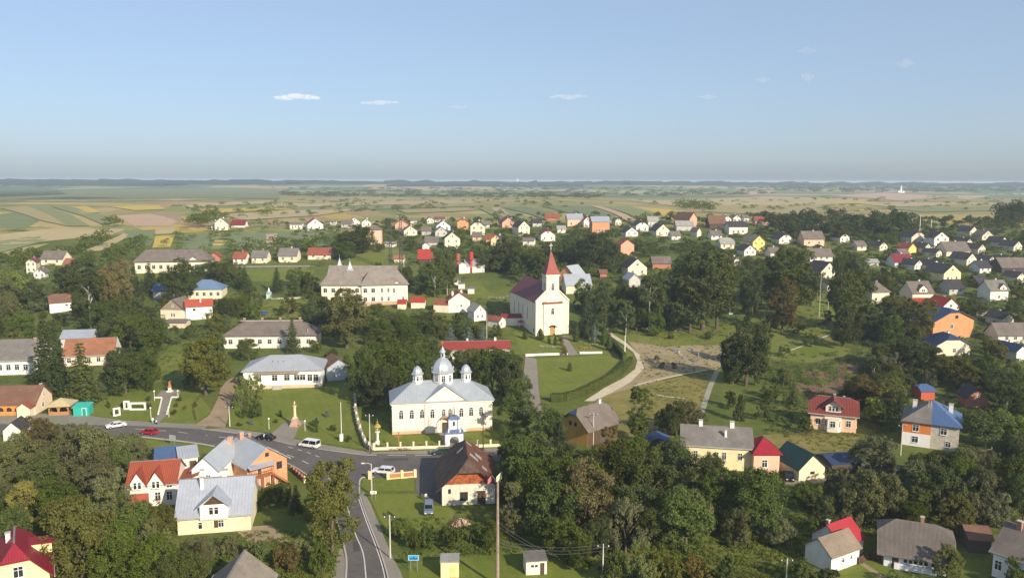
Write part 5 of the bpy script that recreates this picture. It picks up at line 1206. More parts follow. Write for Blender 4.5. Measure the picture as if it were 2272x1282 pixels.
for row in [
 (491, 511, 27, 'gy', 'cream', 'greybrown', 4.6, 9, 3.4, 12), (476, 510, 12, 'gx', 'white', 'greybrown', 3.0, 7), (528, 505, 30, 'gx', 'white', 'darkred', 1.8, 8, 3.2, 0, 0, 0),
 (700, 511, 34, 'gy', 'white', 'red', 3.8, 9, 3.8, 22), (656, 509, 26, 'gx', 'white', 'grey', 3.2, 6, 1.0, 0, 3, 0), (115, 588, 48, 'gx', 'cream', 'greybrown', 3.0, 9, 3.6, 0), (70, 607, 19, 'gy', 'cream', 'darkred', 5.4, 9, None, 18), (88, 619, 23, 'gy', 'white', 'greybrown', 2.8, 7), (148, 602, 14, 'gx', 'orange', 'clay', 3.4, 7, None, 0, 1, 0),
 (531, 586, 27, 'gx', 'white', 'redbrown', 2.8, 8, None, 0), (575, 584, 33, 'gx', 'cream', 'grey', 2.9, 8, 3.2, 0), (638, 582, 40, 'gx', 'cream', 'grey', 3.2, 9, 3.6, 0), (708, 576, 50, 'gx', 'cream', 'redbrown', 2.4, 9, 3.2, 0, 2, 0), (476, 580, 22, 'gy', 'brick', 'redbrown', 2.4, 7, None, 10, 0, 0),
 (829, 543, 33, 'hip', 'pink', 'greybrown', 8.4, 9, 2.8, 4, 3, 0), (787, 502, 22, 'gy', 'white', 'grey', 3.4, 9), (813, 503, 20, 'gy', 'white', 'greybrown', 3.0, 8), (891, 510, 28, 'gy', 'salmon', 'redbrown', 3.6, 9, 2.8, 6), (911, 523, 29, 'gy', 'cream', 'greybrown', 3.0, 9, 3.0, 14), (917, 497, 12, 'gx', 'white', 'grey', 2.4, 5, 1, 0, 0, 0),
 (955, 496, 15, 'gy', 'white', 'greybrown', 2.8, 7), (974, 493, 20, 'gx', 'white', 'brown', 2.2, 7, 1.6, 0, 0, 0), (984, 512, 31, 'gy', 'bluewhite', 'grey', 3.0, 9), (979, 525, 26, 'gy', 'grey', 'grey', 3.0, 8), (1004, 553, 34, 'gy', 'cream', 'dark', 6.0, 9, 3.6, 10), (1027, 509, 25, 'halfy', 'orange', 'redbrown', 4.6, 9, 2.8, 4), (1060, 522, 32, 'halfy', 'cream', 'dark', 5.6, 9, 3.6, 4),
 (1058, 536, 19, 'gx', 'pink', 'greybrown', 2.8, 7, None, 0, 1, 0), (1102, 548, 26, 'gy', 'paleyellow', 'dark', 4.2, 8, 2.6, -12), (1088, 541, 20, 'gx', 'salmon', 'redbrown', 2.8, 7, 2.4, -12, 0, 0), (1128, 505, 28, 'gy', 'salmon', 'darkred', 3.4, 9, None, 16), (1163, 522, 27, 'gy', 'cream', 'dark', 5.2, 10, 3.6, 24), (1216, 535, 32, 'halfy', 'white', 'darkred', 3.6, 9, 3.4, 10), (1225, 489, 30, 'gx', 'brick', 'redbrown', 2.0, 8, 2.6, 0, 0, 0), (1172, 545, 24, 'gx', 'white', 'grey', 2.6, 7, 1.4, -10, 1, 0),
 (1276, 502, 34, 'gx', 'pink', 'steel', 5.0, 9, 3.2, 4), (1304, 504, 18, 'gy', 'white', 'red', 4.4, 9, 2.6, 8), (1333, 518, 39, 'gx', 'orangebrick', 'steel', 7.4, 10, 3.0, 6, 4, 0), (1372, 501, 14, 'gy', 'cream', 'greybrown', 3.6, 8), (1392, 566, 31, 'gy', 'salmon', 'redbrown', 5.6, 8, 2.8, 12, 0, 0), (1402, 525, 29, 'gy', 'white', 'dark', 2.6, 9, 3.0, 16), (1425, 514, 29, 'halfy', 'white', 'dark', 3.8, 9, 3.0, 14), (1449, 503, 22, 'gx', 'white', 'lightgrey', 3.8, 7, 2.8, 0, 2, 0), (1471, 524, 33, 'gy', 'cream', 'dark', 3.4, 9, 4.0, 18),
 (1520, 512, 38, 'gx', 'grey', 'lightgrey', 3.2, 9, 2.8, 0, 0, 0), (1551, 526, 11, 'gy', 'cream', 'grey', 3.6, 7, 2, 22, 0, 0), (1538, 503, 22, 'gy', 'salmon', 'brown', 5.4, 16, 4.0, 30, 0, 0), (1592, 507, 36, 'gx', 'dark', 'brown', 3.2, 11, 5.0, 0, 0, 0), (1614, 494, 18, 'gy', 'white', 'grey', 2.8, 8), (1635, 493, 18, 'gy', 'white', 'grey', 3.0, 8), (1638, 520, 42, 'gx', 'white', 'dark', 4.8, 9, 3.0, 4, 3, 0), (1690, 499, 28, 'gx', 'pink', 'redbrown', 3.0, 8, 2.6, 0, 2, 0), (1656, 491, 12, 'gx', 'white', 'greybrown', 2.6, 6, 2, 10, 0, 0),
 (1614, 553, 30, 'halfx', 'cream', 'lightgrey', 3.0, 9, 3.0, 2), (1683, 558, 34, 'gy', 'yellow', 'grey', 5.4, 9, 3.4, 24), (1664, 567, 29, 'gy', 'white', 'dark', 2.8, 8, None, 16), (1414, 612, 45, 'gy', 'cream', 'dark', 4.0, 9, 4.2, 14), (1408, 637, 27, 'gy', 'grey', 'steel', 3.4, 7, 2.6, 16, 0, 0), (1468, 596, 40, 'gx', 'brick', 'greybrown', 2.6, 9, 2.8, 0, 0, 0), (1636, 590, 15, 'gy', 'paleyellow', 'greybrown', 2.8, 8),
 (1744, 541, 34, 'halfy', 'white', 'dark', 2.8, 9, 3.4, 14), (1806, 546, 46, 'gx', 'pink', 'greybrown', 4.0, 10, 4.2, 4), (1874, 538, 24, 'gy', 'white', 'dark', 3.0, 9, None, 16), (1822, 580, 50, 'gx', 'white', 'greybrown', 2.6, 9, 3.8, 2, 3), (1838, 628, 44, 'gy', 'cream', 'dark', 5.4, 10, 4.2, 20), (1848, 646, 27, 'gx', 'cream', 'greybrown', 3.0, 6, 1.6, 4, 1, 0), (1953, 674, 42, 'hip', 'cream', 'greybrown', 4.6, 9, 4.4, 10),
 (2038, 540, 38, 'halfy', 'beige', 'dark', 3.8, 10, 3.8, 14), (2088, 549, 36, 'gy', 'white', 'dark', 5.6, 9, 3.4, 10), (2024, 562, 25, 'gy', 'yellow', 'redbrown', 2.8, 8, 2.6, 26, 0), (2058, 562, 27, 'gy', 'cream', 'dark', 2.8, 8, None, 26), (2083, 573, 18, 'gy', 'cream', 'dark', 3.0, 9, None, 26), (2126, 568, 56, 'gx', 'cream', 'greybrown', 2.6, 11, 4.6, 6, 2), (2155, 588, 33, 'gy', 'cream', 'dark', 3.0, 10, None, 26), (2178, 563, 26, 'gy', 'beige', 'dark', 2.8, 9, None, 26),
 (2160, 523, 27, 'gy', 'cream', 'dark', 2.8, 9, None, 26), (2191, 533, 30, 'gy', 'beige', 'greybrown', 2.8, 8, 3.2, 14), (2227, 548, 28, 'gy', 'cream', 'dark', 2.8, 9, None, 24), (2258, 557, 28, 'gy', 'cream', 'dark', 2.8, 9, None, 24), (2200, 589, 22, 'gy', 'white', 'dark', 2.8, 9, None, 26), (2222, 601, 15, 'gy', 'white', 'dark', 3.2, 9, None, 30, 0), (2252, 606, 62, 'gx', 'dark', 'greybrown', 2.6, 10, 4.4, 4, 0, 0),
 (2004, 594, 40, 'gx', 'white', 'darkred', 2.8, 9, 3.6, 4), (2038, 600, 27, 'gy', 'white', 'dark', 2.8, 9, None, 26), (2076, 602, 31, 'gy', 'cream', 'dark', 2.8, 9, None, 26), (2112, 626, 50, 'gy', 'paleyellow', 'dark', 4.2, 12, 3.8, 20), (2046, 680, 50, 'gx', 'cream', 'greybrown', 5.6, 9, 4.2, 8, 2, 1), (2052, 692, 38, 'gx', 'white', 'red', 2.6, 7, 2.4, 2, 0, 0), (2108, 704, 60, 'gy', 'white', 'red', 3.0, 9, 4.4, 14), (2216, 668, 44, 'gx', 'white', 'grey', 4.6, 8, 3.8, 8, 1), (2237, 724, 30, 'gy', 'beige', 'dark', 3.0, 8, None, 18, 0), (2252, 761, 78, 'gx', 'white', 'greybrown', 2.8, 8, 3.6, 2, 3, 0), (2266, 802, 30, 'gy', 'white', 'navy', 3.6, 9, None, 16, 0),
 (941, 585, 25, 'gx', 'dark', 'red', 2.4, 9, 4.4, 4, 0, 0), (961, 584, 14, 'gx', 'brick', 'redbrown', 2.4, 7, 2.6, 4, 0, 0), (958, 548, 28, 'gx', 'grey', 'greybrown', 2.6, 9, 2.8, 6, 0, 0), (945, 556, 15, 'gy', 'white', 'grey', 2.8, 7, None, 14, 0, 0), (1339, 618, 15, 'gx', 'brick', 'brown', 2.6, 5, 1.4, 4, 0, 0), (885, 583, 22, 'gx', 'beige', 'clay', 2.0, 6, 1.6, 0, 0, 0),
 (2122, 654, 34, 'gx', 'grey', 'dark', 2.6, 9, 3.4, 6, 2, 1), (2186, 606, 28, 'gx', 'white', 'dark', 2.6, 8, 3.0, 10, 2, 1), (1936, 592, 26, 'gx', 'grey', 'lightgrey', 2.2, 6, 1.4, 0, 2, 0), (2010, 578, 22, 'gx', 'grey', 'greybrown', 2.6, 8, 3, 14, 1, 0), (2182, 640, 26, 'gx', 'dark', 'dark', 2.4, 8, 2.8, 10, 0, 0), (1887, 642, 20, 'gy', 'grey', 'dark', 4.0, 9, 3, 18), (1590, 532, 24, 'gx', 'white', 'greybrown', 2.6, 8, 2.6, 4, 2, 1), (946, 522, 20, 'gx', 'grey', 'greybrown', 2.6, 7, 2.4, 4, 1, 0), (1078, 507, 18, 'gx', 'white', 'grey', 2.6, 7, 2.2, 4, 1, 0), (1192, 503, 20, 'gx', 'grey', 'dark', 2.6, 8, 2.4, 8, 1, 0), (1246, 517, 18, 'gx', 'white', 'lightgrey', 2.4, 7, 2.0, 4, 1, 0), (866, 548, 24, 'gx', 'white', 'grey', 1.8, 5, 1.0, 0, 2, 0), (738, 500, 12, 'gx', 'white', 'grey', 2.4, 6, 1.6, 0, 1, 0), (768, 506, 22, 'gx', 'grey', 'greybrown', 2.6, 8, 2.6, 0, 2, 0), (1500, 532, 20, 'gx', 'white', 'grey', 2.4, 7, 2.2, 6, 1, 0), (1912, 556, 22, 'gx', 'cream', 'greybrown', 2.4, 8, 2.6, 8, 1, 0), (1960, 556, 22, 'gy', 'cream', 'dark', 2.6, 8, None, 20), (2236, 588, 22, 'gy', 'cream', 'dark', 2.6, 8, None, 24), (2150, 548, 22, 'gy', 'beige', 'dark', 2.6, 8, None, 24), (2265, 628, 26, 'gy', 'cream', 'dark', 2.8, 8, None, 20), (2180, 700, 30, 'gx', 'grey', 'dark', 2.6, 8, 2.8, 8, 1, 0), (1720, 572, 22, 'gx', 'white', 'greybrown', 2.6, 8, 2.6, 6, 1, 1)]:
    hb = FH(*row)
    if row[:2] == (2046, 680): hb.dormer(0, 5.6, 3.6, 1.6, 1.6, ROOF['greybrown'], WALL['white'], y0=-.06, win=(2, .6, 1.0))
    if row[:2] == (2216, 668): hb.dormer(hb.w * .2, 4.6, 3.2, 1.2, 1.4, ROOF['grey'], WALL['white'], y0=-.06, win=(1, .8, 1.0))
for p_, x, y in (('red-roofed white house', 2108, 690), ('three-storey brick house', 1333, 500), ('bright yellow house', 1683, 540), ('pale yellow gable house', 2112, 610), ('tall white gabled house', 2088, 530), ('white farmhouse', 491, 500), ('pink brick block', 829, 520), ('salmon gabled house', 1392, 548), ('two tall chestnut trees', 1745, 620), ('red-roofed far house', 700, 500), ('reddish barn', 1592, 495), ('cream gabled house', 1838, 605), ('twin lattice masts', 878, 545)):
    LANDMARKS.append((p_, x, y))

# ------------------------------------------------------------------ masts, poles, wires
for px, py, top, lab in ((867, 600, 485, 'thinner lattice mast of the pair above the school roof'), (890, 603, 478, 'taller lattice mast carrying a square top frame above the school')):
    q = P(px, py); hgt_ = (py - top) * MPP(q) / math.cos(R(7)); t = thing('lattice_mast', lab, 'mast', q, group='lattice masts')
    legs = MB(); br = MB(); s0, s1 = .75, .42
    for sx in (-1, 1):
        for sy in (-1, 1): legs.tube([(sx * s0, sy * s0, 0), (sx * s1, sy * s1, hgt_)], .09, 4)
    n = int(hgt_ / 1.6)
    for k in range(n):
        z0, z1 = hgt_ * k / n, hgt_ * (k + 1) / n; w0, w1 = s0 + (s1 - s0) * k / n, s0 + (s1 - s0) * (k + 1) / n
        c0 = [(-w0, -w0, z0), (w0, -w0, z0), (w0, w0, z0), (-w0, w0, z0)]; c1 = [(-w1, -w1, z1), (w1, -w1, z1), (w1, w1, z1), (-w1, w1, z1)]
        for i in range(4): br.tube([c0[i], c1[(i + 1) % 4]], .05, 3, cap=False); br.tube([c1[i], c1[(i + 1) % 4]], .05, 3, cap=False)
    lg = legs.build('mast_legs', IRON, t); br.build('bracing', IRON, t)
    if px == 890: 
        tp = MB()
        for a_, b_ in (((-2, 0), (2, 0)), ((0, -1.2), (0, 1.2))): tp.tube([(a_[0], a_[1], hgt_), (b_[0], b_[1], hgt_)], .09, 4)
        tp.tube([(0, 0, hgt_), (0, 0, hgt_ + 2.5)], .07, 4); tp.build('top_frame', IRON, t)
POLEM = plaster((.55, .53, .48), .3)
def pole(px, py, top, lab, kind='lamp', m=None, rad=.14, name=None):
    q = P(px, py); h = (py - top) * MPP(q) / math.cos(R(14)); m = m or POLEM
    name = name or ('street_lamp' if kind == 'lamp' else 'utility_pole')
    t = thing(name, lab, 'lamp' if kind == 'lamp' else 'pole', q, group='poles and lamps along the streets')
    MB().tube([(0, 0, -.5), (0, 0, h)], [rad, rad * .6], 8).build('shaft', m, t)
    if kind == 'lamp':
        MB().tube([(0, 0, h - .1), (-.5, -.3, h + .25), (-1.3, -.6, h + .35)], .05, 6).build('arm', m, t); MB().box(-1.75, -1.2, -.75, -.45, h + .28, h + .42).build('lamp_head', FRAMEW, t)
    elif kind == 'globe': MB().lathe([(.05, h - .1), (.22, h + .05), (.24, h + .2), (.05, h + .4)], 10).build('lamp_globe', WHITE, t)
    elif kind == 'power':
        MB().box(-.9, .9, -.06, .06, h - .55, h - .43).build('crossarm', IRON, t)
        ins = MB()
        for x in (-.8, 0, .8): ins.lathe([(.05, h - .43), (.09, h - .35), (.05, h - .2)], 6, cx=x)
        ins.build('insulators', FRAMEW, t)
    return t, h
pole(866, 1237, 1140, 'slim concrete pole with small lamp beside the lower road', 'power')
pole(825, 1097, 1028, 'pale street lamp on the small grass island at the junction', 'lamp')
pole(758, 978, 892, 'slim mast with white pedestal on the park lawn', 'plain', FRAMEW, .09)
MB().box(-.35, .35, -.35, .35, -.3, 1.7).build('pedestal', WHITE, bpy.data.objects['utility_pole.001'] if 'utility_pole.001' in bpy.data.objects else None)
pole(821, 999, 918, 'concrete pole by the corner of the church fence and stone wall', 'power')
pole(510, 946, 900, 'concrete pole beside the dirt driveway', 'power')
pole(1072, 997, 917, 'pole standing at the church fence near its right end', 'power', WOODD)
pole(1386, 789, 745, 'white pole beside the bend of the sand track', 'plain', FRAMEW, .2)
pole(1316, 988, 915, 'tall thin pole beside the ochre barn', 'power')
pole(1337, 1290, 1204, 'weathered concrete pole in front of the dark woods', 'power')
pole(1744, 1292, 1236, 'short pale pole near the small white cottage', 'power')
pole(2001, 765, 716, 'pole among dark trees left of the tall orange house', 'power')
pole(1817, 705, 614, 'very tall thin pole on the green slope between big trees', 'power')
pole(1836, 705, 660, 'short pole on the green slope beside the very tall pole', 'plain')
pole(1998, 1010, 940, 'thin grey pole at the corner of the duplex', 'power')
pole(897, 640, 580, 'pole to the right of the turreted school', 'plain')
pole(684, 770, 730, 'thin pole right of the long grey-hipped house', 'plain')
pole(1080, 760, 695, 'pole left of the cream church near blue spruces', 'plain')
pole(748, 1148, 1108, 'lamp with white head peeking out of the tall roadside tree', 'lamp')
for px, lab in ((2023, 'first pale pole of three behind the dark poplars'), (2040, 'tallest pale pole of three behind the dark poplars'), (2065, 'third pale pole of three behind the dark poplars')): pole(px, 520, 487 if px != 2040 else 478, lab, 'plain', FRAMEW, .25)
for px, py, top, lab in ((335, 927, 906, 'short lamp left of the statue path near the road'), (343, 889, 869, 'short lamp at the left corner of statue terrace'), (395, 882, 868, 'short lamp at the right corner of statue terrace'), (375, 925, 905, 'short lamp right of the statue path near the road'), (597, 952, 930, 'small lamp left of the column plaza'), (677, 956, 935, 'small lamp right of the column plaza')):
    pole(px, py, top, lab, 'globe', FRAMEW, .07)
# tall pole with flags in front of the woods
fq = P(1104, 1300); t = thing('flag_pole', 'very tall rusty pole with two small flags at its top', 'pole', fq); hh = (1300 - 1066) * MPP(fq) / math.cos(R(16))
MB().tube([(0, 0, -.5), (0, 0, hh)], [.28, .16], 8).build('shaft', flat((.33, .25, .2), .8, 0, .2, .3), t)
MB().tube([(-.9, 0, hh + .9), (-.3, 0, hh + .1), (0, 0, hh - .4), (.35, 0, hh + .1), (.6, 0, hh + 1.4)], .06, 5).box(-.5, .5, -.08, .08, hh - .1, hh + .05).build('bracket', IRON, t)
def flag(x, z, w, h_, m, name='flag'):
    mb = MB()
    for k in range(5):
        a, b_ = k / 5, (k + 1) / 5; f = lambda s: (x - w * s, .18 * math.sin(s * 5), z - .35 * h_ * s)
        p, q_ = f(a), f(b_)
        mb.poly([p, q_, (q_[0], q_[1], q_[2] + h_ * (1 - .3 * b_)), (p[0], p[1], p[2] + h_ * (1 - .3 * a))])
    mb.build(name, m, t)
flag(.6, hh + .3, .8, 1.1, flat((.62, .68, .40), .8)); flag(-.85, hh - .1, .6, 1.0, flat((.5, .16, .2), .8))
def cable(a, b, sag, lab, r=.024):
    pts = [a.lerp(b, k / 12) - Vector((0, 0, sag * 4 * (k / 12) * (1 - k / 12))) for k in range(13)]
    o = MB().tube([p - a for p in pts], r, 4).build('power_cable', flat((.10, .10, .10), .7), None, a); o['label'] = lab; o['category'] = 'cable'; o['group'] = 'overhead cables'
ft = fq + Vector((0, 0, hh * .62))
p1 = P(1337, 1290) + Vector((0, 0, 6.0)); p2 = PZ(1233, 1230, 3.0)
cable(ft, Vector(p2), .5, 'upper cable slanting from tall flag pole towards white shed'); cable(ft - Vector((0, 0, .7)), Vector(p2) + Vector((.4, 0, -.3)), .6, 'lower cable slanting from tall flag pole towards white shed')
for dz, lab in ((0, 'highest'), (-.5, 'middle'), (-1.0, 'lowest')): cable(fq + Vector((0, 0, hh * .45 + dz)), p1 + Vector((0, 0, dz)), .9, lab + ' of three cables between flag pole and concrete pole')

# ------------------------------------------------------------------ fences, walls, hedge
fa, fb = P(831, 998), P(1112, 990)
def church_fence():
    t = thing('church_fence', 'low cream fence with square posts before the domed church', 'fence', fa); dv = fb - fa; L = dv.xy.length; a = math.atan2(dv.y, dv.x); m = plaster((.80, .70, .48), .15)
    gate = (L * .57, L * .71)
    for x0, x1 in ((0, gate[0]), (gate[1], L)):
        MB().box(x0, x1, -.14, .14, -.4, .62).build('base_wall', m, t, rz=a)
        MB().box(x0, x1, -.03, .03, 1.0, 1.06).box(x0, x1, -.03, .03, .7, .74).build('rail', IRON, t, rz=a)
    me = MB().box(-.17, .17, -.17, .17, -.4, 1.6).mesh('post', m); cap = MB().box(-.22, .22, -.22, .22, 1.602, 1.7).mesh('post_cap', m)
    k = 0
    while k * 2.9 <= L:
        x = k * 2.9; k += 1
        if gate[0] - .3 < x < gate[1] + .3: continue
        o = inst('post', me, t, (x * math.cos(a), x * math.sin(a), 0), a); inst('post_cap', cap, o)
church_fence()
def stone_wall():
    pts = smooth([P(*q) for q in ((829, 998), (812, 990), (803, 968), (794, 940), (789, 915), (788, 880))], 5)
    t = thing('stone_wall', 'curved rubble stone wall with pale posts along the church lawn', 'wall', pts[0])
    st = earth_mat('rubble_stone', (.42, .37, .30), (.30, .26, .21), 1.2, .5, .9, 6)
    mb = MB()
    for a, b in zip(pts, pts[1:]):
        d = (b - a); d.z = 0; n = Vector((-d.y, d.x, 0)).normalized() * .3
        q = [a - n, b - n, b + n, a + n]; mb.slab([(p.x - pts[0].x, p.y - pts[0].y, H(p.x, p.y) + 1.0 - pts[0].z) for p in q], 1.5)
    mb.build('wall_core', st, t)
    stone = []
    for v in range(3):
        bm = bmesh.new(); bmesh.ops.create_icosphere(bm, subdivisions=1, radius=.34)
        for x in bm.verts: x.co *= random.uniform(.75, 1.15)
        me = bpy.data.meshes.new('stone'); bm.to_mesh(me); bm.free(); me.materials.append(st); stone.append(me)
    L = sum((b - a).length for a, b in zip(pts, pts[1:]))
    for k in range(150):
        s = random.random() * (len(pts) - 1); i = int(s); p = pts[i].lerp(pts[i + 1], s - i); d = pts[i + 1] - pts[i]; n = Vector((d.y, -d.x, 0)).normalized() * random.uniform(.15, .34) * random.choice((1, -1))
        o = inst('stone', stone[k % 3], t, (p.x + n.x - pts[0].x, p.y + n.y - pts[0].y, random.uniform(.1, 1.05) + H(p.x, p.y) - pts[0].z), random.uniform(0, 6), (1, 1, random.uniform(.6, .9)))
    pm = MB().box(-.2, .2, -.2, .2, 0, 1.6).mesh('post', plaster((.72, .66, .52), .2))
    for k in range(0, len(pts), 3): inst('post', pm, t, (pts[k].x - pts[0].x, pts[k].y - pts[0].y, H(*pts[k].xy) - pts[0].z), .4)
stone_wall()
def brick_screen():
    a, b = P(861, 1063), P(921, 1058); t = thing('brick_screen_wall', 'low orange brick wall with cream frame and pillars at the junction', 'wall', a); dv = b - a; L = dv.xy.length; an = math.atan2(dv.y, dv.x); cr = plaster((.80, .62, .36), .1); br = brickwork((.50, .17, .06), bw=.3, bh=.1)
    MB().box(0, L, -.12, .12, -.3, .28).build('base_wall', cr, t, rz=an)
    for x0, x1 in ((.3, L * .47), (L * .56, L - .3)): MB().box(x0, x1, -.09, .09, .282, 1.15).build('brick_panel', br, t, rz=an); MB().box(x0, x1, -.14, .14, 1.152, 1.3).build('coping', cr, t, rz=an)
    for x in (0, L * .515, L): MB().box(x - .28, x + .28, -.28, .28, -.3, 1.65).build('pillar', cr, t, rz=an)
    q = P(821, 1062); t2 = thing('cream_pillar', 'lone cream square pillar beside the junction street lamp', 'pillar', q); MB().box(-.3, .3, -.3, .3, -.3, 1.5).build('shaft', cr, t2); MB().box(-.37, .37, -.37, .37, 1.502, 1.62).build('capital', cr, t2)
    f0, f1 = P(646, 1044), P(676, 1070); t = thing('brick_fence', 'short red brick fence with pillars beside the orange brick house', 'fence', f0); dv = f1 - f0; L = dv.xy.length; an = math.atan2(dv.y, dv.x); rb = brickwork((.36, .10, .07), bw=.3, bh=.1)
    MB().box(0, L, -.1, .1, -.3, .9).build('base_wall', rb, t, rz=an)
    for k in range(6): MB().box(L * k / 5 - .2, L * k / 5 + .2, -.2, .2, -.3, 1.35).build('pillar', rb if k < 5 else cr, t, rz=an)
brick_screen()
ch_w0 = [P(1166, 790), P(1215, 788), P(1260, 787)]; ch_w1 = [P(1286, 785), P(1336, 784)]
for seg, lab in ((ch_w0, 'long low white garden wall left of the church walk'), (ch_w1, 'short low white garden wall right of the church walk')):
    o = ribbon('garden_wall', None, .4, WHITE, 0, .7, world=seg, kind=None, n=3); o['label'] = lab; o['category'] = 'wall'
def leaf_quads(n, pos, nrm, size, rng, flat_=.6):
    """n rhombic leaves at pos (n,3) with outward normals nrm"""
    nn = nrm * flat_ + rng.normal(0, .45, (n, 3)); nn /= np.linalg.norm(nn, axis=1, keepdims=True) + 1e-9
    t = np.cross(nn, rng.normal(0, 1, (n, 3))); t /= np.linalg.norm(t, axis=1, keepdims=True) + 1e-9
    b = np.cross(nn, t); s = size * rng.uniform(.65, 1.35, (n, 1))
    V = np.stack([pos - t * s, pos + b * s * .62, pos + t * s, pos - b * s * .62], 1).reshape(-1, 3)
    return V
def quads_mesh(name, V, mat):
    return npmesh(name, V, np.arange(len(V)).reshape(-1, 4), mat)
def hedge(px, w, h_, mat, lab, dens=26, base=0.0):
    pts = smooth([P(*q) for q in px], 6); rng = np.random.default_rng(len(px)); o0 = pts[0]; VV = []; core = MB()
    for a, b in zip(pts, pts[1:]):
        d = b - a; L = d.length; n2 = Vector((-d.y, d.x, 0)).normalized(); m = int(L * dens * (h_ * 2 + w))
        s = rng.random(m); u = rng.random(m) * (2 * h_ + w); P_ = np.zeros((m, 3)); N_ = np.zeros((m, 3))
        side = np.where(u < h_, -1, np.where(u > h_ + w, 1, 0)); off = np.where(side == 0, (u - h_) - w / 2, side * w / 2); z = np.where(side < 0, u, np.where(side > 0, u - h_ - w, h_))
        P_[:, 0] = a.x + d.x * s + n2.x * off - o0.x; P_[:, 1] = a.y + d.y * s + n2.y * off - o0.y; P_[:, 2] = a.z + d.z * s + z - o0.z + rng.normal(0, .08, m)
        N_[:, 0] = n2.x * side; N_[:, 1] = n2.y * side; N_[:, 2] = np.where(side == 0, 1, .3)
        VV.append(leaf_quads(m, P_, N_, .17, rng))
        k = n2 * (w / 2 - .08); core.slab([(p.x - o0.x, p.y - o0.y, p.z - o0.z + h_ - .12) for p in (a - k, b - k, b + k, a + k)], h_)
    t = thing('hedge', lab, 'hedge', o0)
    link(bpy.data.objects.new('foliage', quads_mesh('foliage', np.concatenate(VV), mat)), t); core.build('inner_growth', mat, t)
hedge([(1340, 748), (1362, 772), (1385, 800)], 1.2, 2.4, LEAF['thuja'], 'dark clipped hedge beside the sand track near the church')
hedge([(1400, 806), (1372, 834), (1330, 858), (1290, 878), (1255, 889), (1222, 891)], 1.3, 2.3, LEAF['green'], 'long clipped green hedge curving round the church lawn')
# ------------------------------------------------------------------ monuments and frames
BR = plaster((.36, .20, .14), .35)
def figure(parent, h, m, arm=True, loc=(0, 0, 0), name='figure', pose=0):
    s = h / 1.75
    J = {'pel': (0, 0, .95), 'spi': (0, .02, 1.2), 'che': (0, .02, 1.38), 'nec': (0, 0, 1.5), 'hed': (0, -.02, 1.63), 'top': (0, -.01, 1.72),
         'ls': (-.19, 0, 1.40), 'le': (-.27, -.02, 1.13), 'lh': (-.26, -.12, .90), 'rs': (.19, 0, 1.40), 're': (.33, -.05, 1.55) if arm else (.27, -.03, 1.13), 'rh': (.36, -.05, 1.85) if arm else (.28, -.14, .9),
         'lk': (-.11, -.03 - .1 * pose, .5), 'la': (-.12, .02 + .12 * pose, .08), 'lt': (-.12, -.12 + .12 * pose, .03), 'rk': (.11, -.03 + .05 * pose, .5), 'ra': (.12, .02 - .15 * pose, .08), 'rt': (.12, -.12 - .15 * pose, .03), 'lp': (-.1, 0, .9), 'rp': (.1, 0, .9)}
    rad = {'pel': .14, 'spi': .13, 'che': .16, 'nec': .06, 'hed': .105, 'top': .07, 'ls': .07, 'le': .05, 'lh': .04, 'rs': .07, 're': .05, 'rh': .04, 'lk': .065, 'la': .045, 'lt': .035, 'rk': .065, 'ra': .045, 'rt': .035, 'lp': .1, 'rp': .1}
    E = [('pel', 'spi'), ('spi', 'che'), ('che', 'nec'), ('nec', 'hed'), ('hed', 'top'), ('che', 'ls'), ('ls', 'le'), ('le', 'lh'), ('che', 'rs'), ('rs', 're'), ('re', 'rh'), ('pel', 'lp'), ('lp', 'lk'), ('lk', 'la'), ('la', 'lt'), ('pel', 'rp'), ('rp', 'rk'), ('rk', 'ra'), ('ra', 'rt')]
    ks = list(J); me = bpy.data.meshes.new(name); me.from_pydata([tuple(c * s for c in J[k]) for k in ks], [(ks.index(a), ks.index(b)) for a, b in E], [])
    o = link(bpy.data.objects.new(name, me)); md = o.modifiers.new('skin', 'SKIN'); o.modifiers.new('sub', 'SUBSURF').levels = 1
    for k, v in zip(ks, me.skin_vertices[0].data): v.radius = (rad[k] * s,) * 2; v.use_root = k == 'pel'
    dg = bpy.context.evaluated_depsgraph_get(); me2 = bpy.data.meshes.new_from_object(o.evaluated_get(dg)); bpy.data.objects.remove(o)
    me2.materials.clear(); [me2.materials.append(x) for x in (m if isinstance(m, list) else [m])]
    me2.name = name
    if isinstance(m, list):
        for f in me2.polygons:
            z = f.center.z / s; f.material_index = 2 if z > 1.52 else (0 if z > .93 else 1)
    me2.polygons.foreach_set('use_smooth', [True] * len(me2.polygons))
    q = link(bpy.data.objects.new(name, me2), parent); q.location = loc; return q
sq = P(377, 869); t = thing('statue', 'rusty brown figure with raised arm on white pedestal above terrace', 'statue', sq); LANDMARKS.append(('brown statue terrace', 377, 870)); PROTECT.append((340, 842, 402, 925, 200))
PD = plaster((.78, .74, .66), .2); MB().box(-.75, .75, -.6, .6, -.3, .35).build('plinth', PD, t); MB().lathe([(.62, .352), (.5, .5), (.45, 1.2), (.58, 1.35)], 4, ph=.5).build('pedestal', PD, t)
figure(t, 1.9, plaster((.46, .19, .10), .3), True, (0, 0, 1.34))
MB().lathe([(.55, 1.345), (.42, 1.8), (.3, 2.35)], 10).build('robe', plaster((.46, .19, .10), .3), t)
cq = P(655, 944); t = thing('column_monument', 'tall cream column with small statue on a stepped pinkish pedestal', 'monument', cq); LANDMARKS.append(('cream column monument', 655, 915)); PROTECT.append((640, 886, 672, 978, 180))
PK = plaster((.48, .32, .25), .25); CM = plaster((.74, .60, .38), .25)
for k, (w_, z0, z1) in enumerate(((1.15, -.4, .5), (.9, .502, 1.0), (.7, 1.002, 1.9))): MB().box(-w_, w_, -w_, w_, z0, z1).build('pedestal_step', PK, t)
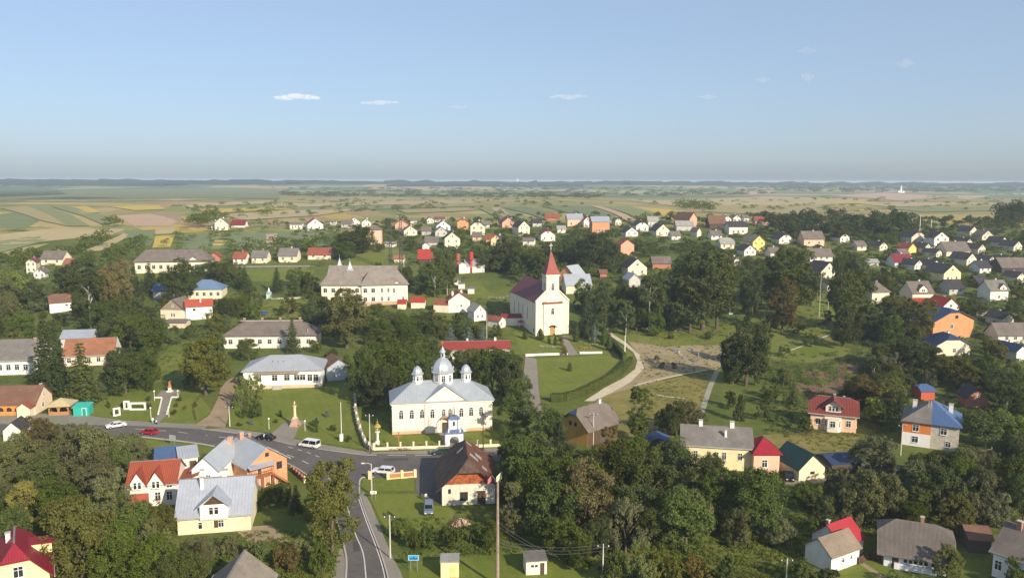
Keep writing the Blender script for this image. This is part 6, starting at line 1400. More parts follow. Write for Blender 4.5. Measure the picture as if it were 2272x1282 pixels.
MB().box(-.48, .48, -.48, .48, 1.902, 2.2).build('column_base', CM, t)
MB().lathe([(.36, 2.2), (.36, 3.1), (.30, 3.15), (.33, 4.7), (.30, 4.75), (.5, 4.95), (.5, 5.05)], 12).build('column', CM, t)
figure(t, 1.25, CM, False, (0, 0, 5.03), 'statuette')
shq = P(838, 986); t = thing('shrine', 'slender white roadside shrine with golden canopy by the stone wall', 'shrine', shq); PROTECT.append((828, 925, 848, 986, 180))
MB().box(-.4, .4, -.4, .4, -.3, .9).build('pedestal', WHITE, t); MB().lathe([(.28, .9), (.24, 2.9), (.36, 3.1)], 8).build('column', WHITE, t); figure(t, .95, WHITE, False, (0, 0, 3.08), 'statuette')
for k in range(4): a = math.pi / 2 * k + math.pi / 4; MB().tube([(.5 * math.cos(a), .5 * math.sin(a), 3.05), (.5 * math.cos(a), .5 * math.sin(a), 4.2)], .04, 5).build('canopy_post', GOLD, t)
MB().lathe([(.62, 3.0), (.62, 3.08)], 8).build('platform', WHITE, t)
MB().lathe([(.85, 4.2), (.7, 4.45), (.3, 4.9), (.12, 5.1), (.2, 5.35), (.03, 5.7)], 8, ph=.5).build('canopy_roof', GOLD, t); cross(t, 'cross', (0, 0, 5.65), .5, GOLD, .04)
cr = P(885, 996); t = thing('wooden_cross', 'tall reddish wooden cross beside pink flower beds in the churchyard', 'cross', cr)
MB().box(-.1, .1, -.1, .1, -.4, 4.0).build('upright', flat((.40, .16, .06), .7), t); MB().box(-.9, .9, -.08, .08, 2.9, 3.1).build('crossbar', flat((.40, .16, .06), .7), t)
# white box frames on the slope
def white_frame(px, py, w, h_, dep, yaw, lab, round_=False):
    q = P(px, py); t = thing('white_box_display', lab, 'display', q, yaw, group='white frames on the slope'); b_ = .34
    MB().box(-w / 2, w / 2, -dep / 2, dep / 2, 0, b_).build('bottom_bar', WHITE, t); MB().box(-w / 2, w / 2, -dep / 2, dep / 2, h_ - b_, h_).build('top_bar', WHITE, t)
    for sx in (-1, 1): MB().box(sx * (w / 2 - b_ / 2) - b_ / 2, sx * (w / 2 - b_ / 2) + b_ / 2, -dep / 2 + .003, dep / 2 - .003, b_ + .001, h_ - b_ - .001).build('side_bar', WHITE, t)
    PROTECT.append((px - 18, py - 22, px + 18, py + 2, 185))
white_frame(259, 922, 1.7, 2.1, .5, R(42), 'slanted white box frame nearest the road'); white_frame(281.5, 908, 1.4, 2.3, .6, R(6), 'upright narrow white box frame in the middle'); white_frame(306, 909, 4.1, 2.0, .6, R(3), 'wide low white box frame nearest the statue')
# signs
bq = P(918, 1266); t = thing('town_sign', 'blue road sign with white skyline drawing on two posts', 'sign', bq); PROTECT.append((900, 1222, 932, 1266, 130))
for x in (-.45, .55): MB().tube([(x, 0, -.4), (x, 0, 2.6)], .05, 6).build('post', STEEL, t)
SB = flat((.04, .32, .62), .4, 0, .4, .05)
pl = MB().box(-.85, .85, -.08, -.052, 1.75, 2.65).build('plate', SB, t); MB().box(-.8, .8, -.086, -.0803, 1.8, 2.6).build('border', FRAMEW, pl); MB().box(-.76, .76, -.092, -.0863, 1.84, 2.56).build('face', SB, pl)
sk = MB()
for x0, x1, z in ((-.5, -.3, 2.2), (-.3, -.1, 2.12), (-.05, .12, 2.36), (.12, .4, 2.14), (.4, .55, 2.25)): sk.box(x0, x1, -.097, -.0923, 1.95, z)
sk.poly([(-.08, -.095, 2.36), (.15, -.095, 2.36), (.035, -.095, 2.5)]); sk.build('skyline_symbol', flat((.03, .06, .12), .5), pl)
gq = P(384, 990); t = thing('road_sign', 'grey back of a road sign on two posts below the road', 'sign', gq, R(160)); 
for x in (-.5, .5): MB().tube([(x, 0, -.4), (x, 0, 2.6)], .05, 6).build('post', STEEL, t)
MB().box(-.9, .9, .05, .08, 1.7, 2.7).build('plate', flat((.6, .62, .64), .4, .4), t)
wq = P(829, 1108); t = thing('direction_sign', 'white arrow direction board at the mouth of lower road', 'sign', wq)
for x in (-.35, .35): MB().tube([(x, 0, -.3), (x, 0, 1.6)], .04, 6).build('post', STEEL, t)
MB().box(-.6, .6, -.07, -.04, 1.2, 1.75).build('plate', WHITE, t); MB().box(-.45, .1, -.08, -.072, 1.43, 1.52).poly([(.1, -.075, 1.32), (.42, -.075, 1.475), (.1, -.075, 1.63)]).build('arrow', flat((.05, .05, .05), .6), t)
# ------------------------------------------------------------------ cars and people
TYRE = flat((.02, .02, .02), .9); RIM = flat((.5, .5, .52), .35, .7); CARG = NT('car_glass').fin((.015, .018, .022), .06, 0, .7); LAMPM = flat((.85, .83, .75), .2, 0, .6); TAIL = flat((.45, .02, .02), .3)
_wheel = MB().tube([(0, -.11, 0), (0, .11, 0)], .33, 16).mesh('wheel', TYRE); _rim = MB().tube([(0, -.118, 0), (0, .118, 0)], .20, 12).mesh('rim', RIM)
PROF = {'sedan': (4.5, 1.76, .82, 1.42, [(-2.25, .35), (-2.25, .72), (-2.1, .86), (-1.25, .93), (-1.2, .93), (1.25, .95), (2.0, .93), (2.25, .8), (2.25, .35)], (-1.25, -.55, .75, 1.45)),
        'hatch': (4.0, 1.72, .86, 1.48, [(-2.0, .35), (-2.0, .7), (-1.85, .86), (-1.1, .95), (1.6, .98), (1.98, .9), (2.0, .35)], (-1.15, -.45, 1.2, 1.9)),
        'wagon': (4.6, 1.76, .85, 1.46, [(-2.3, .35), (-2.3, .72), (-2.12, .88), (-1.2, .95), (2.1, .98), (2.28, .9), (2.3, .35)], (-1.25, -.5, 1.75, 2.2)),
        'van': (4.8, 1.88, .95, 1.92, [(-2.4, .38), (-2.4, .78), (-2.25, .98), (-1.6, 1.12), (2.3, 1.12), (2.4, 1.0), (2.4, .38)], (-1.75, -1.0, 2.2, 2.36)),
        'jeep': (3.8, 1.7, .95, 1.85, [(-1.9, .5), (-1.9, .95), (-1.8, 1.05), (-.7, 1.08), (1.85, 1.08), (1.9, .5)], (-.75, -.55, 1.7, 1.85))}
def car(px, py, yaw, kind, col, lab, roofcol=None):
    L, Wd, bz, H_, prof, (c0, c1, c2, c3) = PROF[kind]
    t = thing('car', lab, 'car', P(px, py) + Vector((0, 0, .04)), yaw, group='cars on the streets and yards'); m = flat(col, .28, .1, .6, .03)
    bm = bmesh.new(); hw = Wd / 2
    vs1 = [bm.verts.new((x, -hw, z)) for x, z in prof]; vs2 = [bm.verts.new((x, hw, z)) for x, z in prof]; n = len(prof)
    bm.faces.new(vs1[::-1]); bm.faces.new(vs2)
    for i in range(n): bm.faces.new([vs1[i], vs1[(i + 1) % n], vs2[(i + 1) % n], vs2[i]])
    bmesh.ops.recalc_face_normals(bm, faces=bm.faces[:]); bmesh.ops.bevel(bm, geom=bm.edges[:], offset=.07, segments=2, affect='EDGES')
    me = bpy.data.meshes.new('body'); bm.to_mesh(me); bm.free(); me.materials.append(m); body = link(bpy.data.objects.new('body', me), t)
    zb = max(z for x, z in prof) - .06; k = .80
    g = MB(); lo_ = [(c0, -hw * .95, zb), (c3, -hw * .95, zb), (c3, hw * .95, zb), (c0, hw * .95, zb)]; hi_ = [(c1, -hw * k, H_ - .05), (c2, -hw * k, H_ - .05), (c2, hw * k, H_ - .05), (c1, hw * k, H_ - .05)]
    for i in range(4): g.poly([lo_[i], lo_[(i + 1) % 4], hi_[(i + 1) % 4], hi_[i]])
    g.build('windows', CARG, t)
    MB().slab([(c1 - .05, -hw * k - .02, H_), (c2 + .05, -hw * k - .02, H_), (c2 + .05, hw * k + .02, H_), (c1 - .05, hw * k + .02, H_)], .07).build('roof_panel', flat(roofcol, .35, .1, .5, .03) if roofcol else m, t)
    pil = MB()
    for sy in (-1, 1):
        for x0, x1 in ((c0, c1), ((c0 + c3) * .45, (c1 + c2) * .47), (c3, c2)): pil.tube([(x0, sy * hw * .955, zb), (x1, sy * hw * (k + .005), H_ - .03)], .045, 5)
    pil.build('pillars', m, t)
    for sx in (-.62, .6):
        for sy in (-1, 1):
            w_ = inst('wheel', _wheel, t, (sx * L / 2, sy * (hw - .1), .33)); inst('rim', _rim, w_)
    for sy in (-1, 1):
        MB().box(-.04, .03, -.16, .16, -.08, .08).build('headlight', LAMPM, t, (-L / 2, sy * hw * .68, .68)); MB().box(-.03, .04, -.13, .13, -.08, .08).build('taillight', TAIL, t, (L / 2, sy * hw * .74, .75))
    q = PROJ(t.location); w_ = 2.6 / MPP(t.location); PROTECT.append((q[0] - w_, q[1] - w_ * .7, q[0] + w_, q[1] + 4, q[2]))
    return t
def road_yaw(a, b): p, q = P(*a), P(*b); return math.atan2(q.y - p.y, q.x - p.x)
car(332, 963, road_yaw((300, 960), (360, 965)), 'hatch', (.42, .01, .03), 'crimson red hatchback driving along the main road'); car(258, 948, R(35), 'sedan', (.78, .78, .75), 'white car half hidden by bushes at the road bend')
car(591, 975, road_yaw((560, 970), (620, 978)), 'sedan', (.012, .012, .018), 'black car stopped at the roadside near the column'); car(687, 992, road_yaw((657, 989), (720, 998)), 'van', (.80, .80, .79), 'white minivan on the main road below the park lawn')
car(979, 1007, road_yaw((950, 1008), (1010, 1007)), 'wagon', (.02, .06, .06), 'dark green car beside the church gate partly behind rusty roof'); car(851, 1050, road_yaw((830, 1049), (870, 1052)), 'wagon', (.72, .73, .76), 'silver white estate car parked behind orange brick wall')
car(951, 1137, R(96), 'jeep', (.16, .20, .28), 'bluish grey old off-road car parked on the grass'); car(1749, 1062, R(80), 'sedan', (.015, .015, .02), 'black car in the shaded yard beside green-roofed hut'); car(585, 699, R(15), 'hatch', (.05, .12, .28), 'small dark blue car parked on a village lawn'); car(1072, 1021, R(10), 'hatch', (.40, .06, .03), 'orange-red vehicle behind the derelict house roof')
SHIRT = flat((.78, .78, .76), .8); JEAN = flat((.45, .46, .5), .85); SKIN = flat((.45, .28, .2), .6); DARKC = flat((.05, .05, .07), .85); BLUEC = flat((.12, .2, .4), .85)
def person(px, py, yaw, lab, m, pose=1): 
    t = thing('person', lab, 'person', P(px, py) + Vector((0, 0, .04)), yaw); b_ = figure(t, 1.75, m, False, pose=pose, name='body')
    MB().lathe([(.112, 1.60), (.118, 1.66), (.09, 1.735), (.02, 1.755)], 10).build('hair', flat((.05, .035, .025), .8), t, (0, 0, 0), smooth=True)
person(587, 977, R(60), 'person in white shirt and light trousers standing beside black car', [SHIRT, JEAN, SKIN]); person(339, 940, R(20), 'person in pale clothes standing by a motor scooter at roadside', [SHIRT, JEAN, SKIN], 0)
person(945, 1112, R(200), 'person in light top near the derelict house corner', [SHIRT, DARKC, SKIN], .5); person(822, 1006, R(90), 'person in dark clothes walking at the fence corner', [DARKC, DARKC, SKIN])
mq = P(344, 940); t = thing('motor_scooter', 'dark motor scooter with white front parked at the roadside', 'scooter', mq, R(150))
for x in (-.55, .55): MB().tube([(x, -.06, .26), (x, .06, .26)], .26, 14).build('wheel', TYRE, t)
MB().box(-.45, .35, -.14, .14, .28, .5).box(.05, .6, -.15, .15, .5, .72).build('body', DARKC, t); MB().box(.0, .6, -.16, .16, .722, .82).build('seat', TYRE, t); MB().slab([(-.62, -.2, 1.0), (-.36, -.2, .4), (-.36, .2, .4), (-.62, .2, 1.0)], .05).build('front_shield', WHITE, t); MB().tube([(-.62, -.35, 1.05), (-.58, 0, 1.08), (-.62, .35, 1.05)], .025, 6).build('handlebar', IRON, t)
# ------------------------------------------------------------------ heaps, stones, beds
def rubble():
    q = P(1022, 1162); t = thing('rubble_heap', 'heap of stones, bricks and branches in front of derelict house', 'heap', q); rng = random.Random(3)
    mats = [flat((.34, .27, .20), .9), flat((.42, .36, .28), .9), flat((.30, .16, .11), .9)]
    V = MB()
    for i in range(8):
        a0_, a1_ = 2 * math.pi * i / 8, 2 * math.pi * (i + 1) / 8; V.poly([(1.9 * math.cos(a0_), 1.5 * math.sin(a0_), -.2), (1.9 * math.cos(a1_), 1.5 * math.sin(a1_), -.2), (.3 * math.cos(a1_), .3 * math.sin(a1_), 1.0), (.3 * math.cos(a0_), .3 * math.sin(a0_), 1.0)])
    V.build('heap_core', mats[0], t)
    for k in range(90):
        r = rng.random() ** .6 * 2.0; a = rng.random() * 6.28; z = max(.0, 1.0 * (1 - r / 2.0)) + .05; bm = bmesh.new(); bmesh.ops.create_icosphere(bm, subdivisions=1, radius=rng.uniform(.14, .32))
        for v in bm.verts: v.co *= rng.uniform(.7, 1.2)
        me = bpy.data.meshes.new('stone'); bm.to_mesh(me); bm.free(); me.materials.append(mats[k % 3]); inst('stone', me, t, (r * math.cos(a), r * math.sin(a) * .8, z))
    for k in range(14): a = rng.random() * 6.28; MB().tube([(math.cos(a) * .3, math.sin(a) * .3, 1.1), (math.cos(a) * 2.4, math.sin(a) * 2.0, rng.uniform(.1, .5))], .05, 5).build('branch', WOODD, t)
rubble()
def flowers(px, r, c, name, lab, n=300):
    q = P(*px); rng = np.random.default_rng(int(px[0])); a = rng.random(n) * 6.28; rr = np.sqrt(rng.random(n)) * r; pos = np.stack([rr * np.cos(a), rr * np.sin(a) * .7, rng.uniform(.1, .45, n)], 1); V = leaf_quads(n, pos, np.tile([0, 0, 1.], (n, 1)), .12, rng)
    k = rng.random(n) < .55; me = npmesh(name, V, np.arange(4 * n).reshape(-1, 4), [LEAF['green'], flat(c, .8)], k.astype(np.int32)); o = link(bpy.data.objects.new(name, me)); o.location = q; o['kind'] = 'stuff'; o['label'] = lab
flowers((874, 995), 1.7, (.6, .26, .26), 'flower_bed', 'pink flowers left of the wooden cross'); flowers((896, 995), 1.7, (.6, .28, .26), 'flower_bed', 'pink flowers right of the wooden cross'); flowers((1300, 772), 3, (.6, .4, .12), 'flower_bed', 'yellow and green border plants by church walk', 500); flowers((1312, 765), 2.5, (.6, .5, .3), 'flower_bed', 'mixed border plants by the church walk', 400); flowers((1215, 770), 3, (.5, .5, .4), 'flower_bed', 'low garden plants left of the church walk', 400); flowers((1010, 995), 2.0, (.4, .2, .2), 'flower_bed', 'flowers at the church gate', 250); flowers((826, 988), 1.6, (.5, .3, .2), 'flower_bed', 'flowers round the shrine', 250)
for k, (px, py, lab) in enumerate(((1470, 784, 'leftmost small stone marker in the sandy clearing'), (1496, 779, 'dark stone marker with pale stakes behind it'), (1508, 786, 'low grey stone marker in clearing shade'), (1534, 781, 'dark upright stone marker at the clearing edge'), (1552, 790, 'squat grey stone marker nearer the big tree'), (1572, 797, 'low dark marker deepest in the tree shade'), (1520, 797, 'broad low stone marker in front of the others'), (1542, 803, 'front dark marker near the pale footpath'))):
    t = thing('stone_marker', lab, 'stone', P(px, py), R(20 * (k % 3 - 1)), group='stone markers in the clearing'); mm = flat((.16, .17, .2) if k % 2 else (.28, .27, .26), .7)
    MB().box(-.7, .7, -.9, .5, -.2, .25).build('slab', mm, t); MB().box(-.4, .4, .3, .5, .252, 1.3).build('headstone', mm, t)

def garden_fence(pts, lab, h=1.2, gap=2.2, m=None, board=False):
    w = smooth([P(*q) for q in pts], 3) if len(pts) > 2 else [P(*q) for q in pts]; m = m or FRAMEW; o0 = w[0]
    t = thing('garden_fence', lab, 'fence', o0); me = MB().box(-.06, .06, -.06, .06, -.3, h).mesh('post', m); rl = MB()
    for a, b in zip(w, w[1:]):
        L = (b - a).length; n = max(1, int(L / gap))
        for k in range(n): p = a.lerp(b, k / n); inst('post', me, t, (p.x - o0.x, p.y - o0.y, H(p.x, p.y) - o0.z))
        for z in (h * .45, h * .85): rl.tube([a - o0 + Vector((0, 0, z)), b - o0 + Vector((0, 0, z))], .03, 4)
        if board:
            d = (b - a).normalized(); nn = Vector((-d.y, d.x, 0)) * .02; rl.slab([tuple(p - o0 + Vector((0, 0, h * .95))) for p in (a - nn, b - nn, b + nn, a + nn)], h * .9)
    rl.build('rails', m, t)
garden_fence([(1424, 545), (1480, 543), (1540, 539)], 'row of pale fence posts beside the salmon gabled house', 1.6, 5)
garden_fence([(556, 594), (640, 593), (700, 592)], 'low grey fence along the lane beyond the school', .8, 3, CONC)
garden_fence([(594, 664), (640, 664), (668, 662)], 'pale board fence on the lawn behind the small blue car', .8, 3, CONC, True)
garden_fence([(1085, 662), (1110, 664), (1130, 660)], 'short pale fence left of the red-spired church', 1.1, 3, CONC)
garden_fence([(1690, 806), (1780, 818), (1870, 806), (1960, 800)], 'weathered wooden fence along the vegetable plots', 1.3, 3, WOODD)
garden_fence([(1740, 962), (1800, 968), (1920, 972), (1990, 1000)], 'dark wooden fence below the peach villa', 1.2, 2.5, WOODD)
garden_fence([(445, 880), (430, 905), (437, 938)], 'low dark fence along the dirt driveway', .9, 2.5, WOODD)
garden_fence([(2140, 1010), (2200, 1000), (2270, 985)], 'grey wooden fence right of the half-blue-roofed duplex', 1.2, 2.5, flat((.35, .32, .28), .9))
garden_fence([(1905, 1252), (1932, 1240), (1958, 1250)], 'dark board fence between the white cottage and veranda cottage', 1.3, 2, WOODD, True)
q = P(1621, 696); t = thing('white_monument', 'small white obelisk gleaming under the big dark trees', 'monument', q); MB().box(-.9, .9, -.9, .9, -.3, .5).build('base', WHITE, t); MB().lathe([(.6, .5), (.35, 3.0), (.05, 3.6)], 4, ph=.5).build('obelisk', WHITE, t); PROTECT.append((1612, 672, 1630, 696, 300))
q = P(597, 663); t = thing('wayside_shrine', 'small pale green shrine on the village lawn', 'shrine', q); TG = plaster((.45, .62, .55), .1); MB().box(-.9, .9, -.9, .9, -.3, 2.6).build('walls', TG, t); MB().lathe([(1.5, 2.6), (.6, 3.4), (.3, 4.4), (.05, 5.0)], 8).build('roof', ROOF['silver'], t); cross(t, 'cross', (0, 0, 4.9), 1.0, IRON, .07); PROTECT.append((585, 632, 609, 663, 330))
q = P(346, 1152); t = thing('orange_bin', 'orange rubbish bin standing between the two front houses', 'bin', q, .3); ob = flat((.62, .14, .04), .5); MB().box(-.5, .5, -.4, .4, 0, 1.15).build('body', ob, t); MB().slab([(-.56, -.46, 1.2), (.56, -.46, 1.2), (.56, .46, 1.32), (-.56, .46, 1.32)], .08).build('lid', ob, t)
# ------------------------------------------------------------------ tree kit
def sph(n, rng):
    v = rng.normal(0, 1, (n, 3)); return v / np.linalg.norm(v, axis=1, keepdims=True)
ICO = None
def ico():
    global ICO
    if ICO is None:
        bm = bmesh.new(); bmesh.ops.create_icosphere(bm, subdivisions=1, radius=1); ICO = (np.array([v.co[:] for v in bm.verts]), np.array([[v.index for v in f.verts] for f in bm.faces])); bm.free()
    return ICO
def crown_data(seed, cz, rx, rz, nl, lr, subs, leaves, leaf, shell=.62, droop=0.0, gap=.0, low=-.75):
    rng = np.random.default_rng(seed); VV = []; cores = []
    L = []
    for i in range(nl):
        zz = rng.uniform(low, .95); aa = rng.random() * 6.283 + i * 2.4; rr = (1 - abs(zz) ** (2.0 if zz > 0 else 3.2)) ** .5
        d = np.array([rr * math.cos(aa), rr * math.sin(aa), zz * 1.12])
        k = shell * rng.uniform(.75, 1.12) if i else .15
        L.append((np.array([d[0] * rx * k, d[1] * rx * k, cz + d[2] * rz * k]), lr * rng.uniform(.72, 1.25)))
    ctr = np.array([0, 0, cz])
    for c, r in L:
        S = sph(subs, rng); out = (c - ctr); out = out / (np.linalg.norm(out) + 1e-6)
        S = S + out * .45; S /= np.linalg.norm(S, axis=1, keepdims=True)
        for s in S:
            if rng.random() < gap: continue
            cc = c + s * r * rng.uniform(.72, 1.08); m = int(leaves * rng.uniform(.6, 1.3))
            d = sph(m, rng); d = d + s * .5; d /= np.linalg.norm(d, axis=1, keepdims=True)
            p = cc + d * (r * .40) * rng.uniform(.3, 1.15, (m, 1)); p[:, 2] -= droop * rng.random(m) * r
            nrm = .55 * d + .45 * s + np.array([0, 0, .25])
            VV.append(leaf_quads(m, p, nrm / np.linalg.norm(nrm, axis=1, keepdims=True), leaf, rng))
    return np.concatenate(VV), cores
def crown_mesh(name, V, cores, mat):
    iv, if_ = ico(); nq = len(V) // 4
    Q = np.arange(len(V)).reshape(-1, 4)
    me = bpy.data.meshes.new(name); rng = np.random.default_rng(nq)
    cv, cf = [], []
    n0 = len(V)
    for c, r in cores:
        cv.append(c + iv * r * rng.uniform(.8, 1.15, (len(iv), 1))); cf.append(if_ + n0); n0 += len(iv)
    AV = np.concatenate([V] + cv) if cv else V
    tri = np.concatenate(cf) if cf else np.zeros((0, 3), int)
    me.vertices.add(len(AV)); me.vertices.foreach_set('co', AV.astype(np.float32).ravel())
    loops = np.concatenate([Q.ravel(), tri.ravel()]).astype(np.int32)
    me.loops.add(len(loops)); me.loops.foreach_set('vertex_index', loops)
    tot = np.concatenate([np.full(len(Q), 4), np.full(len(tri), 3)]).astype(np.int32)
    me.polygons.add(len(tot)); me.polygons.foreach_set('loop_start', np.concatenate([[0], np.cumsum(tot)[:-1]]).astype(np.int32)); me.polygons.foreach_set('loop_total', tot)
    me.materials.append(mat); me.update(calc_edges=True); return me
def trunk_mesh(seed, h, r, limbs, spread, top, mat, lean=.0):
    rng = random.Random(seed); mb = MB()
    pts = [(0, 0, -.6)] + [(rng.uniform(-.2, .2) * k * lean, rng.uniform(-.2, .2) * k * lean, h * k / 4) for k in range(1, 5)]
    mb.tube(pts, [r * 1.25, r, r * .85, r * .7, r * .45], 8)
    for i in range(limbs):
        a = 2 * math.pi * (i + rng.random() * .6) / limbs; z = h * rng.uniform(.45, .9); e = spread * rng.uniform(.5, .95); tz = z + (top - z) * rng.uniform(.35, .8)
        mb.tube([(0, 0, z), (e * .5 * math.cos(a), e * .5 * math.sin(a), z + (tz - z) * .6), (e * math.cos(a), e * math.sin(a), tz)], [r * .42, r * .28, r * .1], 5)
    return mb.mesh('trunk', mat)
def spruce_data(seed, Hh, Wd, tiers, per, leaf, droop=.35):
    rng = np.random.default_rng(seed); VV = []
    for t in range(tiers):
        f = t / tiers; z0 = Hh * (.06 + .92 * f); R_ = Wd / 2 * (1 - f) ** .85 * rng.uniform(.85, 1.12) + .12; nb = max(5, int(11 * (1 - f)) + 3)
        for b in range(nb):
            a = 2 * math.pi * (b + rng.random()) / nb; rr = R_ * rng.uniform(.75, 1.1); m = int(per * (.35 + (1 - f)))
            s = rng.random(m) ** .7; p = np.stack([math.cos(a) * rr * s, math.sin(a) * rr * s, z0 - droop * rr * s ** 1.4], 1) + rng.normal(0, .16 + .1 * rr * .3, (m, 3)) * np.array([1, 1, .55])
            n = np.tile([math.cos(a) * .6, math.sin(a) * .6, .8], (m, 1)); VV.append(leaf_quads(m, p, n, leaf, rng))
    return np.concatenate(VV), [(np.array([0, 0, Hh * q]), Wd * .5 * (1 - q) * .55) for q in (.12, .25, .4, .55, .7)]
def column_data(seed, Hh, Wd, n, leaf, tip=.5):
    rng = np.random.default_rng(seed); f = rng.random(n); a = rng.random(n) * 6.283; prof = np.minimum(1, (1 - f) / tip) ** .7 * (.75 + .25 * np.minimum(1, f / .15)); r = Wd / 2 * prof * rng.uniform(.82, 1.08, n)
    p = np.stack([r * np.cos(a), r * np.sin(a), f * Hh], 1); nr = np.stack([np.cos(a), np.sin(a), np.full(n, .35)], 1); return leaf_quads(n, p, nr, leaf, rng), [(np.array([0, 0, Hh * q]), Wd * .36 * min(1, (1 - q) / tip + .1)) for q in (.12, .25, .38, .5, .62, .74, .85)]
PROTO = {}
def proto(kind, n, Hn, Wn, fn, trunk):
    PROTO[kind] = []
    for k in range(n):
        V, cores = fn(k); PROTO[kind].append((crown_mesh('crown', V, cores, LEAF['green']), trunk(k), Hn, Wn))
proto('broad', 5, 12, 9.4, lambda k: crown_data(10 + k, 6.2, 4.7, 5.8, 14 + k, 1.95, 13, 62, .19, .66, 0, 0, -.9), lambda k: trunk_mesh(k, 4.5, .3, 5, 3.2, 9.5, BARK, .5))
proto('oval', 4, 15, 8.6, lambda k: crown_data(30 + k, 7.6, 4.0, 7.3, 16 + k, 1.75, 13, 62, .19, .7, 0, 0, -.92), lambda k: trunk_mesh(20 + k, 7, .32, 6, 2.8, 12.5, BARK, .4))
proto('willow', 4, 9.5, 9.0, lambda k: crown_data(50 + k, 4.6, 4.4, 4.9, 20 + k, 1.35, 13, 52, .16, .74, .25, 0, -.92), lambda k: trunk_mesh(40 + k, 3.4, .28, 6, 3.2, 7, BARK, .6))
proto('birch', 3, 14, 5.4, lambda k: crown_data(70 + k, 7.4, 2.5, 6.8, 15, 1.15, 11, 46, .16, .72, .35, .08, -.9), lambda k: trunk_mesh(60 + k, 10, .13, 6, 1.7, 12, PALEBARK, .3))
proto('poplar', 3, 16, 5.0, lambda k: crown_data(90 + k, 8.4, 2.1, 7.8, 17, 1.2, 11, 50, .17, .75, -.1, .05, -.92), lambda k: trunk_mesh(80 + k, 8, .26, 6, 1.6, 13, BARK, .2))
proto('spruce', 3, 14, 6.4, lambda k: spruce_data(110 + k, 14, 6.4, 19, 34, .19), lambda k: trunk_mesh(100 + k, 12.5, .22, 0, 1, 12, BARK, .0))
proto('thuja', 2, 4, 1.3, lambda k: column_data(130 + k, 4, 1.3, 1500, .085), lambda k: trunk_mesh(120 + k, 1, .06, 0, 1, 1, BARK))
proto('shrub', 4, 2.6, 3.4, lambda k: crown_data(150 + k, 1.15, 1.6, 1.4, 10, .7, 10, 34, .11, .7, 0, 0, -.5), lambda k: trunk_mesh(140 + k, 1.0, .07, 4, .8, 1.8, BARK))
proto('apple', 3, 4.6, 5.0, lambda k: crown_data(170 + k, 2.5, 2.3, 2.1, 11, .95, 11, 40, .14, .72, 0, .05, -.7), lambda k: trunk_mesh(160 + k, 1.8, .14, 5, 1.6, 3.4, BARK, .4))
proto('pine', 2, 17, 9.5, lambda k: crown_data(190 + k, 10.5, 4.6, 6.0, 13, 1.55, 11, 52, .19, .85, 0, .05, -.6), lambda k: trunk_mesh(180 + k, 13, .22, 7, 3.6, 15, PALEBARK, .7))
NAMES = {'broad': ('leafy_tree', 'leafy tree'), 'oval': ('leafy_tree', 'tall-crowned tree'), 'willow': ('willow_tree', 'willow'), 'birch': ('birch_tree', 'birch'), 'poplar': ('poplar_tree', 'poplar'), 'spruce': ('spruce_tree', 'spruce'), 'thuja': ('thuja', 'thuja'), 'shrub': ('shrub', 'shrub'), 'apple': ('fruit_tree', 'fruit tree'), 'pine': ('pine_tree', 'pine with pale bare limbs')}
CATS = {'shrub': 'shrub', 'thuja': 'conifer'}
CW = {'dark': 'dark green', 'green': 'green', 'olive': 'olive green', 'grey': 'grey-green', 'light': 'light green', 'brown': 'brownish', 'yellow': 'yellowing', 'blue': 'bluish', 'spruce': 'blackish green', 'sprucelight': 'yellow-green', 'thuja': 'fresh green'}
TREES = []; TREEPOS = []
def tree(px, py, top, w, kind, leaf, label=None, base=None):
    p = base if base is not None else P(px, py); mp = MPP(p); dep = R(7.7) + math.atan((py - 641) / F)
    h = max(.6, (py - top) * mp / math.cos(dep) * .985 - .12 * w * mp * math.sin(dep)); wm = w * mp
    me, tr, Hn, Wn = random.choice(PROTO[kind]); nm, word = NAMES[kind]
    sx = wm / Wn; sz = h / Hn
    t = thing(nm, None, CATS.get(kind, 'tree'), p, random.uniform(0, 6.28), 'trees and shrubs of the village'); t.scale = (sx, sx, sz)
    c = inst('crown', me, t); c.material_slots[0].link = 'OBJECT'; c.material_slots[0].material = LEAF[leaf]
    inst('trunk', tr, t)
    size = '' if kind in ('shrub', 'thuja', 'apple') else ('very tall ' if h > 18 else 'tall ' if h > 12.5 else 'small ' if h < 6 else '')
    shape = 'slender ' if wm / h < .45 and kind not in ('thuja', 'poplar', 'birch', 'spruce') else 'broad ' if wm / h > 1.15 and kind not in ('shrub',) else ''
    TREES.append((t, label, f'{size}{shape}{CW[leaf]} {word}', px, (py + top) / 2)); TREEPOS.append((p.x, p.y, wm / 2, px, py, top, w))
    return t
